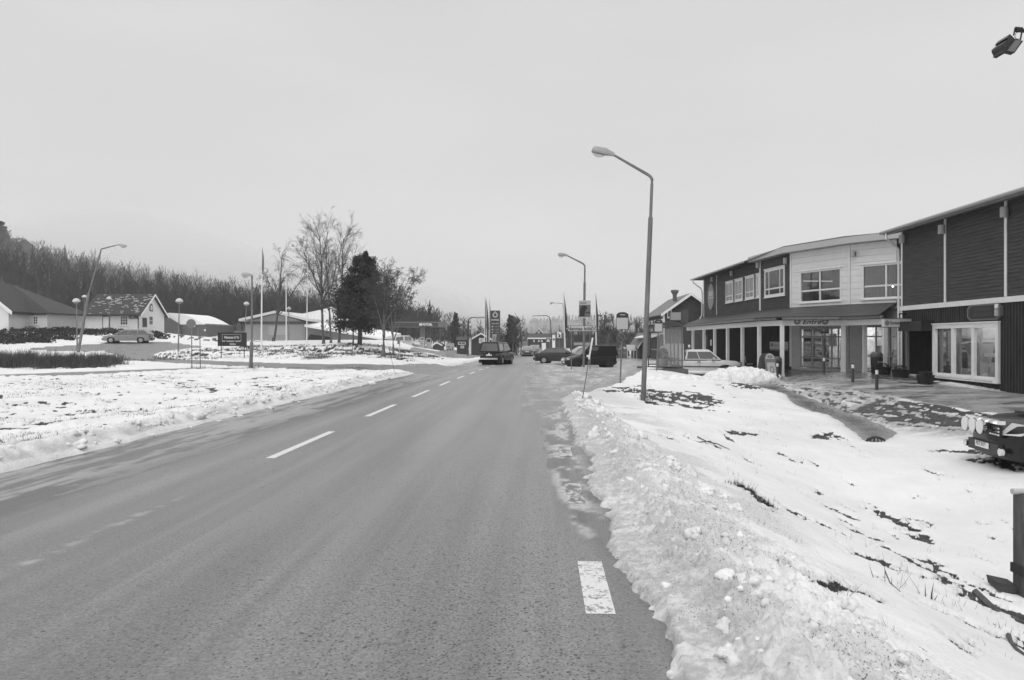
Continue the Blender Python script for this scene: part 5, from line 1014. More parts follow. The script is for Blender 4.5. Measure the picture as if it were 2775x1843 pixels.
Yk = 165; t = gable_house('house', 'long dark house with a line of snow on its eaves beyond the zebra crossing sign', ux(1432, Yk), ux(1530, Yk), Yk, 9, -1.2, vz(918, Yk), vz(905, Yk), redw, mat('dark roof', .05), .3, 'x'); bgwin(t, Wall((ux(1432, Yk), Yk), (ux(1530, Yk), Yk)), [(1458, 1462.5, 921, 927), (1466, 1470.5, 921, 927), (1445, 1449, 921, 927)])
q = MB(); q.box((ux(1466, Yk), Yk - .35, vz(917, Yk)), (ux(1503, Yk) - ux(1429, Yk), .25, .28)); part(t, 'eaves_snow', q, snowm); q = MB(); q.box((ux(1473, Yk), Yk - 1, vz(942, Yk)), (.9, 1.6, 2.1)); part(t, 'porch', q, white)
Yk = 200; t = gable_house('house', 'tall dark gabled house with one pale attic window higher up the valley', ux(1446, Yk), ux(1474, Yk), Yk, 9, 0, vz(905, Yk), vz(891, Yk), redw, mat('dark roof', .05), .3, 'y'); bgwin(t, Wall((ux(1446, Yk), Yk), (ux(1474, Yk), Yk)), [(1457, 1463, 897, 903), (1453, 1457, 905, 910), (1462, 1466, 905, 910)])
Yk = 232; zt_ = vz(640, Yk); t = gable_house('house', 'house with flat dark eaves on top of the wooded hill at the upper left', ux(-40, Yk), ux(38, Yk), Yk, 8, vz(676, Yk), vz(655, Yk), vz(642, Yk), redw, mat('dark roof', .05), .8, 'x'); bgwin(t, Wall((ux(-40, Yk), Yk), (ux(38, Yk), Yk)), [(2, 14, 658, 664), (30, 37, 660, 668)])
# ================================================================ vehicles
def vehicle(name, label, loc, rz, Lg, W, H, hood, zbelt, cab, wheels, wr, paint, wins=(0, .5, 1), glass_=None, sill=.24, group=None, cat='car', lights=True, tail=None, screen=True, rimm=None, wtop=.2, rnd=.2):
    """hood: top outline of the lower body from rear to front; cab: (x rear foot, x rear roof, x front roof, x front foot)"""
    t = thing(name, label, cat, loc, rz, group); gl_ = glass_ or carglass
    n = 9; outl = [(-Lg / 2 + .03, sill)]
    for wx in wheels:
        R_w = wr + .07; a0 = math.asin(max(-1, (sill - wr) / R_w))
        for k in range(n):
            a = math.pi - a0 - (math.pi - 2 * a0) * k / (n - 1); outl.append((wx + R_w * math.cos(a), wr + R_w * math.sin(a)))
    outl.append((Lg / 2 - .04, sill)); outl += list(reversed(hood))
    fr_ = [-1, -.975, -.9, -.72, -.4, 0, .4, .72, .9, .975, 1]; bm = bmesh.new(); rings = []; top_ = max(z for x, z in hood)
    def endk(x): k = min(1, max(0, (abs(x) - (Lg / 2 - .75)) / .75)); return k * k
    for f in fr_:
        af = abs(f); sh = 0.0 if af < .95 else (.03 if af < .99 else .075); row = []
        for x, z in outl:
            xx = x - math.copysign(endk(x) * rnd * af ** 3, x); zz = z - (.045 * af ** 4 + sh) * min(1, max(0, (z - sill - .25) / .35)); yy = f * W / 2 * (1 - .035 * min(1, max(0, (z - .62) / .4)) - .06 * endk(x))
            row.append(bm.verts.new((xx, yy, zz)))
        rings.append(row)
    for r0_, r1_ in zip(rings[:-1], rings[1:]):
        for i in range(len(outl)): k_ = (i + 1) % len(outl); bm.faces.new((r0_[i], r0_[k_], r1_[k_], r1_[i]))
    bm.faces.new(rings[0]); bm.faces.new(list(reversed(rings[-1]))); bmesh.ops.recalc_face_normals(bm, faces=bm.faces)
    bmesh.ops.triangulate(bm, faces=[f for f in bm.faces if len(f.verts) > 4]); me = bpy.data.meshes.new('body'); bm.to_mesh(me); bm.free(); me.materials.append(paint); me.polygons.foreach_set('use_smooth', [True] * len(me.polygons)); me.set_sharp_from_angle(angle=R(35)); obj('body', me, t)
    # dark underside and wheel wells
    q = MB(); q.box((0, 0, sill + .13), (Lg - .5, W - .18, .22))
    for wx in wheels: q.tube([(wx, -W / 2 + .05, wr), (wx, W / 2 - .05, wr)], wr + .075, 14)
    part(t, 'underbody', q, mat('dark underbody', .008, .9), world=False)
    for wx in wheels:
        for sg in (-1, 1):
            y = sg * (W / 2 - .11); q = MB(); q.tube([(wx, y - .09, wr), (wx, y - .105, wr)][:1] + [(wx, y + .09, wr)], wr, 18); wo = part(t, 'wheel', q, rubber, True, world=False)
            q = MB(); q.tube([(wx, y + sg * .085, wr), (wx, y + sg * .1, wr)], wr * .62, 16); ro = obj('rim', q.mesh('rim', rimm or rim), wo)
    # cabin
    xa, xb, xc, xd = cab; wb = W / 2 - .05; wt = W / 2 - wtop; zt = H; zm = zbelt
    q = MB(); ring0 = [(xa, -wb, zm), (xd, -wb, zm), (xd, wb, zm), (xa, wb, zm)]; ring1 = [(xb, -wt, zt - .07), (xc, -wt, zt - .07), (xc, wt, zt - .07), (xb, wt, zt - .07)]; ring2 = [(xb + .08, -wt + .1, zt), (xc - .1, -wt + .1, zt), (xc - .1, wt - .1, zt), (xb + .08, wt - .1, zt)]
    q.add(ring0 + ring1 + ring2, [(0, 1, 5, 4), (1, 2, 6, 5), (2, 3, 7, 6), (3, 0, 4, 7), (4, 5, 9, 8), (5, 6, 10, 9), (6, 7, 11, 10), (7, 4, 8, 11), (8, 9, 10, 11), (3, 2, 1, 0)]); part(t, 'roof', q, paint, True, world=False)
    def face(p00, p10, p11, p01, a0, a1, h0, h1, off, nm, m):
        p00, p10, p11, p01 = map(Vector, (p00, p10, p11, p01))
        def bl(a, h): return (p00 * (1 - a) + p10 * a) * (1 - h) + (p01 * (1 - a) + p11 * a) * h
        n_ = (p10 - p00).cross(p01 - p00).normalized(); 
        if n_.dot((p00 + p11) / 2 - Vector((0, 0, zm))) < 0: n_ = -n_
        c = [bl(a0, h0), bl(a1, h0), bl(a1, h1), bl(a0, h1)]; q = MB(); q.hexa([v - n_ * .02 for v in c], [v + n_ * off for v in c]); return part(t, nm, q, m, world=False)
    for sg in (-1, 1):
        A0, A1, B1, B0 = (xa, sg * wb, zm), (xd, sg * wb, zm), (xc, sg * wt, zt - .07), (xb, sg * wt, zt - .07)
        for i in range(len(wins) - 1): face(A0, A1, B1, B0, .04 + wins[i] * .92 + .012, .04 + wins[i + 1] * .92 - .012, .10, .90, .008, 'side_window', gl_)
    if screen: face((xd, -wb, zm), (xd, wb, zm), (xc, wt, zt - .07), (xc, -wt, zt - .07), .07, .93, .08, .93, .008, 'windscreen', gl_)
    face((xa, -wb, zm), (xa, wb, zm), (xb, wt, zt - .07), (xb, -wt, zt - .07), .09, .91, .12, .9, .008, 'rear_window', gl_)
    if lights:
        for sg in (-1, 1):
            q = MB(); q.box((Lg / 2 - .085 - rnd * .3, sg * (W / 2 - .26), zbelt - .27), (.14, .32, .15)); part(t, 'headlight', q, mat('headlight glass', .6, .12), world=False)
            q = MB(); q.box((-Lg / 2 + .075 + rnd * .35, sg * (W / 2 - .22), zbelt - .22), (.13, .24, .17)); part(t, 'tail_light', q, mat('tail light', .09, .2), world=False)
    q = MB(); q.box((Lg / 2 - .03, 0, sill + .17), (.14, W * .62, .2)); part(t, 'bumper', q, mat('bumper plastic', .03, .5), world=False)
    q = MB(); q.box((-Lg / 2 + .03, 0, sill + .2), (.14, W * .66, .2)); part(t, 'bumper', q, mat('bumper plastic', .03, .5), world=False)
    q = MB(); q.box((Lg / 2 + .052, 0, sill + .2), (.012, .5, .11)); part(t, 'number_plate', q, white, world=False); q = MB(); q.box((-Lg / 2 - .058, 0, sill + .42), (.012, .5, .11)); part(t, 'number_plate', q, white, world=False)
    for sg in (-1, 1): q = MB(); q.box((xd - .45, sg * (W / 2 + .06), zbelt + .08), (.1, .2, .13)); part(t, 'mirror', q, paint, world=False)
    for sg in (-1, 1):
        for a in wins[1:-1]:
            x = xa + (xd - xa) * (.04 + a * .92); q = MB(); q.box((x, sg * (W / 2 + .001), (sill + zbelt) / 2 + .08), (.012, .006, zbelt - sill - .22)); part(t, 'door_seam', q, black, world=False)
        if cat != 'van': q = MB(); q.box(((xa + xd) / 2 - .25, sg * (W / 2 + .008), zbelt - .12), (.17, .03, .035)); part(t, 'door_handle', q, black, world=False)
    return t
def paint(name, v, rough=.3): return mat(name, v, rough, .05, 3, spec=.35, coat=.12)
pblack = paint('black car paint', .012); pdark = paint('dark car paint', .03); pwhite = paint('white car paint', .62, .35); psilver = paint('silver car paint', .26); pgrey = paint('grey car paint', .35, .35)
RZ = R(90) - TH                                                     # heading along the road
# black double-cab pickup driving away
x, y = xy(62.5, -3.75); bz = b1(x, y)
hoodp = [(-2.6, .55), (-2.6, 1.05), (-.9, 1.08), (.95, 1.08), (1.3, 1.05), (2.3, .98), (2.58, .85), (2.62, .5)]
t = vehicle('pickup_truck', 'black double-cab pickup with a canopy over its bed driving away', (x, y, zroad(62.5) + .01), RZ - R(12), 5.25, 1.80, 1.88, hoodp, 1.07, (-1.0, -.75, .75, 1.42), (-1.55, 1.55), .38, pblack, (0, .42, 1), cat='pickup', sill=.4)
q = MB(); q.add([(-2.58, -.87, 1.08), (-1.02, -.87, 1.08), (-1.02, .87, 1.08), (-2.58, .87, 1.08), (-2.34, -.67, 1.90), (-.8, -.67, 1.92), (-.8, .67, 1.92), (-2.34, .67, 1.90)], [(0, 1, 5, 4), (1, 2, 6, 5), (2, 3, 7, 6), (3, 0, 4, 7), (4, 5, 6, 7), (3, 2, 1, 0)]); part(t, 'bed_canopy', q, pblack, world=False)
for sg in (-1, 1): q = MB(); q.add([(-2.35, sg * .83, 1.2), (-1.25, sg * .83, 1.2), (-1.15, sg * .69, 1.76), (-2.2, sg * .69, 1.76), (-2.35, sg * .86, 1.2), (-1.25, sg * .86, 1.2), (-1.15, sg * .725, 1.76), (-2.2, sg * .725, 1.76)], [(0, 1, 2, 3), (4, 5, 6, 7), (0, 1, 5, 4), (2, 3, 7, 6), (1, 2, 6, 5), (0, 3, 7, 4)]); part(t, 'canopy_window', q, carglassl, world=False)
q = MB(); q.hexa([(-2.55, -.75, 1.16), (-2.55, .75, 1.16), (-2.37, .6, 1.78), (-2.37, -.6, 1.78)], [(-2.57, -.75, 1.16), (-2.57, .75, 1.16), (-2.39, .6, 1.78), (-2.39, -.6, 1.78)]); part(t, 'rear_screen', q, carglass, world=False)
q = MB(); q.tube([(-2.6, 0, .9), (-2.64, 0, .9)], .09, 16); part(t, 'badge', q, chrome, world=False)
q = MB(); q.box((-2.66, 0, .52), (.14, 1.5, .12)); part(t, 'chrome_bumper', q, chrome, world=False); q = MB(); q.box((.2, -.97, .38), (2.0, .12, .05)); part(t, 'side_step', q, chrome, world=False)
for sg in (-1, 1): q = MB(); q.tube([(-2.55, sg * .8, .18), (-2.55, sg * .8, .45)], .12, 6); part(t, 'mud_flap', q, rubber, world=False)
# pale cars further up the road
sedan = [(-2.2, .5), (-2.2, .88), (-1.55, .95), (.85, .95), (1.9, .82), (2.22, .66), (2.24, .45)]
x, y = xy(108, -2.05); t = vehicle('car', 'pale estate car driving away, nearer of the two far up the road', (x, y, zroad(108) + .01), RZ, 4.5, 1.75, 1.45, sedan, .93, (-2.15, -1.75, .35, 1.1), (-1.35, 1.4), .31, pgrey, group='pale cars driving up the road'); q = MB(); q.box((-2.27, 0, .66), (.04, 1.5, .12)); part(t, 'rear_trim', q, mat('tail trim', .12), world=False)
x, y = xy(124, -1.0); vehicle('car', 'pale car with roof load just ahead of the estate car far up the road', (x, y, zroad(124) + .01), RZ - R(6), 4.4, 1.75, 1.6, sedan, .95, (-2.1, -1.7, .3, 1.0), (-1.35, 1.4), .31, pgrey, group='pale cars driving up the road')
# dark saloon and dark van parked across the lay-by
bx = [(-2.3, .5), (-2.28, .96), (-1.45, 1.0), (.9, .95), (1.95, .86), (2.28, .7), (2.3, .45)]
x = ux(1519, 65.5); t = vehicle('car', 'dark angular four-door saloon parked with its boot towards the road', (x, 65.5, b1(x, 65.5) - .0), R(-14), 4.7, 1.76, 1.42, bx, .96, (-1.75, -1.2, .45, 1.15), (-1.35, 1.35), .32, pdark, (0, .5, 1))
vn_ = [(-2.2, .45), (-2.22, 1.02), (.6, 1.02), (1.3, .98), (1.95, .78), (2.12, .6), (2.13, .42)]
x = ux(1597, 59.3); t = vehicle('van', 'black high-roofed delivery van with two round lamps on its bumper', (x, 59.3, b1(x, 59.3)), R(180 + 14), 4.3, 1.72, 1.83, vn_, 1.0, (-2.2, -2.02, .25, 1.05), (-1.45, 1.3), .31, pblack, (.62, .995), cat='van', wtop=.14, rimm=rubber)
for sg in (-.32, .12): q = MB(); q.tube([(2.2, sg, .62), (2.28, sg, .62)], .1, 14); part(t, 'round_lamp', q, mat('lamp lens', .7, .15), world=False)
q = MB(); q.box((.2, .62, 1.25), (1.0, .5, .3)); part(t, 'cab_seat', q, black, world=False)
# pale cars behind them
x = ux(1578, 71); t = vehicle('car', 'white hatchback seen over the bonnet of the black van', (x, 71, b1(x, 71)), R(185), 4.2, 1.75, 1.62, sedan, 1.0, (-2.1, -1.5, .35, 1.15), (-1.3, 1.35), .31, pwhite, (0, .45, 1))
x = ux(1573, 79); t = vehicle('car', 'pale estate car with a roof box parked behind the other cars', (x, 79, b1(x, 79)), R(178), 4.5, 1.75, 1.55, sedan, 1.0, (-2.1, -1.6, .35, 1.15), (-1.3, 1.35), .31, pgrey, (0, .45, 1)); q = MB(); q.box((-.3, 0, 1.82), (2.0, .8, .3)); part(t, 'roof_box', q, mat('roof box pale', .4, .5), world=False); q = MB(); q.box((-.3, 0, 1.61), (1.6, 1.2, .06)); part(t, 'roof_rack', q, black, world=False)
Yt = 96; x = ux(1579, Yt); zt0 = b1(x, Yt); t = thing('lorry', 'dark box lorry body rising behind the parked cars under the arrow sign', 'lorry', (x, Yt, zt0))
q = MB(); q.prism([(ux(1554, Yt), Yt, vz(924, Yt)), (ux(1604, Yt), Yt, vz(922, Yt)), (ux(1607, Yt), Yt, vz(908, Yt)), (ux(1556, Yt), Yt, vz(908, Yt))], (0, 2.4, 0)); part(t, 'box_body', q, mat('lorry dark tarp', .04)); q = MB(); q.box((x + .2, Yt + 1.2, zt0 + .85), (3.4, 2.0, .9)); part(t, 'chassis', q, black)
for dx in (-1.1, 1.2): q = MB(); q.tube([(x + dx, Yt, zt0 + .42), (x + dx, Yt + .3, zt0 + .42)], .42, 14); part(t, 'wheel', q, rubber)
# white pickup by the canopy
hw_ = [(-2.35, .55), (-2.35, 1.0), (.25, 1.0), (.6, 1.03), (2.15, .93), (2.35, .8), (2.36, .5)]
x = ux(1893, 43.3); t = vehicle('pickup_truck', 'white pickup with a tall bed canopy parked beside the bus shelter', (x, 43.3, b1(x, 43.3) - .02), R(-9), 4.75, 1.72, 1.6, hw_, 1.02, (-.85, -.72, .62, 1.22), (-1.35, 1.45), .36, pwhite, (0, .4, 1), cat='pickup', sill=.38)
q = MB(); q.add([(-2.3, -.84, 1.02), (-.9, -.84, 1.02), (-.9, .84, 1.02), (-2.3, .84, 1.02), (-2.15, -.76, 1.93), (-.92, -.76, 1.95), (-.92, .76, 1.95), (-2.15, .76, 1.93)], [(0, 1, 5, 4), (1, 2, 6, 5), (2, 3, 7, 6), (3, 0, 4, 7), (4, 5, 6, 7), (3, 2, 1, 0)]); part(t, 'bed_canopy', q, pwhite, world=False)
q = MB(); q.box((2.36, 0, .78), (.04, 1.1, .22)); part(t, 'grille', q, black, world=False); q = MB(); q.box((0.0, -.868, .62), (4.4, .02, .05)); part(t, 'side_stripe', q, black, world=False)
q = MB(); q.box((-.6, 0, 1.66), (.05, 1.2, .04)); part(t, 'roof_bar', q, black, world=False)
for sy in (-.5, -.15): q = MB(); q.tube([(-.62, sy, 1.78), (-.54, sy, 1.78)], .1, 14); part(t, 'work_lamp', q, mat('lamp lens', .7, .15), world=False)
# silver estate on the left
x = ux(348.5, 76.5); t = vehicle('car', 'silver estate car parked before the white house with the letting sign', (x, 76.5, b1(x, 76.5) + .0), R(180 + 12), 4.75, 1.8, 1.45, [(-2.36, .5), (-2.36, .92), (-2.2, .97), (.9, .93), (2.0, .8), (2.36, .62), (2.38, .42)], .94, (-2.3, -1.75, .3, 1.15), (-1.4, 1.45), .32, psilver, (0, .33, .66, 1))
# car at the fuel station
x = ux(1097, 118); vehicle('car', 'white van-like car standing beyond the fuel pumps', (x, 118, b1(x, 118)), R(75), 4.4, 1.8, 1.9, vn_, 1.0, (-2.1, -1.9, .6, 1.2), (-1.35, 1.35), .32, pwhite, (0, .5, 1))
# black car nosing in at the right edge
hb = [(-2.2, .5), (-2.2, 1.0), (-1.8, 1.1), (.95, 1.03), (1.6, .97), (2.02, .86), (2.18, .70), (2.22, .42)]
cxr, cyr = 11.2, 13.6; t = vehicle('car', 'black car with three round rally lamps cut off by the right edge', (cxr, cyr, -.78), R(180 - 8), 4.4, 1.8, 1.55, hb, 1.04, (-2.0, -1.5, .25, 1.05), (-1.32, 1.38), .33, pblack, lights=False, sill=.22)
for k, sy in enumerate((-.40, -.11, .18)):
    q = MB(); q.lathe([(.02, 0), (.10, .02), (.135, .07), (.14, .10)], (0, 0, 0), 20); q.v = [(2.27 + v[2], sy + v[0] * 1.0, .78 + v[1]) for v in q.v]; lp = part(t, 'rally_lamp', q, chrome, True, world=False)
    q = MB(); q.tube([(2.372, sy, .78), (2.385, sy, .78)], .128, 20); obj('lens', q.mesh('lens', mat('white lamp cover', .75, .3)), lp)
q = MB(); q.box((2.2, 0, .9), (.10, 1.3, .07)); part(t, 'chrome_bar', q, chrome, world=False)
q = MB(); q.box((2.195, 0, .74), (.06, 1.15, .2)); gr_ = part(t, 'grille', q, black, world=False)
for k in range(3):
    for j in range(6): q = MB(); q.box((2.23, .28 + .07 * j if j < 5 else -.5, .67 + .06 * k), (.012, .045, .03)); obj('grille_mesh', q.mesh('grille_mesh', chrome), gr_)
for sg in (-1, 1):
    q = MB(); q.add([(2.16, sg * .5, .66), (1.98, sg * .84, .68), (1.62, sg * .9, .84), (1.98, sg * .58, .88), (2.2, sg * .5, .67), (2.03, sg * .88, .69), (1.66, sg * .93, .85), (2.02, sg * .6, .90)], [(0, 1, 2, 3), (4, 5, 6, 7), (0, 1, 5, 4), (1, 2, 6, 5), (2, 3, 7, 6), (3, 0, 4, 7)]); part(t, 'headlight', q, mat('headlight glass', .6, .12), world=False)
    q = MB(); q.tube([(2.2, sg * .66, .37), (2.26, sg * .66, .37)], .07, 12); part(t, 'fog_lamp', q, chrome, world=False)
b_ = text_mb('PLT 517', .1, .002, bold=.002); r_ = MB(); r_.v = [(2.292, -v[0] * -1.0, .435 + v[2]) for v in b_.v]; r_.f = b_.f
r_.v = [(2.28, v[1], v[2]) for v in r_.v]; part(t, 'plate_lettering', r_, signdk, world=False)
q = MB(); q.box((1.3, .0, 1.035), (.5, .5, .03)); part(t, 'bonnet_scoop', q, black, world=False)

# ================================================================ street furniture
def lamp_head(t, c, d, Lh, up=(0, 0, 1)):
    d = Vector(d).normalized(); sd = d.cross(Vector((0, 0, 1))).normalized(); upv = sd.cross(d); c = Vector(c)
    prof = [(0, .05, .055, .05), (.28, .09, .10, .06), (.38, .13, .13, .06), (.9, .14, .12, .05), (1.0, .08, .05, .04)]
    q = MB(); rings = []
    for f, w, hu, hd in prof:
        o = c + d * Lh * f; rings.append([o - sd * w - upv * hd * 0, o - sd * w * .75 + upv * hu, o + sd * w * .75 + upv * hu, o + sd * w, o + sd * w * .8 - upv * hd, o - sd * w * .8 - upv * hd])
    base = [p for r in rings for p in r]; fs = []
    for i in range(len(rings) - 1):
        for k in range(6): fs.append((i * 6 + k, i * 6 + (k + 1) % 6, i * 6 + 6 + (k + 1) % 6, i * 6 + 6 + k))
    fs += [tuple(range(5, -1, -1)), tuple(len(base) - 6 + k for k in range(6))]; q.add(base, fs); h = part(t, 'lamp_head', q, galvl, True)
    q = MB(); o = c + d * Lh * .68 - upv * .05; n = 10; vs = []; fs = []
    for j in range(4):
        a = math.pi / 2 * j / 3
        for k in range(n):
            b__ = 2 * math.pi * k / n; vs.append(o + d * Lh * .28 * math.cos(a) * math.cos(b__) + sd * .11 * math.cos(a) * math.sin(b__) - upv * .13 * math.sin(a))
    for j in range(3):
        for k in range(n): fs.append((j * n + k, j * n + (k + 1) % n, j * n + n + (k + 1) % n, j * n + n + k))
    q.add(vs, fs); part(t, 'lens', q, glassmat('lamp lens clear', .8, .15), True)
def street_lamp(label, Y, base, mid, bend, head0, head1, r0, r1, m=None, arm=None, group='street lamps'):
    m = m or galv; b_ = P(base[0], base[1], Y); g = b1(b_.x, Y); b_.z = g; t = thing('street_lamp', label, 'street lamp', b_, 0, group)
    M_ = P(mid[0], mid[1], Y); q = MB(); q.tube([b_ - Vector((0, 0, .2)), M_], [r0, r0 * .92], 14); part(t, 'lower_pole', q, m, True)
    q = MB(); pts = [P(u, v, Y) for u, v in bend]; h0 = P(head0[0], head0[1], Y); q.tube([M_ - Vector((0, 0, .03))] + pts + [h0], [r1] * (len(pts) + 1) + [r1 * .75], 10); part(t, 'upper_pole', q, m, True)
    h1 = P(head1[0], head1[1], Y); lamp_head(t, h0 - (h1 - h0) * .08, (h1 - h0), (h1 - h0).length * 1.05); return t
DX = 1.17535
street_lamp('tallest, nearest grey street lamp with bent arm on the snowy right verge', 22.4, (1742, 1099), (1763, 590), [(1766.5, 500), (1767, 487), (1764, 480), (1757, 474)], (1660, 418), (1602, 407), .078, .047)
street_lamp('bent-arm street lamp carrying a bird poster behind the arrow sign', 48, (1581.5, 990), (1584.3, 766), [(1584.8, 730), (1584.5, 720), (1580, 714.5)], (1537, 692.5), (1511, 690), .085, .055)
street_lamp('distant pale street lamp with flat horizontal arm beside the left flagpole of the car park', 92, (1532, 955), (1529, 880), [(1526, 830), (1524.5, 822.5)], (1500, 821), (1490, 822), .09, .06, galvl)
street_lamp('leaning street lamp rising behind the brown shrubs at the left', 58, (210.5, 954), (240, 795), [(272, 685), (273.5, 676.5), (276, 674.5)], (318, 664), (343, 668), .11, .055)
street_lamp('short-headed street lamp beside the black board sign left of the road', 41.4, (679.5, 997), (682, 927), [(683, 770), (683, 750)], (681, 746), (655, 745), .10, .06, galv)
t = thing('street_lamp', 'dark curved street lamp carrying the zebra crossing sign', 'street lamp', onground(1495, 134), 0, 'street lamps'); g = t.location.z
q = MB(); q.tube([P(1495, 950, 134), P(1494.5, 920, 134), P(1491, 868, 134), P(1488, 859, 134), P(1481, 855, 134), P(1442, 856.5, 134)], [.12, .11, .09, .08, .07, .05], 8); part(t, 'pole', q, mat('dark lamp pole', .05))
t2 = thing('street_lamp', 'dark curved street lamp standing behind the price sign poles', 'street lamp', onground(1268.5, 96), 0, 'street lamps'); q = MB(); q.tube([P(1268.5, 965, 96), P(1268, 900, 96), P(1269.5, 868, 96), P(1274, 862, 96), P(1282, 860.5, 96), P(1320, 859.5, 96)], [.1, .09, .08, .07, .06, .05], 8); part(t2, 'pole', q, mat('dark lamp pole', .05)); q = MB(); q.box(P(1300, 861.5, 96), (1.2, .25, .15)); part(t2, 'lamp_head', q, galvl)
# globe lamps
for lab, Y, hd, bs in (('globe-shaded park lamp beside the leaning street lamp, left one of the pair', 59, (207, 818), (209.7, 951)), ('globe-shaded park lamp behind the leaning street lamp, further back than its neighbour', 85, (228.8, 806), (226, 898)), ('globe-shaded park lamp standing before the door of the white house', 86, (295.4, 811), (295.6, 899)), ('globe-shaded park lamp alone at the tip of the snowy island', 60, (486, 818), (483, 953)), ('tilted globe-shaded park lamp behind the black board sign', 76, (668, 825), (661, 925)), ('globe-shaded park lamp before the restaurant wall beside the middle flagpole', 86, (782, 838), (783, 922))):
    b_ = P(bs[0], bs[1], Y); b_.z = b1(b_.x, Y); h_ = P(hd[0], hd[1], Y); t = thing('park_lamp', lab, 'park lamp', b_, 0, 'globe-shaded park lamps'); q = MB(); q.tube([b_ - Vector((0, 0, .1)), b_ + (h_ - b_) * .35, h_ - Vector((0, 0, .1))], [.07, .05, .04], 8); part(t, 'pole', q, galv)
    q = MB(); q.lathe([(.29, 0), (.29, .03), (.26, .14), (.18, .24), (.05, .29)], h_, 16); part(t, 'lamp_shade', q, mat('pale lamp dome', .6, .4), True); q = MB(); q.lathe([(.1, -.15), (.2, -.09), (.27, -.01), (.05, -.005)], h_, 14); part(t, 'globe', q, mat('clear globe', .25, .2), True)
# flagpoles
def flagpole(lab, Y, top, bs, r=.06, flag=None, grp='tall white flagpoles on the snowy island', fm=None):
    b_ = P(bs[0], bs[1], Y); b_.z = b1(b_.x, Y); p_ = P(top[0], top[1], Y); t = thing('flagpole', lab, 'flagpole', b_, 0, grp); q = MB(); q.tube([b_ - Vector((0, 0, .1)), p_], [r, r * .55], 10); part(t, 'pole', q, white, True); q = MB(); q.lathe([(.01, -.03), (.06, 0), (.06, .05), (.01, .09)], p_, 8); part(t, 'finial', q, white)
    if flag:
        w_, l_ = flag; q = MB(); n = 9; vs = []
        for i in range(n + 1):
            f = i / n; ww = w_ * (math.sin(min(1, f * 1.5) * 1.57) if f < .8 else 1.0 - (f - .8) * 3.2); z = p_.z - .15 - l_ * f
            xs_ = p_.x + (b_.x - p_.x) * f * (l_ / max(.1, p_.z - b_.z))
            for k in range(4): vs.append((xs_ + .04 + ww * k / 3, Y + .07 * math.sin(k * 2.1 + f * 7) - .05, z - .02 * k))
        q.add(vs, [(i * 4 + k, i * 4 + k + 1, i * 4 + k + 5, i * 4 + k + 4) for i in range(n) for k in range(3)]); q.add([(v[0], v[1] + .015, v[2]) for v in vs], [(i * 4 + k + 4, i * 4 + k + 5, i * 4 + k + 1, i * 4 + k) for i in range(n) for k in range(3)]); part(t, 'flag', q, fm or mat('dark flag', .07), True)
    return t
flagpole('nearest white flagpole with a slim furled pennant, leftmost of three', 66, (710, 668), (708.5, 951), .08, (.18, 2.3), fm=mat('grey pennant', .22))
flagpole('middle white flagpole of three before the restaurant', 78, (775, 709), (776, 937), .07); flagpole('rightmost white flagpole of three before the restaurant', 78, (833.5, 707), (831, 937), .07)
flagpole('flagpole with dark flag in the car park, left of the bird poster', 75, (1527.7, 793), (1532, 985), .10, (.26, 4.6), 'flagpoles in the car park')
flagpole('flagpole with dark flag in the car park, right of the bird poster', 75, (1614, 795), (1616, 985), .08, (.2, 4.0), 'flagpoles in the car park')
gp3 = 'flagpoles beside the fuel price sign'
flagpole('leftmost flagpole beside the fuel price sign, with grey flag', 93, (1314.5, 805), (1313, 965), .07, (.2, 4.6), gp3, mat('grey flag', .2))
flagpole('middle flagpole beside the fuel price sign, with dark printed flag', 93, (1318, 808), (1319, 965), .07, (.3, 7.0), gp3); flagpole('thickest flagpole beside the fuel price sign, nearest to it', 93, (1326.5, 813), (1325, 965), .1, (.2, 4.2), gp3, mat('grey flag', .2))
# fuel price sign
Y = 94.5; x0, x1 = ux(1328.8, Y), ux(1355.3, Y); z0, z1 = vz(905.5, Y), vz(841.8, Y); xm = (x0 + x1) / 2; g = b1(xm, Y); t = thing('price_sign', 'tall dark fuel station price sign with drop logo above the pickup', 'sign', (xm, Y, g))
q = MB(); q.box((xm, Y, (z0 + z1) / 2), (x1 - x0, .35, z1 - z0)); part(t, 'sign_body', q, mat('sign blue-grey', .06, .4)); q = MB(); q.box((xm, Y + .02, (z0 + g) / 2 - .1), (.5, .25, z0 - g + .2)); part(t, 'post', q, galv)
zl = vz(852, Y); q = MB()
for i in range(20):
    a0, a1 = [math.pi / 2 + math.pi * 2 * k / 20 for k in (i, i + 1)]; q.hexa([(xm + k * math.cos(a), Y - .18, zl - .08 + k * math.sin(a)) for a, k in ((a0, .17), (a1, .17), (a1, .36), (a0, .36))], [(xm + k * math.cos(a), Y - .195, zl - .08 + k * math.sin(a)) for a, k in ((a0, .17), (a1, .17), (a1, .36), (a0, .36))])
part(t, 'logo_ring', q, signgrey)
q = MB(); q.prism([(xm + .17 * a, Y - .176, zl - .08 + b__) for a, b__ in ((-1, .28), (1, .28), (0, .55))], (0, -.02, 0)); part(t, 'logo_tip', q, signgrey); q = MB(); q.prism([(xm + a, Y - .197, zl - .08 + b__) for a, b__ in ((-.11, -.02), (0, -.13), (.11, -.02), (0, .36))], (0, -.01, 0)); part(t, 'logo_drop', q, mat('sign blue-grey', .06))
lettering(t, 'STATOIL', .26, (xm, Y - .19, vz(867.5, Y)), 0, white, bold=.01, xs=1.0); lettering(t, 'Öppet till 22', .17, (xm, Y - .19, vz(877, Y)), 0, white, bold=.004, xs=1.0)
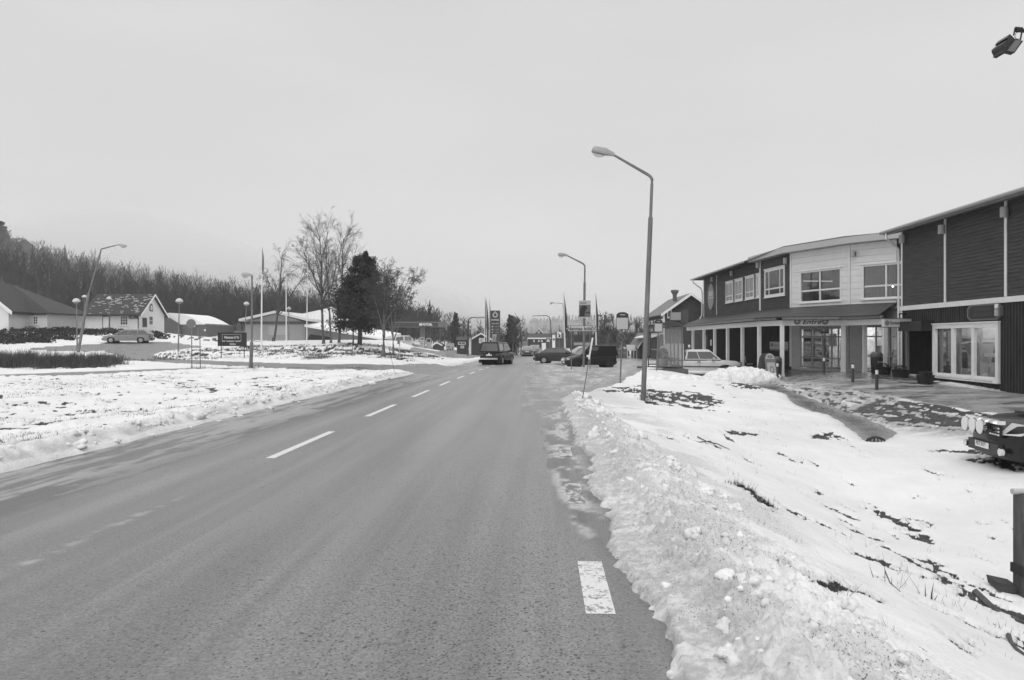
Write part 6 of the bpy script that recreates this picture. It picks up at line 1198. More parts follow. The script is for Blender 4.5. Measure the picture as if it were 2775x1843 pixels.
for k, (a, p_) in enumerate((('95', '13,74'), ('98', '14,33'), ('D', '14,26'))):
    zc = vz(885.5 + 7.8 * k, Y); lettering(t, a, .22, (x0 + .27, Y - .19, zc), 0, white, bold=.01); lettering(t, p_, .26, (x0 + .83, Y - .19, zc), 0, signgrey)
    q = MB(); q.box((xm, Y - .18, zc + .2), (x1 - x0 - .06, .012, .02)); part(t, 'divider', q, signmid)
t = thing('banner', 'slanted pale advertising banner below the fuel price sign', 'banner', onground(1342, 94)); Y = 93.9; q = MB(); q.prism([(ux(u, Y), Y, vz(v, Y)) for u, v in ((1331, 931), (1341, 931), (1346, 906), (1336, 906))], (0, .05, 0)); part(t, 'cloth', q, mat('banner pale', .5)); q = MB(); q.tube([(ux(1336, Y), Y + .06, vz(931, Y)), (ux(1336, Y), Y + .06, t.location.z - .1)], .04, 6); part(t, 'post', q, galv)
b_ = text_mb('mille', .42, .01, bold=.012); an = R(80); r_ = MB(); r_.v = [(ux(1338.5, Y) + v[0] * math.cos(an) - v[2] * math.sin(an) * .8, Y - .02 + v[1], vz(918.5, Y) + v[0] * math.sin(an) + v[2] * math.cos(an) * .8) for v in b_.v]; r_.f = b_.f; part(t, 'lettering', r_, signmid)
# fuel station canopy
Y0 = 129.0; t = thing('station_canopy', 'fuel station canopy with lettered dark edge on pillars over the pumps', 'canopy', (ux(1140, Y0), Y0, -.66)); xa, xb = ux(1012, Y0), ux(1198, Y0); zt_, zb_ = vz(872, Y0), vz(886, Y0)
q = MB(); q.box(((xa + xb) / 2, Y0 + 4, (zt_ + zb_) / 2), (xb - xa, 8, zt_ - zb_)); part(t, 'roof', q, mat('canopy edge grey', .2)); q = MB(); q.box(((xa + xb) / 2 - .3, Y0 - .03, (zt_ + zb_) / 2 - .05), (xb - xa - .8, .06, (zt_ - zb_) * .72)); part(t, 'dark_band', q, mat('sign blue-grey', .06))
lettering(t, 'STATOIL', .52, (ux(1154, Y0), Y0 - .09, (zt_ + zb_) / 2 - .05), 0, white, bold=.03, xs=1.15); q = MB(); q.tube([(ux(1139.5, Y0), Y0 - .06, (zt_ + zb_) / 2 - .05), (ux(1139.5, Y0), Y0 - .09, (zt_ + zb_) / 2 - .05)], .2, 12); part(t, 'logo', q, white)
for u, Yp, w_ in ((1146, Y0 + 2, .75), (1162, Y0 + 4, .6), (1192, Y0 + 7, .15), (1040, Y0 + 4, .4)): x = ux(u, Yp); g = b1(x, Yp); q = MB(); q.box((x, Yp, (zb_ + g) / 2), (w_, .5, zb_ - g)); part(t, 'pillar', q, mat('pillar pale', .28, .6))
for u, Yp, lab in ((1144, Y0, 'pale fuel pump at the left pillar of the station canopy'), (1162, Y0 + 1, 'grey fuel pump at the right pillar of the station canopy')):
    x = ux(u, Yp); g = b1(x, Yp); t = thing('fuel_pump', lab, 'fuel pump', (x, Yp, g), 0, 'fuel pumps under the station canopy'); q = MB(); q.box((x, Yp, g + .95), (.85, .5, 1.9)); part(t, 'cabinet', q, signgrey); q = MB(); q.box((x, Yp - .26, g + 1.5), (.6, .02, .45)); part(t, 'display', q, black); q = MB(); q.tube([(x + .44, Yp, g + 1.3), (x + .6, Yp, g + .7), (x + .46, Yp, g + .5)], .03, 6); part(t, 'hose', q, black)
x = ux(1143, 126); g = b1(x, 126); q = MB(); q.box((x, 126, g + .8), (.75, .3, 1.5)); t = single('price_board', 'pale striped board standing before the left fuel pump', 'board', q, signgrey, (x, 126, g))
for k in range(3): q = MB(); q.box((x, 125.83, g + .5 + .35 * k), (.55, .02, .14)); part(t, 'print', q, signmid)
# billboard
Y = 84; x0, x1 = ux(1208.3, Y), ux(1230.7, Y); g = b1((x0 + x1) / 2, Y); t = thing('billboard', 'pale standing advertising board with dark figures before the fuel station', 'billboard', ((x0 + x1) / 2, Y, g)); q = MB(); q.box(((x0 + x1) / 2, Y, (vz(930, Y) + vz(966, Y)) / 2), (x1 - x0, .12, vz(930, Y) - vz(966, Y))); part(t, 'panel', q, mat('billboard pale', .42))
for sx in (x0 + .1, x1 - .1): q = MB(); q.box((sx, Y + .1, (vz(966, Y) + g) / 2 + .1), (.06, .06, vz(966, Y) - g + .5)); part(t, 'leg', q, galv)
for (cx_, cz_, w_, h_) in ((.3, .98, .34, .1), (.42, .85, .1, .2), (.3, .68, .3, .09), (.22, .55, .1, .2), (.55, .62, .2, .16), (.79, .72, .1, .5)): q = MB(); q.prism([(x0 + cx_ * (x1 - x0) + w_ / 2 * math.cos(a), Y - .062, vz(966, Y) + .15 + cz_ + h_ / 2 * math.sin(a)) for a in np.linspace(0, 2 * math.pi, 10, endpoint=False)], (0, -.008, 0)); part(t, 'print', q, signdk)
def ped_sign(lab, u, v, Y, s_, post=True, grp='zebra crossing signs'):
    x = ux(u, Y); z = vz(v, Y); g = b1(x, Y); t = thing('crossing_sign', lab, 'road sign', (x, Y, g), 0, grp); q = MB(); q.box((x, Y, z), (s_, .03, s_)); part(t, 'panel', q, mat('sign mid', .14)); q = MB(); q.prism([(x - s_ * .42, Y - .016, z - s_ * .4), (x + s_ * .42, Y - .016, z - s_ * .4), (x, Y - .016, z + s_ * .42)], (0, -.006, 0)); part(t, 'triangle', q, white)
    q = MB(); q.prism([(x + a * s_, Y - .023, z + b__ * s_) for a, b__ in ((-.14, -.36), (-.02, -.05), (.12, -.36), (.17, -.36), (.05, .0), (.08, .14), (0, .2), (-.06, .1), (-.04, -.04), (-.19, -.36))], (0, -.006, 0)); part(t, 'figure', q, signdk)
    if post: q = MB(); q.tube([(x + s_ * .3, Y + .04, z + s_ * .4), (x + s_ * .3, Y + .04, g - .1)], .04, 6); part(t, 'post', q, galv)
ped_sign('zebra crossing sign on the dark curved lamp up the road', 1485.6, 921.5, 132, .75); ped_sign('zebra crossing sign to the left of the road before the dark house', 1274.5, 918, 108, .5)
# white sign with figure, pillar sign
Y = 80; x = ux(1515.5, Y); g = b1(x, Y); t = thing('notice_sign', 'white upright sign with a dark figure on a thin pole above the dark saloon', 'sign', (x, Y, g)); q = MB(); q.box((x, Y, vz(907.5, Y)), (.45, .04, .66)); part(t, 'panel', q, white); q = MB(); q.prism([(x + a, Y - .022, vz(909, Y) + b__) for a, b__ in ((-.1, -.2), (.12, -.22), (.14, .02), (.02, .1), (-.08, .24), (-.14, .2), (-.04, .0))], (0, -.006, 0)); part(t, 'figure', q, signdk); q = MB(); q.tube([(x, Y + .04, vz(880, Y)), (x, Y + .04, g - .1)], .03, 6); part(t, 'post', q, galv)
q = MB(); x = ux(1500.5, 130); g = b1(x, 130); q.box((x, 130, g + 1.7), (.5, .4, 3.4)); t = single('pillar_sign', 'white pillar sign with dark square beside the zebra crossing lamp', 'sign', q, white, (x, 130, g)); q = MB(); q.box((x, 129.78, g + 2.6), (.3, .03, .35)); part(t, 'dark_square', q, signdk)
# arrow sign
Y = 45.0; a_ = [(1531, 891), (1540.5, 882.6), (1617, 882.6), (1617.5, 884), (1617.5, 897), (1617, 898.6), (1540.5, 898.6)]; g = b1(ux(1575, Y), Y)
t = thing('arrow_sign', 'white arrow-shaped direction sign with knife and fork on two posts', 'sign', (ux(1575, Y), Y, g)); q = MB(); q.prism([(ux(u, Y), Y, vz(v, Y)) for u, v in a_], (0, .03, 0)); part(t, 'rim', q, signdk)
a2_ = [(1534.2, 891), (1541.2, 883.6), (1616.4, 883.6), (1616.4, 897.6), (1541.2, 897.6)]; q = MB(); q.prism([(ux(u, Y), Y - .012, vz(v, Y)) for u, v in a2_], (0, .01, 0)); part(t, 'panel', q, mat('sign white', .6, .5))
q = MB(); q.prism([(ux(u, Y), Y - .018, vz(v, Y)) for u, v in ((1531.6, 891), (1536.5, 886.6), (1534.3, 891), (1536.5, 895.4))], (0, .004, 0)); part(t, 'arrow_tip', q, signdk)
lettering(t, 'Nannas kök', .315, (ux(1570.3, Y), Y - .022, vz(891, Y)), 0, signdk, bold=.006, xs=1.0)
q = MB(); q.box((ux(1603.3, Y), Y - .016, vz(890.6, Y)), (.02, .006, .32)); part(t, 'divider', q, signdk)
for sg in (-1, 1):
    q = MB(); c_ = Vector((ux(1609.8, Y), Y - .018, vz(890.6, Y))); q.tube([c_ + Vector((-.11 * sg, 0, -.11)), c_ + Vector((.11 * sg, 0, .11))], .016, 6); q.prism([c_ + Vector((sg * a, -.002, b__)) for a, b__ in ((.05, .09), (.09, .05), (.13, .1), (.1, .13))], (0, -.004, 0)); part(t, 'cutlery_print', q, signdk)
for u in (1548.5, 1599.3): x = ux(u, Y); q = MB(); q.tube([(x, Y + .05, vz(884, Y)), (x, Y + .05, b1(x, Y) - .1)], .028, 8); part(t, 'post', q, galv)
q = MB(); q.box((ux(1593.2, Y), Y + .0, vz(965, Y)), (.16, .012, .15)); single('small_plate', 'small white plate between the arrow sign posts', 'plate', q, white, (ux(1593.2, Y), Y, vz(965, Y)))
# poster on lamp
Y = 47.8; xm = ux(1584.4, Y); t = thing('poster_board', 'poster of a large dark bird fixed to the street lamp above the arrow sign', 'poster', (xm, Y, vz(862.6, Y))); q = MB(); q.box((xm, Y - .08, (vz(814.6, Y) + vz(862.6, Y)) / 2), (.78, .02, 1.16)); part(t, 'panel', q, mat('poster white', .5)); zb_ = vz(858.8, Y); zt_ = vz(826.5, Y); q = MB(); q.box((xm, Y - .093, (zb_ + zt_) / 2), (.75, .005, zt_ - zb_)); part(t, 'photo_ground', q, mat('poster photo', .16))
q = MB(); q.prism([(xm + a, Y - .097, zb_ + b__) for a, b__ in ((-.36, .02), (-.33, .35), (-.27, .62), (-.12, .74), (.06, .74), (.14, .62), (.17, .5), (.09, .53), (.05, .42), (.0, .3), (-.02, .08), (.1, .03))], (0, -.004, 0)); part(t, 'bird_print', q, signblk); q = MB(); q.box((xm + .2, Y - .098, zb_ + .27), (.32, .004, .07)); part(t, 'branch_print', q, signblk); q = MB(); q.box((xm - .1, Y - .093, zt_ + .12), (.42, .004, .08)); part(t, 'heading_print', q, signmid)
t = thing('finger_board', 'thin two-slat finger board under the bird poster', 'sign', (xm, Y, vz(874, Y)))
for v in (868.5, 873.2): q = MB(); q.box((ux(1567, Y), Y, vz(v, Y)), (.74, .02, .07)); part(t, 'slat', q, signgrey)
q = MB(); q.box((ux(1582, Y), Y - .1, vz(871, Y)), (.12, .06, .25)); part(t, 'clamp', q, galv)
# bus stop signs
def bus_sign(lab, Y, x0, x1, v0, v1, pv, disc):
    xm = ux((x0 + x1) / 2, Y); g = b1(ux(pv, Y), Y); t = thing('bus_stop_sign', lab, 'bus stop sign', (ux(pv, Y), Y, g), 0, 'bus stop signs'); w = ux(x1, Y) - ux(x0, Y); zt = vz(v0, Y); zb = vz(v1, Y); h = zt - zb
    q = MB(); q.prism([(xm - w / 2, Y, zb), (xm + w / 2, Y, zb)] + [(xm + w / 2 * math.cos(a), Y, zt - h * .18 + h * .18 * math.sin(a)) for a in np.linspace(0, math.pi, 9)], (0, .04, 0)); part(t, 'board', q, mat('sign black', .035, .5)); q = MB(); q.box((xm - w * .02, Y - .012, zb + h * .345), (w * .93, .02, h * .65)); part(t, 'white_panel', q, mat('blank panel', .5, .6))
    q = MB(); q.box((xm, Y - .008, zt - h * .16), (w * .42, .01, h * .045)); part(t, 'emblem_print', q, signgrey); q = MB(); q.tube([(xm, Y + .06, zb + .1), (ux(pv, Y), Y + .06, g - .1)], .032, 10); part(t, 'post', q, galv, True)
    if disc:
        c = P(1682.8, 915, Y); q = MB(); q.tube([(c.x, Y + .0, c.z), (c.x, Y + .02, c.z)], .18, 24); part(t, 'disc_rim', q, mat('sign ring', .14)); q = MB(); q.tube([(c.x, Y - .012, c.z), (c.x, Y + .0, c.z)], .135, 24); part(t, 'disc_face', q, mat('disc dark', .07)); q = MB(); q.box((0, 0, 0), (.27, .008, .045)); q.v = [(c.x + v[0] * .707 + v[2] * .707, Y - .018 + v[1], c.z - v[0] * .707 + v[2] * .707) for v in q.v]; part(t, 'disc_bar', q, mat('sign ring', .14))
    return t
bus_sign('bus stop sign with blank white panel and no-parking disc beside the tall street lamp', 29, 1670.6, 1703.4, 845.6, 893, 1681, True)
bus_sign('smaller bus stop sign with blank panel directly before the bus shelter', 37, 1774, 1795.5, 866, 899, 1779, False)
# snow stakes
def stake(lab, Y, bs, top, r=.014, wh=.45):
    b_ = P(bs[0], bs[1], Y); b_.z = b1(b_.x, Y) ; p_ = P(top[0], top[1], Y); t = thing('snow_stake', lab, 'snow stake', b_, 0, 'snow stakes along the road edges'); m_ = b_ + (p_ - b_) * (1 - wh); q = MB(); q.tube([b_ - Vector((0, 0, .05)), m_], r, 6); part(t, 'stake', q, mat('orange-grey stake', .16)); q = MB(); q.tube([m_, p_], r * 1.6, 6); part(t, 'reflector_band', q, white)
stake('leaning snow stake with white upper half on the right snowbank', 18.9, (1575, 1102), (1606, 915), .014, .32); stake('leaning snow stake at the left edge of the road by the junction', 39, (1070.6, 1009), (1048, 922), .012, .2); stake('thin upright snow stake on the island in front of the trees', 54, (955, 972), (954.5, 921), .02, .1)
# signs seen from behind by the path, island boards
Y = 40; b_ = P(520, 1000, Y); g = b1(b_.x, Y); t = thing('round_sign', 'round grey road sign seen from behind on a thin post by the footpath', 'road sign', (b_.x, Y, g)); q = MB(); q.tube([(b_.x, Y, g - .1), (ux(519, Y), Y, vz(866, Y))], .028, 8); part(t, 'post', q, galv); q = MB(); c = P(518.6, 877.7, Y); q.tube([(c.x, Y - .05, c.z), (c.x, Y - .03, c.z)], .26, 24); part(t, 'disc', q, mat('sign back', .17, .5)); q = MB(); q.box((ux(529, Y), Y - .07, vz(884, Y)), (.06, .02, .04)); part(t, 'sticker', q, white)
b_ = P(543, 1000, Y); g = b1(b_.x, Y); t = thing('edge_sign', 'thin post with a sign seen edge-on, right of the round sign', 'road sign', (b_.x, Y, g)); q = MB(); q.tube([(b_.x, Y, g - .1), (ux(541.5, Y), Y, vz(891, Y))], .025, 8); part(t, 'post', q, galv); q = MB(); q.box((ux(541.5, Y), Y, vz(900, Y)), (.05, .4, .5)); part(t, 'plate', q, galv); q = MB(); q.box((ux(549, Y) , Y + .3, vz(894.5, Y)), (.1, .02, .11)); part(t, 'reflector', q, white)
Y = 52; x = ux(1083, Y); g = b1(x, Y); t = thing('hook_sign', 'thin bent post with narrow sign at the right tip of the island', 'road sign', (x, Y, g)); q = MB(); q.tube([(x, Y, g - .1), (x, Y, vz(925, Y)), (ux(1081, Y), Y, vz(916, Y)), (ux(1078, Y), Y, vz(914, Y))], .03, 8); part(t, 'post', q, galvl); q = MB(); q.box((ux(1079.5, Y), Y, vz(923, Y)), (.08, .4, .5)); part(t, 'plate', q, mat('sign back', .17))
Y = 52; x0, x1 = ux(590.8, Y), ux(668, Y); zt_, zb_ = vz(901.2, Y), vz(938, Y); xm = (x0 + x1) / 2; g = b1(xm, Y); t = thing('board_sign', 'black board sign for a restaurant on two legs on the snowy island', 'sign', (xm, Y, g)); q = MB(); q.box((xm, Y, (zt_ + zb_) / 2), (x1 - x0, .12, zt_ - zb_)); part(t, 'panel', q, signblk)
q = MB(); bx0, bx1, bz0, bz1 = ux(603, Y), ux(654, Y), vz(923.5, Y), vz(906.5, Y)
for c_, d_ in ((((bx0 + bx1) / 2, Y - .065, bz0), (bx1 - bx0, .01, .02)), (((bx0 + bx1) / 2, Y - .065, bz1), (bx1 - bx0, .01, .02)), ((bx0, Y - .065, (bz0 + bz1) / 2), (.02, .01, bz1 - bz0)), ((bx1, Y - .065, (bz0 + bz1) / 2), (.02, .01, bz1 - bz0))): q.box(c_, d_)
part(t, 'border_print', q, signgrey, kind='stuff'); lettering(t, 'Nannas kök', .235, ((bx0 + bx1) / 2, Y - .066, vz(914.5, Y)), 0, signgrey, bold=.016, xs=.92)
for a, b__ in ((603, 611), (615, 635), (639, 653)): q = MB(); q.box((ux((a + b__) / 2, Y), Y - .065, vz(925.2, Y)), ((b__ - a) / F * Y, .01, .05)); part(t, 'white_bar', q, signgrey)
lettering(t, 'PIZZA', .15, (ux(631.5, Y), Y - .066, vz(933, Y)), 0, signgrey, bold=.008, xs=1.05)
for u in (599.5, 662): x = ux(u, Y); q = MB(); q.tube([(x, Y, zb_ + .05), (x, Y, b1(x, Y) - .1)], .03, 6); part(t, 'leg', q, mat('dark leg', .05))
# bus shelter
Ysh = 38.0; xR, xL = ux(1849, Ysh), ux(1783, Ysh); Yb_ = 41.4; dxr = (Yb_ - Ysh) * math.tan(TH); g = .10
SH = thing('bus_shelter', 'glass bus shelter with curved roof on a low kerbed platform', 'bus shelter', ((xL + xR) / 2, Ysh, g))
def sp(fx, fy, z): return (xL + (xR - xL) * fx + dxr * fy, Ysh + (Yb_ - Ysh) * fy, z)
q = MB(); q.hexa([sp(-.45, -.18, -.25), sp(1.15, -.18, -.25), sp(1.15, 1.15, -.25), sp(-.45, 1.15, -.25)], [sp(-.45, -.18, g), sp(1.15, -.18, g), sp(1.15, 1.15, g), sp(-.45, 1.15, g)]); part(SH, 'platform', q, mat('dark platform', .1, .8, .3, 4))
hz_ = 2.2; fmt = mat('shelter frame grey', .16, .45)
for fx, fy in ((0, 0), (1, 0), (1, .333), (1, .667), (1, 1), (0, 1)):
    q = MB(); c = sp(fx, fy, 0); q.box((c[0], c[1], g + hz_ / 2), (.06, .06, hz_)); part(SH, 'post', q, fmt)
for z in (g + .12, g + hz_):
    q = MB(); q.tube([sp(0, 0, z), sp(1, 0, z)], .03, 4); part(SH, 'rail', q, fmt); q = MB(); q.tube([sp(1, 0, z), sp(1, 1, z)], .03, 4); part(SH, 'rail', q, fmt); q = MB(); q.tube([sp(0, 1, z), sp(1, 1, z)], .03, 4); part(SH, 'rail', q, fmt)
q = MB(); q.tube([sp(0, 0, g + hz_), sp(0, 1, g + hz_)], .035, 4); part(SH, 'rail', q, fmt)
gls = dusty('dusty shelter glass', .95, .5, .2)
def pane(a, b__, nm='pane'): q = MB(); A, B_ = Vector(a), Vector(b__); n_ = (B_ - A).cross(Vector((0, 0, 1))); n_.z = 0; n_.normalize(); q.hexa([(A.x, A.y, g + .15), (B_.x, B_.y, g + .15), (B_.x, B_.y, g + hz_ - .03), (A.x, A.y, g + hz_ - .03)], [(p.x + n_.x * .012, p.y + n_.y * .012, z) for p, z in ((A, g + .15), (B_, g + .15), (B_, g + hz_ - .03), (A, g + hz_ - .03))]); part(SH, nm, q, gls)
pane(sp(.04, 0, 0), sp(.96, 0, 0)); pane(sp(1, .02, 0), sp(1, .32, 0)); pane(sp(1, .35, 0), sp(1, .65, 0)); pane(sp(1, .68, 0), sp(1, .98, 0)); pane(sp(.04, 1, 0), sp(.96, 1, 0))
q = MB(); n = 8
for side in (0,):
    top = [(f, g + hz_ + .04 + .19 * math.sin(math.pi * min(1, max(0, f)))) for f in np.linspace(-.22, 1.08, n)]
    vs = [sp(f, -.05, z) for f, z in top] + [sp(f, 1.05, z) for f, z in top] + [sp(f, -.05, z + .05) for f, z in top] + [sp(f, 1.05, z + .05) for f, z in top]
    fs = [];
    for i in range(n - 1): fs += [(i, i + 1, n + i + 1, n + i), (2 * n + i, 3 * n + i, 3 * n + i + 1, 2 * n + i + 1), (i, 2 * n + i, 2 * n + i + 1, i + 1), (n + i, n + i + 1, 3 * n + i + 1, 3 * n + i)]
    q.add(vs, fs)
part(SH, 'roof', q, mat('shelter roof', .09, .5)); q = MB(); q.prism([sp(f, -.055, z) for f, z in top], (0, .03, 0)); part(SH, 'gable_panel', q, mat('shelter gable', .06))
q = MB(); q.hexa([sp(.55, .15, g + .48), sp(.95, .15, g + .48), sp(.95, .85, g + .48), sp(.55, .85, g + .48)], [sp(.55, .15, g + .53), sp(.95, .15, g + .53), sp(.95, .85, g + .53), sp(.55, .85, g + .53)]); part(SH, 'bench', q, mat('bench dark', .06))
for fy in (.2, .8): q = MB(); q.tube([sp(.55, fy, g + .47), sp(.97, fy, g + .2)], .02, 5); part(SH, 'bench_bracket', q, mat('bench dark', .06))
q = MB(); c = sp(.16, .02, g + 1.5); q.box((c[0], c[1] - .03, c[2]), (.18, .03, .6)); part(SH, 'timetable', q, mat('timetable frame', .07))
q = MB(); c = sp(-.02, .75, g + 1.3); q.box((c[0] - .04, c[1], c[2]), (.04, .7, 1.3)); part(SH, 'advert_panel', q, mat('advert dark', .07))
pc = sp(.42, .45, g); t = thing('planter', 'light concrete planter with a round clipped evergreen inside the bus shelter', 'planter', pc); q = MB(); q.lathe([(.2, 0), (.24, .12), (.27, .42), (.27, .46), (.22, .46)], pc, 14); part(t, 'pot', q, concrete, True)
def leafball(c, rx, rz, n, sz, rng, flat=1.0):
    q = MB()
    for i in range(n):
        v = rng.normal(size=3); v /= np.linalg.norm(v); rr = rng.uniform(.55, 1) ** .5; p = np.array(c) + v * np.array([rx, rx * flat, rz]) * rr
        a = rng.normal(size=3); a /= np.linalg.norm(a); b_ = np.cross(a, rng.normal(size=3)); b_ /= np.linalg.norm(b_)
        q.add([p + a * sz, p + b_ * sz * .6, p - a * sz, p - b_ * sz * .6], [(0, 1, 2, 3)])
    return q
rg = np.random.RandomState(4); part(t, 'bush', leafball((pc[0], pc[1], pc[2] + .72), .28, .34, 900, .035, rg), mat('evergreen leaves', .03, .7, .5, 8))
# things by the shop entrance
for lab, Y, u, v0, v1, em in (('bollard with white cap before the sliding doors, leftmost', 35.2, 2233, 972, 1014, False), ('bollard with white cap standing on the open wet paving in the middle', 30.0, 2311, 983.6, 1031, False), ('nearest bollard with white cap in front of the litter bin', 27.5, 2376, 991, 1041, False), ('bollard with white cap close beside the sandwich board', 35.6, 2107, 974, 1012, False)):
    x = ux(u, Y); g = b1(x, Y) + .02; h_ = .76; t = thing('bollard', lab, 'bollard', (x, Y, g), 0, 'white-capped bollards before the shop'); q = MB(); q.lathe([(.06, -.1), (.055, h_ - .2), (.05, h_ - .2)], (x, Y, g), 12); part(t, 'post', q, mat('bollard dark', .05, .5), True); q = MB(); q.lathe([(.052, h_ - .195), (.052, h_ - .04), (.05, h_ - .04)], (x, Y, g), 12); part(t, 'white_band', q, white); q = MB(); q.lathe([(.056, h_ - .035), (.056, h_ - .01), (.03, h_)], (x, Y, g), 12); part(t, 'cap', q, black)
Y = 36.3; x = ux(2079, Y); g = b1(x, Y) + .03; AB = thing('sandwich_board', 'leaning arched sandwich board with price poster beside the entrance columns', 'sandwich board', (x, Y, g), R(18))
def ab(pts, d0, th, m, nm, par=AB, lean=.22, side=1):
    q = MB(); q.prism([(a, (-side) * (.42 - lean * b__ / .9 * .9) + d0 * side * -1, b__) for a, b__ in pts], (0, -side * th, 0)); return part(AB, nm, q, m, world=False)
oa = [(-.34, .02), (.34, .02), (.30, 1.0)] + [(.30 * math.cos(a), 1.0 + .28 * math.sin(a)) for a in np.linspace(.3, math.pi - .3, 7)] + [(-.30, 1.0)]
ab(oa, 0, .03, mat('board rim grey', .2), 'front_frame'); ab([(a * .86, .06 + b__ * .93) for a, b__ in oa if b__ > 1.0 or True][2:] + [(-.26, 1.0), (.26, 1.0)][:0], .031, .006, mat('board white', .5), 'head_panel')
ab([(-.25, .12), (.25, .12), (.22, .82), (-.22, .82)], .032, .012, mat('poster white', .5), 'poster'); ab([(-.22, .84), (.22, .84), (.215, .95), (-.215, .95)], .032, .012, signmid, 'strip')
ab([(.13 * math.cos(a), .45 + .2 * math.sin(a)) for a in np.linspace(0, 6.28, 14, endpoint=False)], .046, .004, signmid, 'poster_print'); ab([(.08 * math.cos(a), .46 + .12 * math.sin(a)) for a in np.linspace(0, 6.28, 12, endpoint=False)], .051, .004, mat('poster white', .5), 'poster_print')
ab(oa, 0, .03, mat('board rim dark', .1), 'rear_frame', side=-1)
b_ = text_mb('ICA', .17, .003, bold=.006); r_ = MB(); r_.v = [(v[0], -.42 + .22 * (1.1 + v[2]) - .045 + v[1], 1.1 + v[2]) for v in b_.v]; r_.f = b_.f; part(AB, 'lettering', r_, signdk, world=False)
def litter_bin(lab, u, Y, h_, m, label2=None):
    x = ux(u, Y); g = b1(x, Y) + .02; t = thing('litter_bin', lab, 'litter bin', (x, Y, g), 0); q = MB(); q.lathe([(.2, 0), (.24, .05), (.27, h_ - .25), (.27, h_ - .22)], (x, Y, g), 14); part(t, 'bin_body', q, m, True); q = MB(); q.lathe([(.27, h_ - .21), (.28, h_ - .12), (.2, h_), (.05, h_ + .01)], (x, Y, g), 14); part(t, 'lid', q, mat('bin lid', .09, .5), True); q = MB(); q.box((x, Y - .26, g + h_ - .32), (.2, .06, .1)); part(t, 'slot', q, black)
    if label2: lettering(t, label2, .12, (x, Y - .30, g + h_ - .45), 0, signgrey, xs=1.2)
    return t
litter_bin('dark grey litter bin just right of the sandwich board', 2104, 37.1, 1.05, mat('bin dark grey', .05, .5)); litter_bin('black lettered litter bin between two white columns right of the doors', 2376, 33.6, 1.0, black, 'ICA')
for lab, u, Y, w_ in (('dark planter tub with low twigs at the foot of the corner downpipe', 2440, 31.6, .48), ('dark planter tub with low plant left of the display window', 2508, 28.8, .45), ('dark planter tub behind the nearest bollard', 2392, 33.2, .5)):
    x = ux(u, Y); g = b1(x, Y) + .02; t = thing('planter', lab, 'planter', (x, Y, g), 0, 'dark tubs by the shop fronts'); q = MB(); q.lathe([(w_ * .6, 0), (w_ * .72, .32), (w_ * .76, .34), (w_ * .66, .34)], (x, Y, g), 14); part(t, 'tub', q, mat('tub dark', .02, .7), True); part(t, 'plant', leafball((x, Y, g + .40), w_ * .55, .12, 260, .035, rg), mat('evergreen leaves', .03))
Y = 43.0; x = ux(2033, 44); g = b1(x, 44) + .04; t = thing('bench', 'slatted bench against the dark wall under the canopy', 'bench', (x, 44, g), R(70))
for k in range(3): q = MB(); q.box((0, -.1 + .12 * k, .45), (1.3, .09, .03)); part(t, 'slat', q, signgrey, world=False)
for k in range(3): q = MB(); q.box((0, .26 + .02 * k, .6 + .12 * k), (1.3, .03, .09)); part(t, 'back_slat', q, signgrey, world=False)
for sx in (-.55, .55): q = MB(); q.box((sx, .05, .22), (.05, .45, .44)); part(t, 'leg', q, black, world=False)
x, y = 16.6, 29.4; q = MB(); q.box((x, y, b1(x, y) + .035), (1.7, 1.0, .03), R(5)); single('door_mat', 'pale grey mat on the wet paving before the grey doors', 'mat', q, mat('mat grey', .22), (x, y, b1(x, y)))
# drain grate, flood lamp mast, post at right
x, y = gp(2374, 1201); g = b1(x, y); t = thing('drain_grate', 'black domed drain grate at the end of the wet gutter', 'drain', (x, y, g)); q = MB(); q.lathe([(.25, -.05), (.25, .02), (.2, .03)], (x, y, g), 18); part(t, 'ring', q, black)
for k in range(7):
    a = math.pi * k / 7; q = MB(); q.tube([(x + .22 * math.cos(a) * f, y + .22 * math.sin(a) * f, g + .02 + .13 * math.sqrt(max(0, 1 - f * f))) for f in (-1, -.8, -.4, 0, .4, .8, 1)], .016, 5); part(t, 'bar', q, black)
t = thing('flood_lamp', 'black flood lamp on a bracket at the top right corner', 'flood lamp', (9.3, 11.8, -.8)); Y = 11.8
q = MB(); q.tube([(9.0, 11.9, -1.0), (9.0, 11.9, 7.2)], .07, 10); part(t, 'mast', q, galv, True); q = MB(); q.tube([(9.0, 11.9, vz(84, Y)), P(2752, 82, Y)], .03, 6); part(t, 'arm', q, black)
q = MB(); q.prism([P(u, v, Y) for u, v in ((2737, 92), (2729, 102), (2733, 104), (2728, 108), (2720, 116), (2720, 122), (2725, 132), (2724, 137), (2733, 139), (2752, 107))], (0, .3, 0)); part(t, 'housing', q, signblk)
q = MB(); q.prism([P(u, v, Y - .02) for u, v in ((2724, 137), (2750, 143), (2773, 111), (2751, 105))], (0, .1, 0)); part(t, 'frame', q, signblk); q = MB(); q.prism([P(u, v, Y - .03) for u, v in ((2730.5, 137), (2748, 141), (2768, 111), (2752, 108))], (0, .008, 0)); part(t, 'lamp_glass', q, mat('lamp glass grey', .15, .15))
for a, b__ in (((2751, 76), (2747, 96)), ((2771, 77), (2765, 108))): q = MB(); q.tube([P(a[0], a[1], Y), P(b__[0], b__[1], Y)], .012, 6); part(t, 'yoke', q, black)
q = MB(); q.tube([P(2751, 76, Y), P(2771, 78, Y)], .022, 6); part(t, 'yoke', q, black); q = MB(); q.tube([P(2764, 84, Y), P(2753, 90, Y), P(2750, 100, Y), P(2755, 106, Y), P(2764, 106, Y)], .006, 5); part(t, 'cable', q, black)
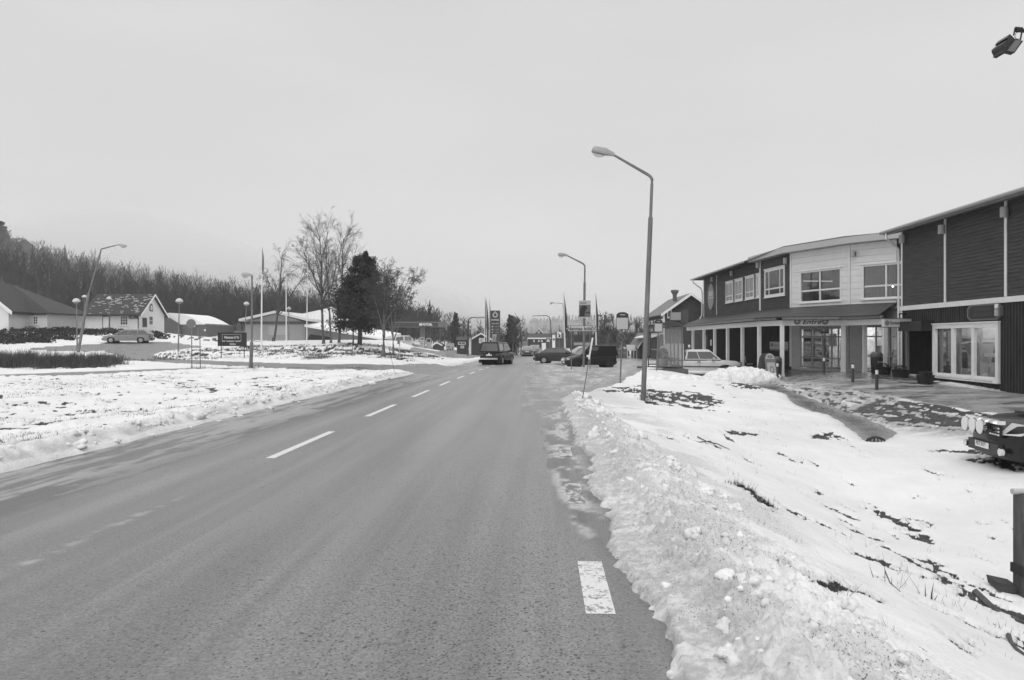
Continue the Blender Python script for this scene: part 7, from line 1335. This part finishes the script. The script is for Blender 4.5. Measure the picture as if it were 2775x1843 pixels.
Y = 7.75; x = ux(2779, Y); g = b1(x, Y); t = thing('fence_post', 'thick weathered post with pipe rail on top at the right edge', 'post', (x, Y, g)); zt_ = vz(1340, Y); q = MB(); q.box((x, Y, (zt_ + vz(1530, Y)) / 2), (.155, .16, zt_ - vz(1530, Y))); part(t, 'post', q, mat('weathered post', .09, .9, .4, 12, .5, (1, 1, .15))); q = MB(); q.box((x, Y, (vz(1556, Y) + g) / 2 - .1), (.15, .17, vz(1556, Y) - g + .2)); part(t, 'post_foot', q, mat('weathered post', .09))
q = MB(); q.box((x, Y, vz(1543, Y)), (.19, .2, .1)); part(t, 'collar', q, mat('dark collar', .03, .8)); q = MB(); q.tube([P(2743, 1332, Y), P(2743, 1332, Y) + Vector((1.6, .05, -.02))], .032, 12); part(t, 'pipe_rail', q, mat('pale pipe', .45, .5), True)
q = MB(); q.hexa([P(2701, 1577, Y), P(2760, 1590, Y), P(2760, 1618, Y), P(2706, 1600, Y)], [P(2701, 1577, Y) + Vector((.05, .25, 0)), P(2760, 1590, Y) + Vector((.05, .25, 0)), P(2760, 1618, Y) + Vector((.05, .25, 0)), P(2706, 1600, Y) + Vector((.05, .25, 0))]); single('plank', 'short dark plank jammed against the foot of the edge post', 'plank', q, darkwood2, P(2720, 1590, Y))
q = MB(); q.tube([P(2640, 1600, 7.2) , P(2700, 1660, 7.0), P(2790, 1700, 6.9)], [.03, .04, .035], 6); single('branch', 'dark lying branch on the muddy streak by the edge post', 'branch', q, bark, P(2700, 1660, 7.0))
# ================================================================ trees and plants
def grow(rng, q, p, d, L, r, lvl, maxl, droop, spread, nch, tw, seg=3, n=5, upb=0.0):
    """recursive limb; q: list of builders per level class (0 trunk, 1 crown)"""
    pts = [Vector(p)]; rad = [r]; d = Vector(d).normalized(); segs = seg if lvl > 0 else 7
    for i in range(segs):
        f = (i + 1) / segs; wob = Vector(rng.normal(0, 1, 3)) * (.022 if lvl == 0 else .10)
        g = Vector((0, 0, -1)) * droop * (.08 if lvl < 2 else .28) * f * (lvl > 0) + Vector((0, 0, 1)) * upb * .1
        d = (d + wob + g).normalized(); pts.append(pts[-1] + d * L / segs); rad.append(max(tw, r * (1 - .8 * f) if lvl else r * (1 - .75 * f)))
    (q[0] if lvl == 0 else q[1]).tube(pts, rad, [9, 5, 3, 3, 3][lvl] if lvl < 4 else 3, cap=False)
    if lvl >= maxl: return
    m = nch[lvl]
    for k in range(m):
        f = rng.uniform(.30 if lvl == 0 else .15, 1.0) if k else 1.0
        i = min(len(pts) - 2, int(f * segs)); base = pts[i].lerp(pts[i + 1], min(1, f * segs - i)); dd = (pts[i + 1] - pts[i]).normalized()
        a = rng.uniform(0, 6.283); side = dd.cross(Vector((math.cos(a), math.sin(a), .3))).normalized(); sp_ = spread[lvl] * rng.uniform(.6, 1.3)
        nd = (dd * math.cos(sp_) + side * math.sin(sp_)).normalized()
        Lc = L * [.42, .5, .55, .6][min(lvl, 3)] * rng.uniform(.6, 1.15) * (1.0 - .45 * f if lvl == 0 else 1 - .3 * f)
        grow(rng, q, base, nd, Lc, max(tw, rad[i] * .5), lvl + 1, maxl, droop, spread, nch, tw, seg, n, upb)
def tree(label, base, H, lean, seed, droop=1.0, r=.15, nch=(16, 7, 5), spread=(.75, .7, .7), tw=.013, bm_=None, forks=None, group='bare birches by the restaurant', name='birch_tree', cat='tree', upb=0.0, tm=None):
    rng = np.random.RandomState(seed); t = thing(name, label, cat, base, 0, group); q = [MB(), MB()]
    grow(rng, q, Vector(base) - Vector((0, 0, .2)), (lean[0], lean[1], 1), H, r, 0, 3, droop, spread, nch, tw, upb=upb)
    for (hf, d, Lf, rf) in forks or ():
        p = Vector(base) + Vector((lean[0], lean[1], 1)).normalized() * H * hf; grow(rng, q, p, d, Lf, rf, 0, 3, droop, spread, [max(4, int(nch[0] * .6)), nch[1], nch[2]], tw, upb=upb)
    for b_ in (q[0],): b_.lathe([(r * 1.7, -.15), (r * 1.15, .25), (r, .5)], base, 9)
    part(t, 'trunk', q[0], bm_ or birchbark, True); part(t, 'crown', q[1], tm or twigm); return t
def tb(u, Y): x = ux(u, Y); return (x, Y, b1(x, Y))
tree('forked drooping birch leaning right, leftmost of the tree group', tb(741, 82), 10.2, (.13, 0), 11, 1.6, .14, (20, 8, 6), (.6, .6, .7), .008, forks=[(.30, (.75, 0, 1), 5.4, .08), (.42, (-.45, 0, 1), 3.8, .06)], bm_=bark)
tree('tall dark-stemmed birch with a spreading top, second of the tree group', tb(877, 78), 11.5, (-.07, 0), 23, .35, .15, (28, 9, 6), (.42, .5, .55), .008, forks=[(.45, (-.28, 0, 1), 5.8, .08)], bm_=bark)
tree('tall twin-stemmed birch close right of the dark-stemmed one', tb(897, 79), 11.7, (-.04, 0), 37, .4, .12, (18, 8, 5), (.4, .5, .55), .008, forks=[(.42, (.2, 0, 1), 6.0, .08)])
tree('tall birch with one broad crown, next to the dark pine', tb(919, 80), 11.6, (.07, 0), 41, .35, .14, (30, 9, 6), (.45, .5, .55), .008, bm_=bark)
tree('weeping birch with spotted trunk standing in front of the pine', tb(1038, 53), 6.2, (.03, 0), 53, 2.0, .14, (24, 9, 6), (.6, .6, .7), .007, forks=[(.35, (.5, 0, 1), 3.9, .045), (.3, (-.3, .1, 1), 3.6, .04), (.42, (.15, .2, 1), 3.4, .04), (.4, (.8, -.2, 1), 2.8, .03)])
tree('upright bushy birch rising behind the weeping birch', tb(1066, 60), 6.6, (.03, 0), 59, 1.2, .09, (22, 8, 5), (.35, .45, .6), .008, forks=[(.2, (.35, 0, 1), 5.0, .05), (.2, (-.3, 0, 1), 4.6, .045), (.3, (.12, 0, 1), 4.4, .045)])
tree('slender birch sapling trunk left of the pine', tb(957, 76), 4.2, (.0, 0), 61, .8, .09, (5, 3, 2))
for i, (u, Y, H, g_, lab, dr) in enumerate(((1400, 118, 5.6, .14, 'bare birch clump beside the road behind the price sign', .6), (1388, 116, 5.3, .12, 'thin bare birch left of the roadside clump', .6), (1412, 122, 5.4, .13, 'bare birch at the right side of the roadside clump', .6), (1642, 96, 5.2, .13, 'bushy bare birch behind the bus stop sign, tallest there', .5), (1633, 99, 4.6, .1, 'bare birch left behind the black van', .5), (1664, 92, 4.5, .1, 'small bare birch directly behind the bus stop sign', .5), (1722, 98, 4.3, .1, 'bare birch above the small dark shed', .5), (1738, 102, 4.4, .1, 'bare birch half hidden by the tall street lamp', .5), (1704, 104, 4.3, .1, 'bare birch between bus stop sign and street lamp', .5), (1137, 150, 6.4, .14, 'bare tree rising behind the station canopy', .5), (1220, 140, 6.2, .12, 'dark bare tree left of the thin lamp, behind the billboard', .3), (1205, 150, 6, .12, 'bare tree behind the station canopy corner', .4), (1250, 150, 5.8, .12, 'bare tree above the low outbuilding', .4), (1110, 152, 6.5, .12, 'bare tree behind the left part of the station canopy', .4))):
    tree(lab, tb(u, Y), H, (random.uniform(-.04, .04), 0), 100 + i, dr, g_, (18, 7, 4), (.5, .6, .65), .02, bark, group='bare trees further off')
def conifer(label, base, H, Rr, seed, n=2600, z0=.16, irr=.25, m=None, lean=(0, 0), sz=.22, group=None, name='pine_tree'):
    rng = np.random.RandomState(seed); t = thing(name, label, 'tree', base, 0, group); q = MB(); b_ = Vector(base); top = b_ + Vector((lean[0], lean[1], H)); q.tube([b_ - Vector((0, 0, .3)), b_ + (top - b_) * .4, top], [H * .028, H * .02, .03], 8); c = MB(); nb = 150
    for k in range(nb):
        f = z0 + (1 - z0) * (k + rng.rand()) / nb; p = b_ + (top - b_) * f; a = rng.uniform(0, 6.283); prof = min(1, (1 - f) * 1.5 + .16) * (.93 + .07 * math.sin(f * 17 + seed)) * min(1, .7 + (f - z0) * 3); L = Rr * prof * rng.uniform(1 - irr * 1.6, 1 + irr); d = Vector((math.cos(a), math.sin(a), rng.uniform(-.15, .35))); e = p + d * L
        q.tube([p, e], [.05, .015], 3, cap=False); m_ = int(n / nb)
        for j in range(m_):
            g = rng.uniform(.25, 1.08); s_ = p + (e - p) * g + Vector(rng.normal(0, 1, 3)) * np.array([1, 1, .55]).mean() * L * .11; s_.z += rng.normal() * .12
            a1 = Vector(rng.normal(0, 1, 3)).normalized(); a2 = a1.cross(Vector(rng.normal(0, 1, 3))).normalized(); z_ = sz * rng.uniform(.6, 1.3)
            c.add([s_ + a1 * z_, s_ + a2 * z_ * .4, s_ - a1 * z_, s_ - a2 * z_ * .4], [(0, 1, 2, 3)])
    part(t, 'trunk', q, bark, True); part(t, 'crown', c, m or needle); return t
conifer('large dark pine right of the tall birches', tb(974, 72), 8.9, 3.5, 5, 26000, .17, .22, lean=(.5, 0), sz=.15)
conifer('dark spruce between the price sign and the roadside birches', tb(1384, 126), 6.6, 1.9, 8, 3000, .05, .2, sz=.2, name='spruce_tree')
conifer('dark spruce on the slope right behind the station canopy', tb(1235, 158), 7.5, 1.7, 9, 2600, .05, .2, sz=.22, name='spruce_tree')
conifer('dark spruce above the hilltop house at the left edge', (ux(4, 228), 228, b1(ux(4, 228), 228)), 13, 3.5, 12, 2200, .1, .2, sz=.5, name='spruce_tree')
# brown shrubs, hedge and tufts
def shrub(label, pts, h, w, n, m, name, cat, seed, th=.006, lean=.25, group=None):
    rng = np.random.RandomState(seed); x0, y0 = pts[0]; t = thing(name, label, cat, (x0, y0, b1(x0, y0)), 0, group); q = MB(); px = np.array([p[0] for p in pts]); py = np.array([p[1] for p in pts]); pz = B(px, py)
    for i in range(n):
        k = rng.randint(len(pts)); x, y = px[k] + rng.normal() * w, py[k] + rng.normal() * w; z = pz[k]; hh = (1 if h < .7 else .45 + 1.0 * float(vn(np.array([x * .9]), np.array([y * .9]), 7)[0])) * h * rng.uniform(.5, 1.1) * math.exp(-((x - px[k]) ** 2 + (y - py[k]) ** 2) / (8 * w * w)); d = Vector((rng.normal() * lean, rng.normal() * lean, 1)) * hh; m1 = Vector((x, y, z - .03)); e = m1 + d; mid = m1 + d * .55 + Vector((rng.normal(), rng.normal(), 0)) * .04 * hh
        a = rng.rand() * 3.14; o = Vector((math.cos(a), math.sin(a), 0)) * th; q.add([m1 - o, m1 + o, mid + o * .8, mid - o * .8, e], [(0, 1, 2, 3), (3, 2, 4)])
        if h > .5 and rng.rand() < .7:
            e2 = mid + Vector((rng.normal() * .35, rng.normal() * .35, .7)) * hh * .4; q.add([mid - o * .7, mid + o * .7, e2], [(0, 1, 2)])
    part(t, 'stems', q, m); return t
brown = mat('brown twiggy stems', .085, .95, .5, 3); dryg = mat('dry grass', .12, .95, .4, 5)
pts = [gp(u, v) for u in range(-20, 320, 14) for v in (985, 992)]; pts = [(p[0] + random.uniform(-.5, .5), p[1] + random.uniform(-1.2, 1.2)) for p in pts]
for k, (a, b__, lab) in enumerate(((-60, 60, 'brown twiggy shrub at the far left edge before the footpath'), (60, 130, 'brown twiggy shrub left of the lamp bases'), (130, 200, 'brown twiggy shrub at the foot of the leaning lamp'), (200, 262, 'brown twiggy shrub right of the leaning lamp foot'), (262, 330, 'brown twiggy shrub thinning out towards the side road'))):
    P_ = [gp(random.uniform(a, b__), random.uniform(984, 1001) - (8 if a > 200 else 0)) for _ in range(10)]; shrub(lab, P_, 1.0 if a < 200 else .85, .42, 2600, brown, 'shrub', 'shrub', 70 + k, .012, .28, 'brown shrubs along the footpath')
rngh = np.random.RandomState(2)
for k, (u0, u1, lab) in enumerate(((-10, 60, 'dark low hedge bush on the bank below the hipped-roof house'), (60, 130, 'dark low hedge bush at the corner of the hipped-roof house'), (130, 200, 'dark low hedge bush in front of the pale garage'), (200, 262, 'dark low hedge bush at the left end of the white house'), (262, 330, 'dark low bush under the door of the white house'), (392, 440, 'dark low bush at the gable end of the white house'))):
    Yc = 85.5; x0, x1 = ux(u0, Yc), ux(u1, Yc); t = thing('hedge_bush', lab, 'bush', ((x0 + x1) / 2, Yc, b1((x0 + x1) / 2, Yc)), 0, 'dark bushes on the bank before the houses'); q = MB()
    for i in range(85 if u0 < 130 else 55 if u0 < 200 else 22):
        cx_, cy_ = rngh.uniform(x0, x1), rngh.uniform(67 if u0 < 60 else 71 if u0 < 130 else 76, 87) if u0 < 200 else rngh.uniform(82, 87); r_ = rngh.uniform(.35, .9); cx_ *= cy_ / Yc; lb_ = leafball((cx_, cy_, b1(cx_, cy_) + .12), r_ * 1.1, r_ * .5, 60, .12, rngh); q.add(lb_.v, lb_.f)
    part(t, 'leaves', q, mat('dark hedge leaves', .03, .85, .5, 2))
def tuft(label, u, v, h, w, n, m=dryg, name='grass_tuft', cat='grass', lean=.3, group='grass tufts poking through the snow', th=.004):
    x, y = gp(u, v); return shrub(label, [(x + random.uniform(-w, w), y + random.uniform(-w, w) * .8) for _ in range(6)], h, w * .5, n, m, name, cat, int(u * 7 + v), th, lean, group)
dk_g = mat('dark wet grass', .05, .95, .4, 5)
tuft('largest dark grass tuft on the right bank beside the mud streak', 2010, 1335, .20, .13, 260, dk_g); tuft('grass tuft at the lower end of the large dark one', 2070, 1375, .16, .1, 120, dk_g); tuft('dead leafless twig tuft near the bottom right', 2520, 1648, .30, .04, 14, dk_g, th=.007); tuft('small dead leaf cluster right of the twig tuft', 2565, 1672, .16, .06, 40, dk_g); tuft('three tall straws with dark leaves near the bottom', 2398, 1740, .30, .04, 12, dk_g, th=.004)
tuft('pale straws standing on the snow near the bottom right centre', 2250, 1665, .38, .05, 7); tuft('thin crossed straws right of the small dark stone', 2420, 1610, .36, .06, 8, dk_g); tuft('upright straws left of the small grey stone', 2052, 1440, .2, .05, 22); tuft('dark grass tuft midway down the right snow slope', 1705, 1135, .16, .10, 70, dk_g); tuft('dark grass tuft right of the tall lamp, higher on the slope', 1800, 1200, .15, .22, 130, dk_g)
tuft('dark tuft at the snowbank crest near the snow stake', 1608, 1114, .1, .09, 80, dk_g); tuft('twiggy stems round the foot of the tall street lamp', 1748, 1092, .75, .22, 60, dk_g, lean=.12); tuft('dead stalks right of the tall street lamp foot', 1775, 1090, .6, .3, 26, dk_g, lean=.1); tuft('dark grass round the foot of the short-headed lamp', 700, 1003, .45, .5, 240, dk_g); tuft('dark grass patch by the edge-on sign post', 560, 1000, .3, .6, 180, dk_g)
tuft('dry reedy bush on the island before the tall birches', 863, 975, .95, .6, 500, brown); tuft('dark clump at the foot of the board sign', 600, 972, .2, .4, 100, dk_g); tuft('dark bush below the weeping birch', 1066, 972, .45, .5, 420, brown); tuft('dark heap of brush before the station', 1085, 952, .5, .9, 600, dk_g); tuft('brown brush right of the pine foot', 1005, 955, .5, 1.0, 600, brown)
tuft('grass tuft on the left verge near the road', 760, 1062, .3, .5, 300, dk_g); tuft('dark tuft in the left ditch', 470, 1110, .2, .2, 90, dk_g); tuft('dry stalks on the left verge', 415, 1130, .3, .3, 40); tuft('dry stalks further left on the verge', 220, 1145, .28, .3, 40)
# scattered grass on the left verge and the island
def blades(n, fn, seed, m, hmin, hmax, th):
    rng = np.random.RandomState(seed); P2 = np.array([fn(rng) for _ in range(n)]); z = B(P2[:, 0], P2[:, 1]) + np.maximum(ground_fields(P2[:, 0], P2[:, 1])[0], 0) * .8; q = MB()
    for (x, y), zz in zip(P2, z):
        for _ in range(3):
            h = rng.uniform(hmin, hmax); a = rng.rand() * 6.28; xx, yy = x + rng.normal() * .05, y + rng.normal() * .05; q.add([(xx - th, yy, zz - .02), (xx + th, yy, zz - .02), (xx + math.cos(a) * h * .5, yy + math.sin(a) * h * .5, zz + h)], [(0, 1, 2)])
    o = obj('grass', q.mesh('grass', m)); o['kind'] = 'stuff'
def vfn(rng):
    while 1:
        s = math.exp(rng.uniform(math.log(11), math.log(42))); t = -rng.uniform(8.2, 19); x, y = xy(s, t)
        if vn(np.array([x * .8]), np.array([y * .8]), 61)[0] > .52 and x < 0 and abs(x / y) < .78: return x, y
blades(4200, vfn, 3, dryg, .02, .08, .006)
def ifn(rng):
    while 1:
        x, y = rng.uniform(-27, -7), rng.uniform(51, 76)
        if vn(np.array([x * .6]), np.array([y * .6]), 66)[0] > .45: return x, y
blades(3200, ifn, 5, dk_g, .05, .2, .015)
def rfn(rng):
    while 1:
        s = math.exp(rng.uniform(math.log(4), math.log(30))); t = rng.uniform(2.2, 8); x, y = xy(s, t)
        if vn(np.array([s * .5]), np.array([t * 1.7]), 71)[0] > .6: return x, y
blades(420, rfn, 6, dryg, .02, .10, .0025)
# stones, sticks, snow heap
def stone(label, u, v, s_, m=None, flat=.6):
    x, y = gp(u, v); z = b1(x, y) + .05; bm = bmesh.new(); bmesh.ops.create_icosphere(bm, subdivisions=2, radius=1); rr = random.Random(int(u))
    for w in bm.verts: w.co = Vector((w.co.x * s_ * 1.2, w.co.y * s_, w.co.z * s_ * flat)) * rr.uniform(.82, 1.12)
    me = bpy.data.meshes.new('stone'); bm.to_mesh(me); bm.free(); me.materials.append(m or mat('stone grey', .13, .9, .3, 20)); o = obj('stone', me); o.location = (x, y, z); return tagit(o, label, 'stone', 'stones lying on the snow')
stone('small angular grey stone below the large grass tuft', 2086, 1420, .05); stone('small dark rounded stone on the lower right snow', 2385, 1585, .045, mat('stone dark', .06)); stone('small stone on the gritty foot of the snowbank', 1732, 1532, .03, mat('stone dark', .06), .35); stone('grey stone at the upper mud streak by the edge', 2680, 1712, .05); stone('tiny pebble beside the dead leaf sprig', 2165, 1482, .03)
def stick(label, pts, r=.008):
    p3 = []
    for u, v in pts: x, y = gp(u, v); p3.append((x, y, b1(x, y) + .085))
    q = MB(); q.tube(p3, [r] + [r * .8] * (len(p3) - 2) + [r * .4], 5); single('stick', label, 'stick', q, bark, p3[0], group='sticks lying on the snow')
stick('long forked dark stick lying on the right snow slope', [(1890, 1195), (1915, 1208), (1945, 1215), (1978, 1230)], .014); stick('shorter dark stick crossing the long one', [(1896, 1210), (1925, 1207), (1942, 1222)], .012); stick('single dark twig on the snow near the bottom right', [(2492, 1792), (2510, 1803), (2518, 1810)], .006); stick('curved dark branch at the bottom right corner', [(2733, 1748), (2742, 1775), (2758, 1792), (2790, 1812)], .02)
stick('bent dry stalk on the snow beside the twig tuft', [(2398, 1570), (2412, 1605), (2440, 1630)], .006)
# ploughed heap beside the white pickup
rng = np.random.RandomState(12); Yc = 36.3; xc = ux(2010, Yc); zc = b1(xc, Yc); ga, gb = np.meshgrid(np.linspace(-2.3, 2.3, 110), np.linspace(-1.6, 1.6, 80)); hgt = np.clip(1 - (ga / 1.95) ** 2 - (gb / 1.3) ** 2, -1, 1); L_ = lumps(ga * 2.6 + 40, gb * 2.6, 3) * .2 + lumps(ga * 6 + 9, gb * 6, 4) * .1 + lumps(ga * 13, gb * 13 + 3, 6) * .05
Z = np.sign(hgt) * np.abs(hgt) ** .7 * .50 + L_ * (hgt > -.15) + .12 * (fbm(ga * 2, gb * 2, 4, 8) - .5); X = ga + xc; Yy = gb + Yc
o = sheet('snow_heap', X, Yy, zc + Z * (1 - .0 * ga) - .05, msnow2, mask=hgt > -.2, kind=None); tagit(o, 'heap of ploughed snow in front of the white pickup', 'snow heap')
x2 = ux(1812, 33.5); ga, gb = np.meshgrid(np.linspace(-1.8, 1.9, 90), np.linspace(-1.0, 1.0, 50)); hgt = np.clip(1 - (ga / 1.6) ** 2 - (gb / .9) ** 2, -1, 1); zc = B(ga + x2, gb + 31.5)
o = sheet('snow_heap', ga + x2, gb + 31.5, zc + np.sign(hgt) * np.abs(hgt) ** .7 * .16 + (lumps(ga * 4, gb * 4, 13) * .1 + lumps(ga * 9, gb * 9, 14) * .06) * (hgt > -.1) - .03, msnow2, mask=hgt > -.2, kind=None); tagit(o, 'low broken snow ridge behind the tall street lamp foot', 'snow heap')
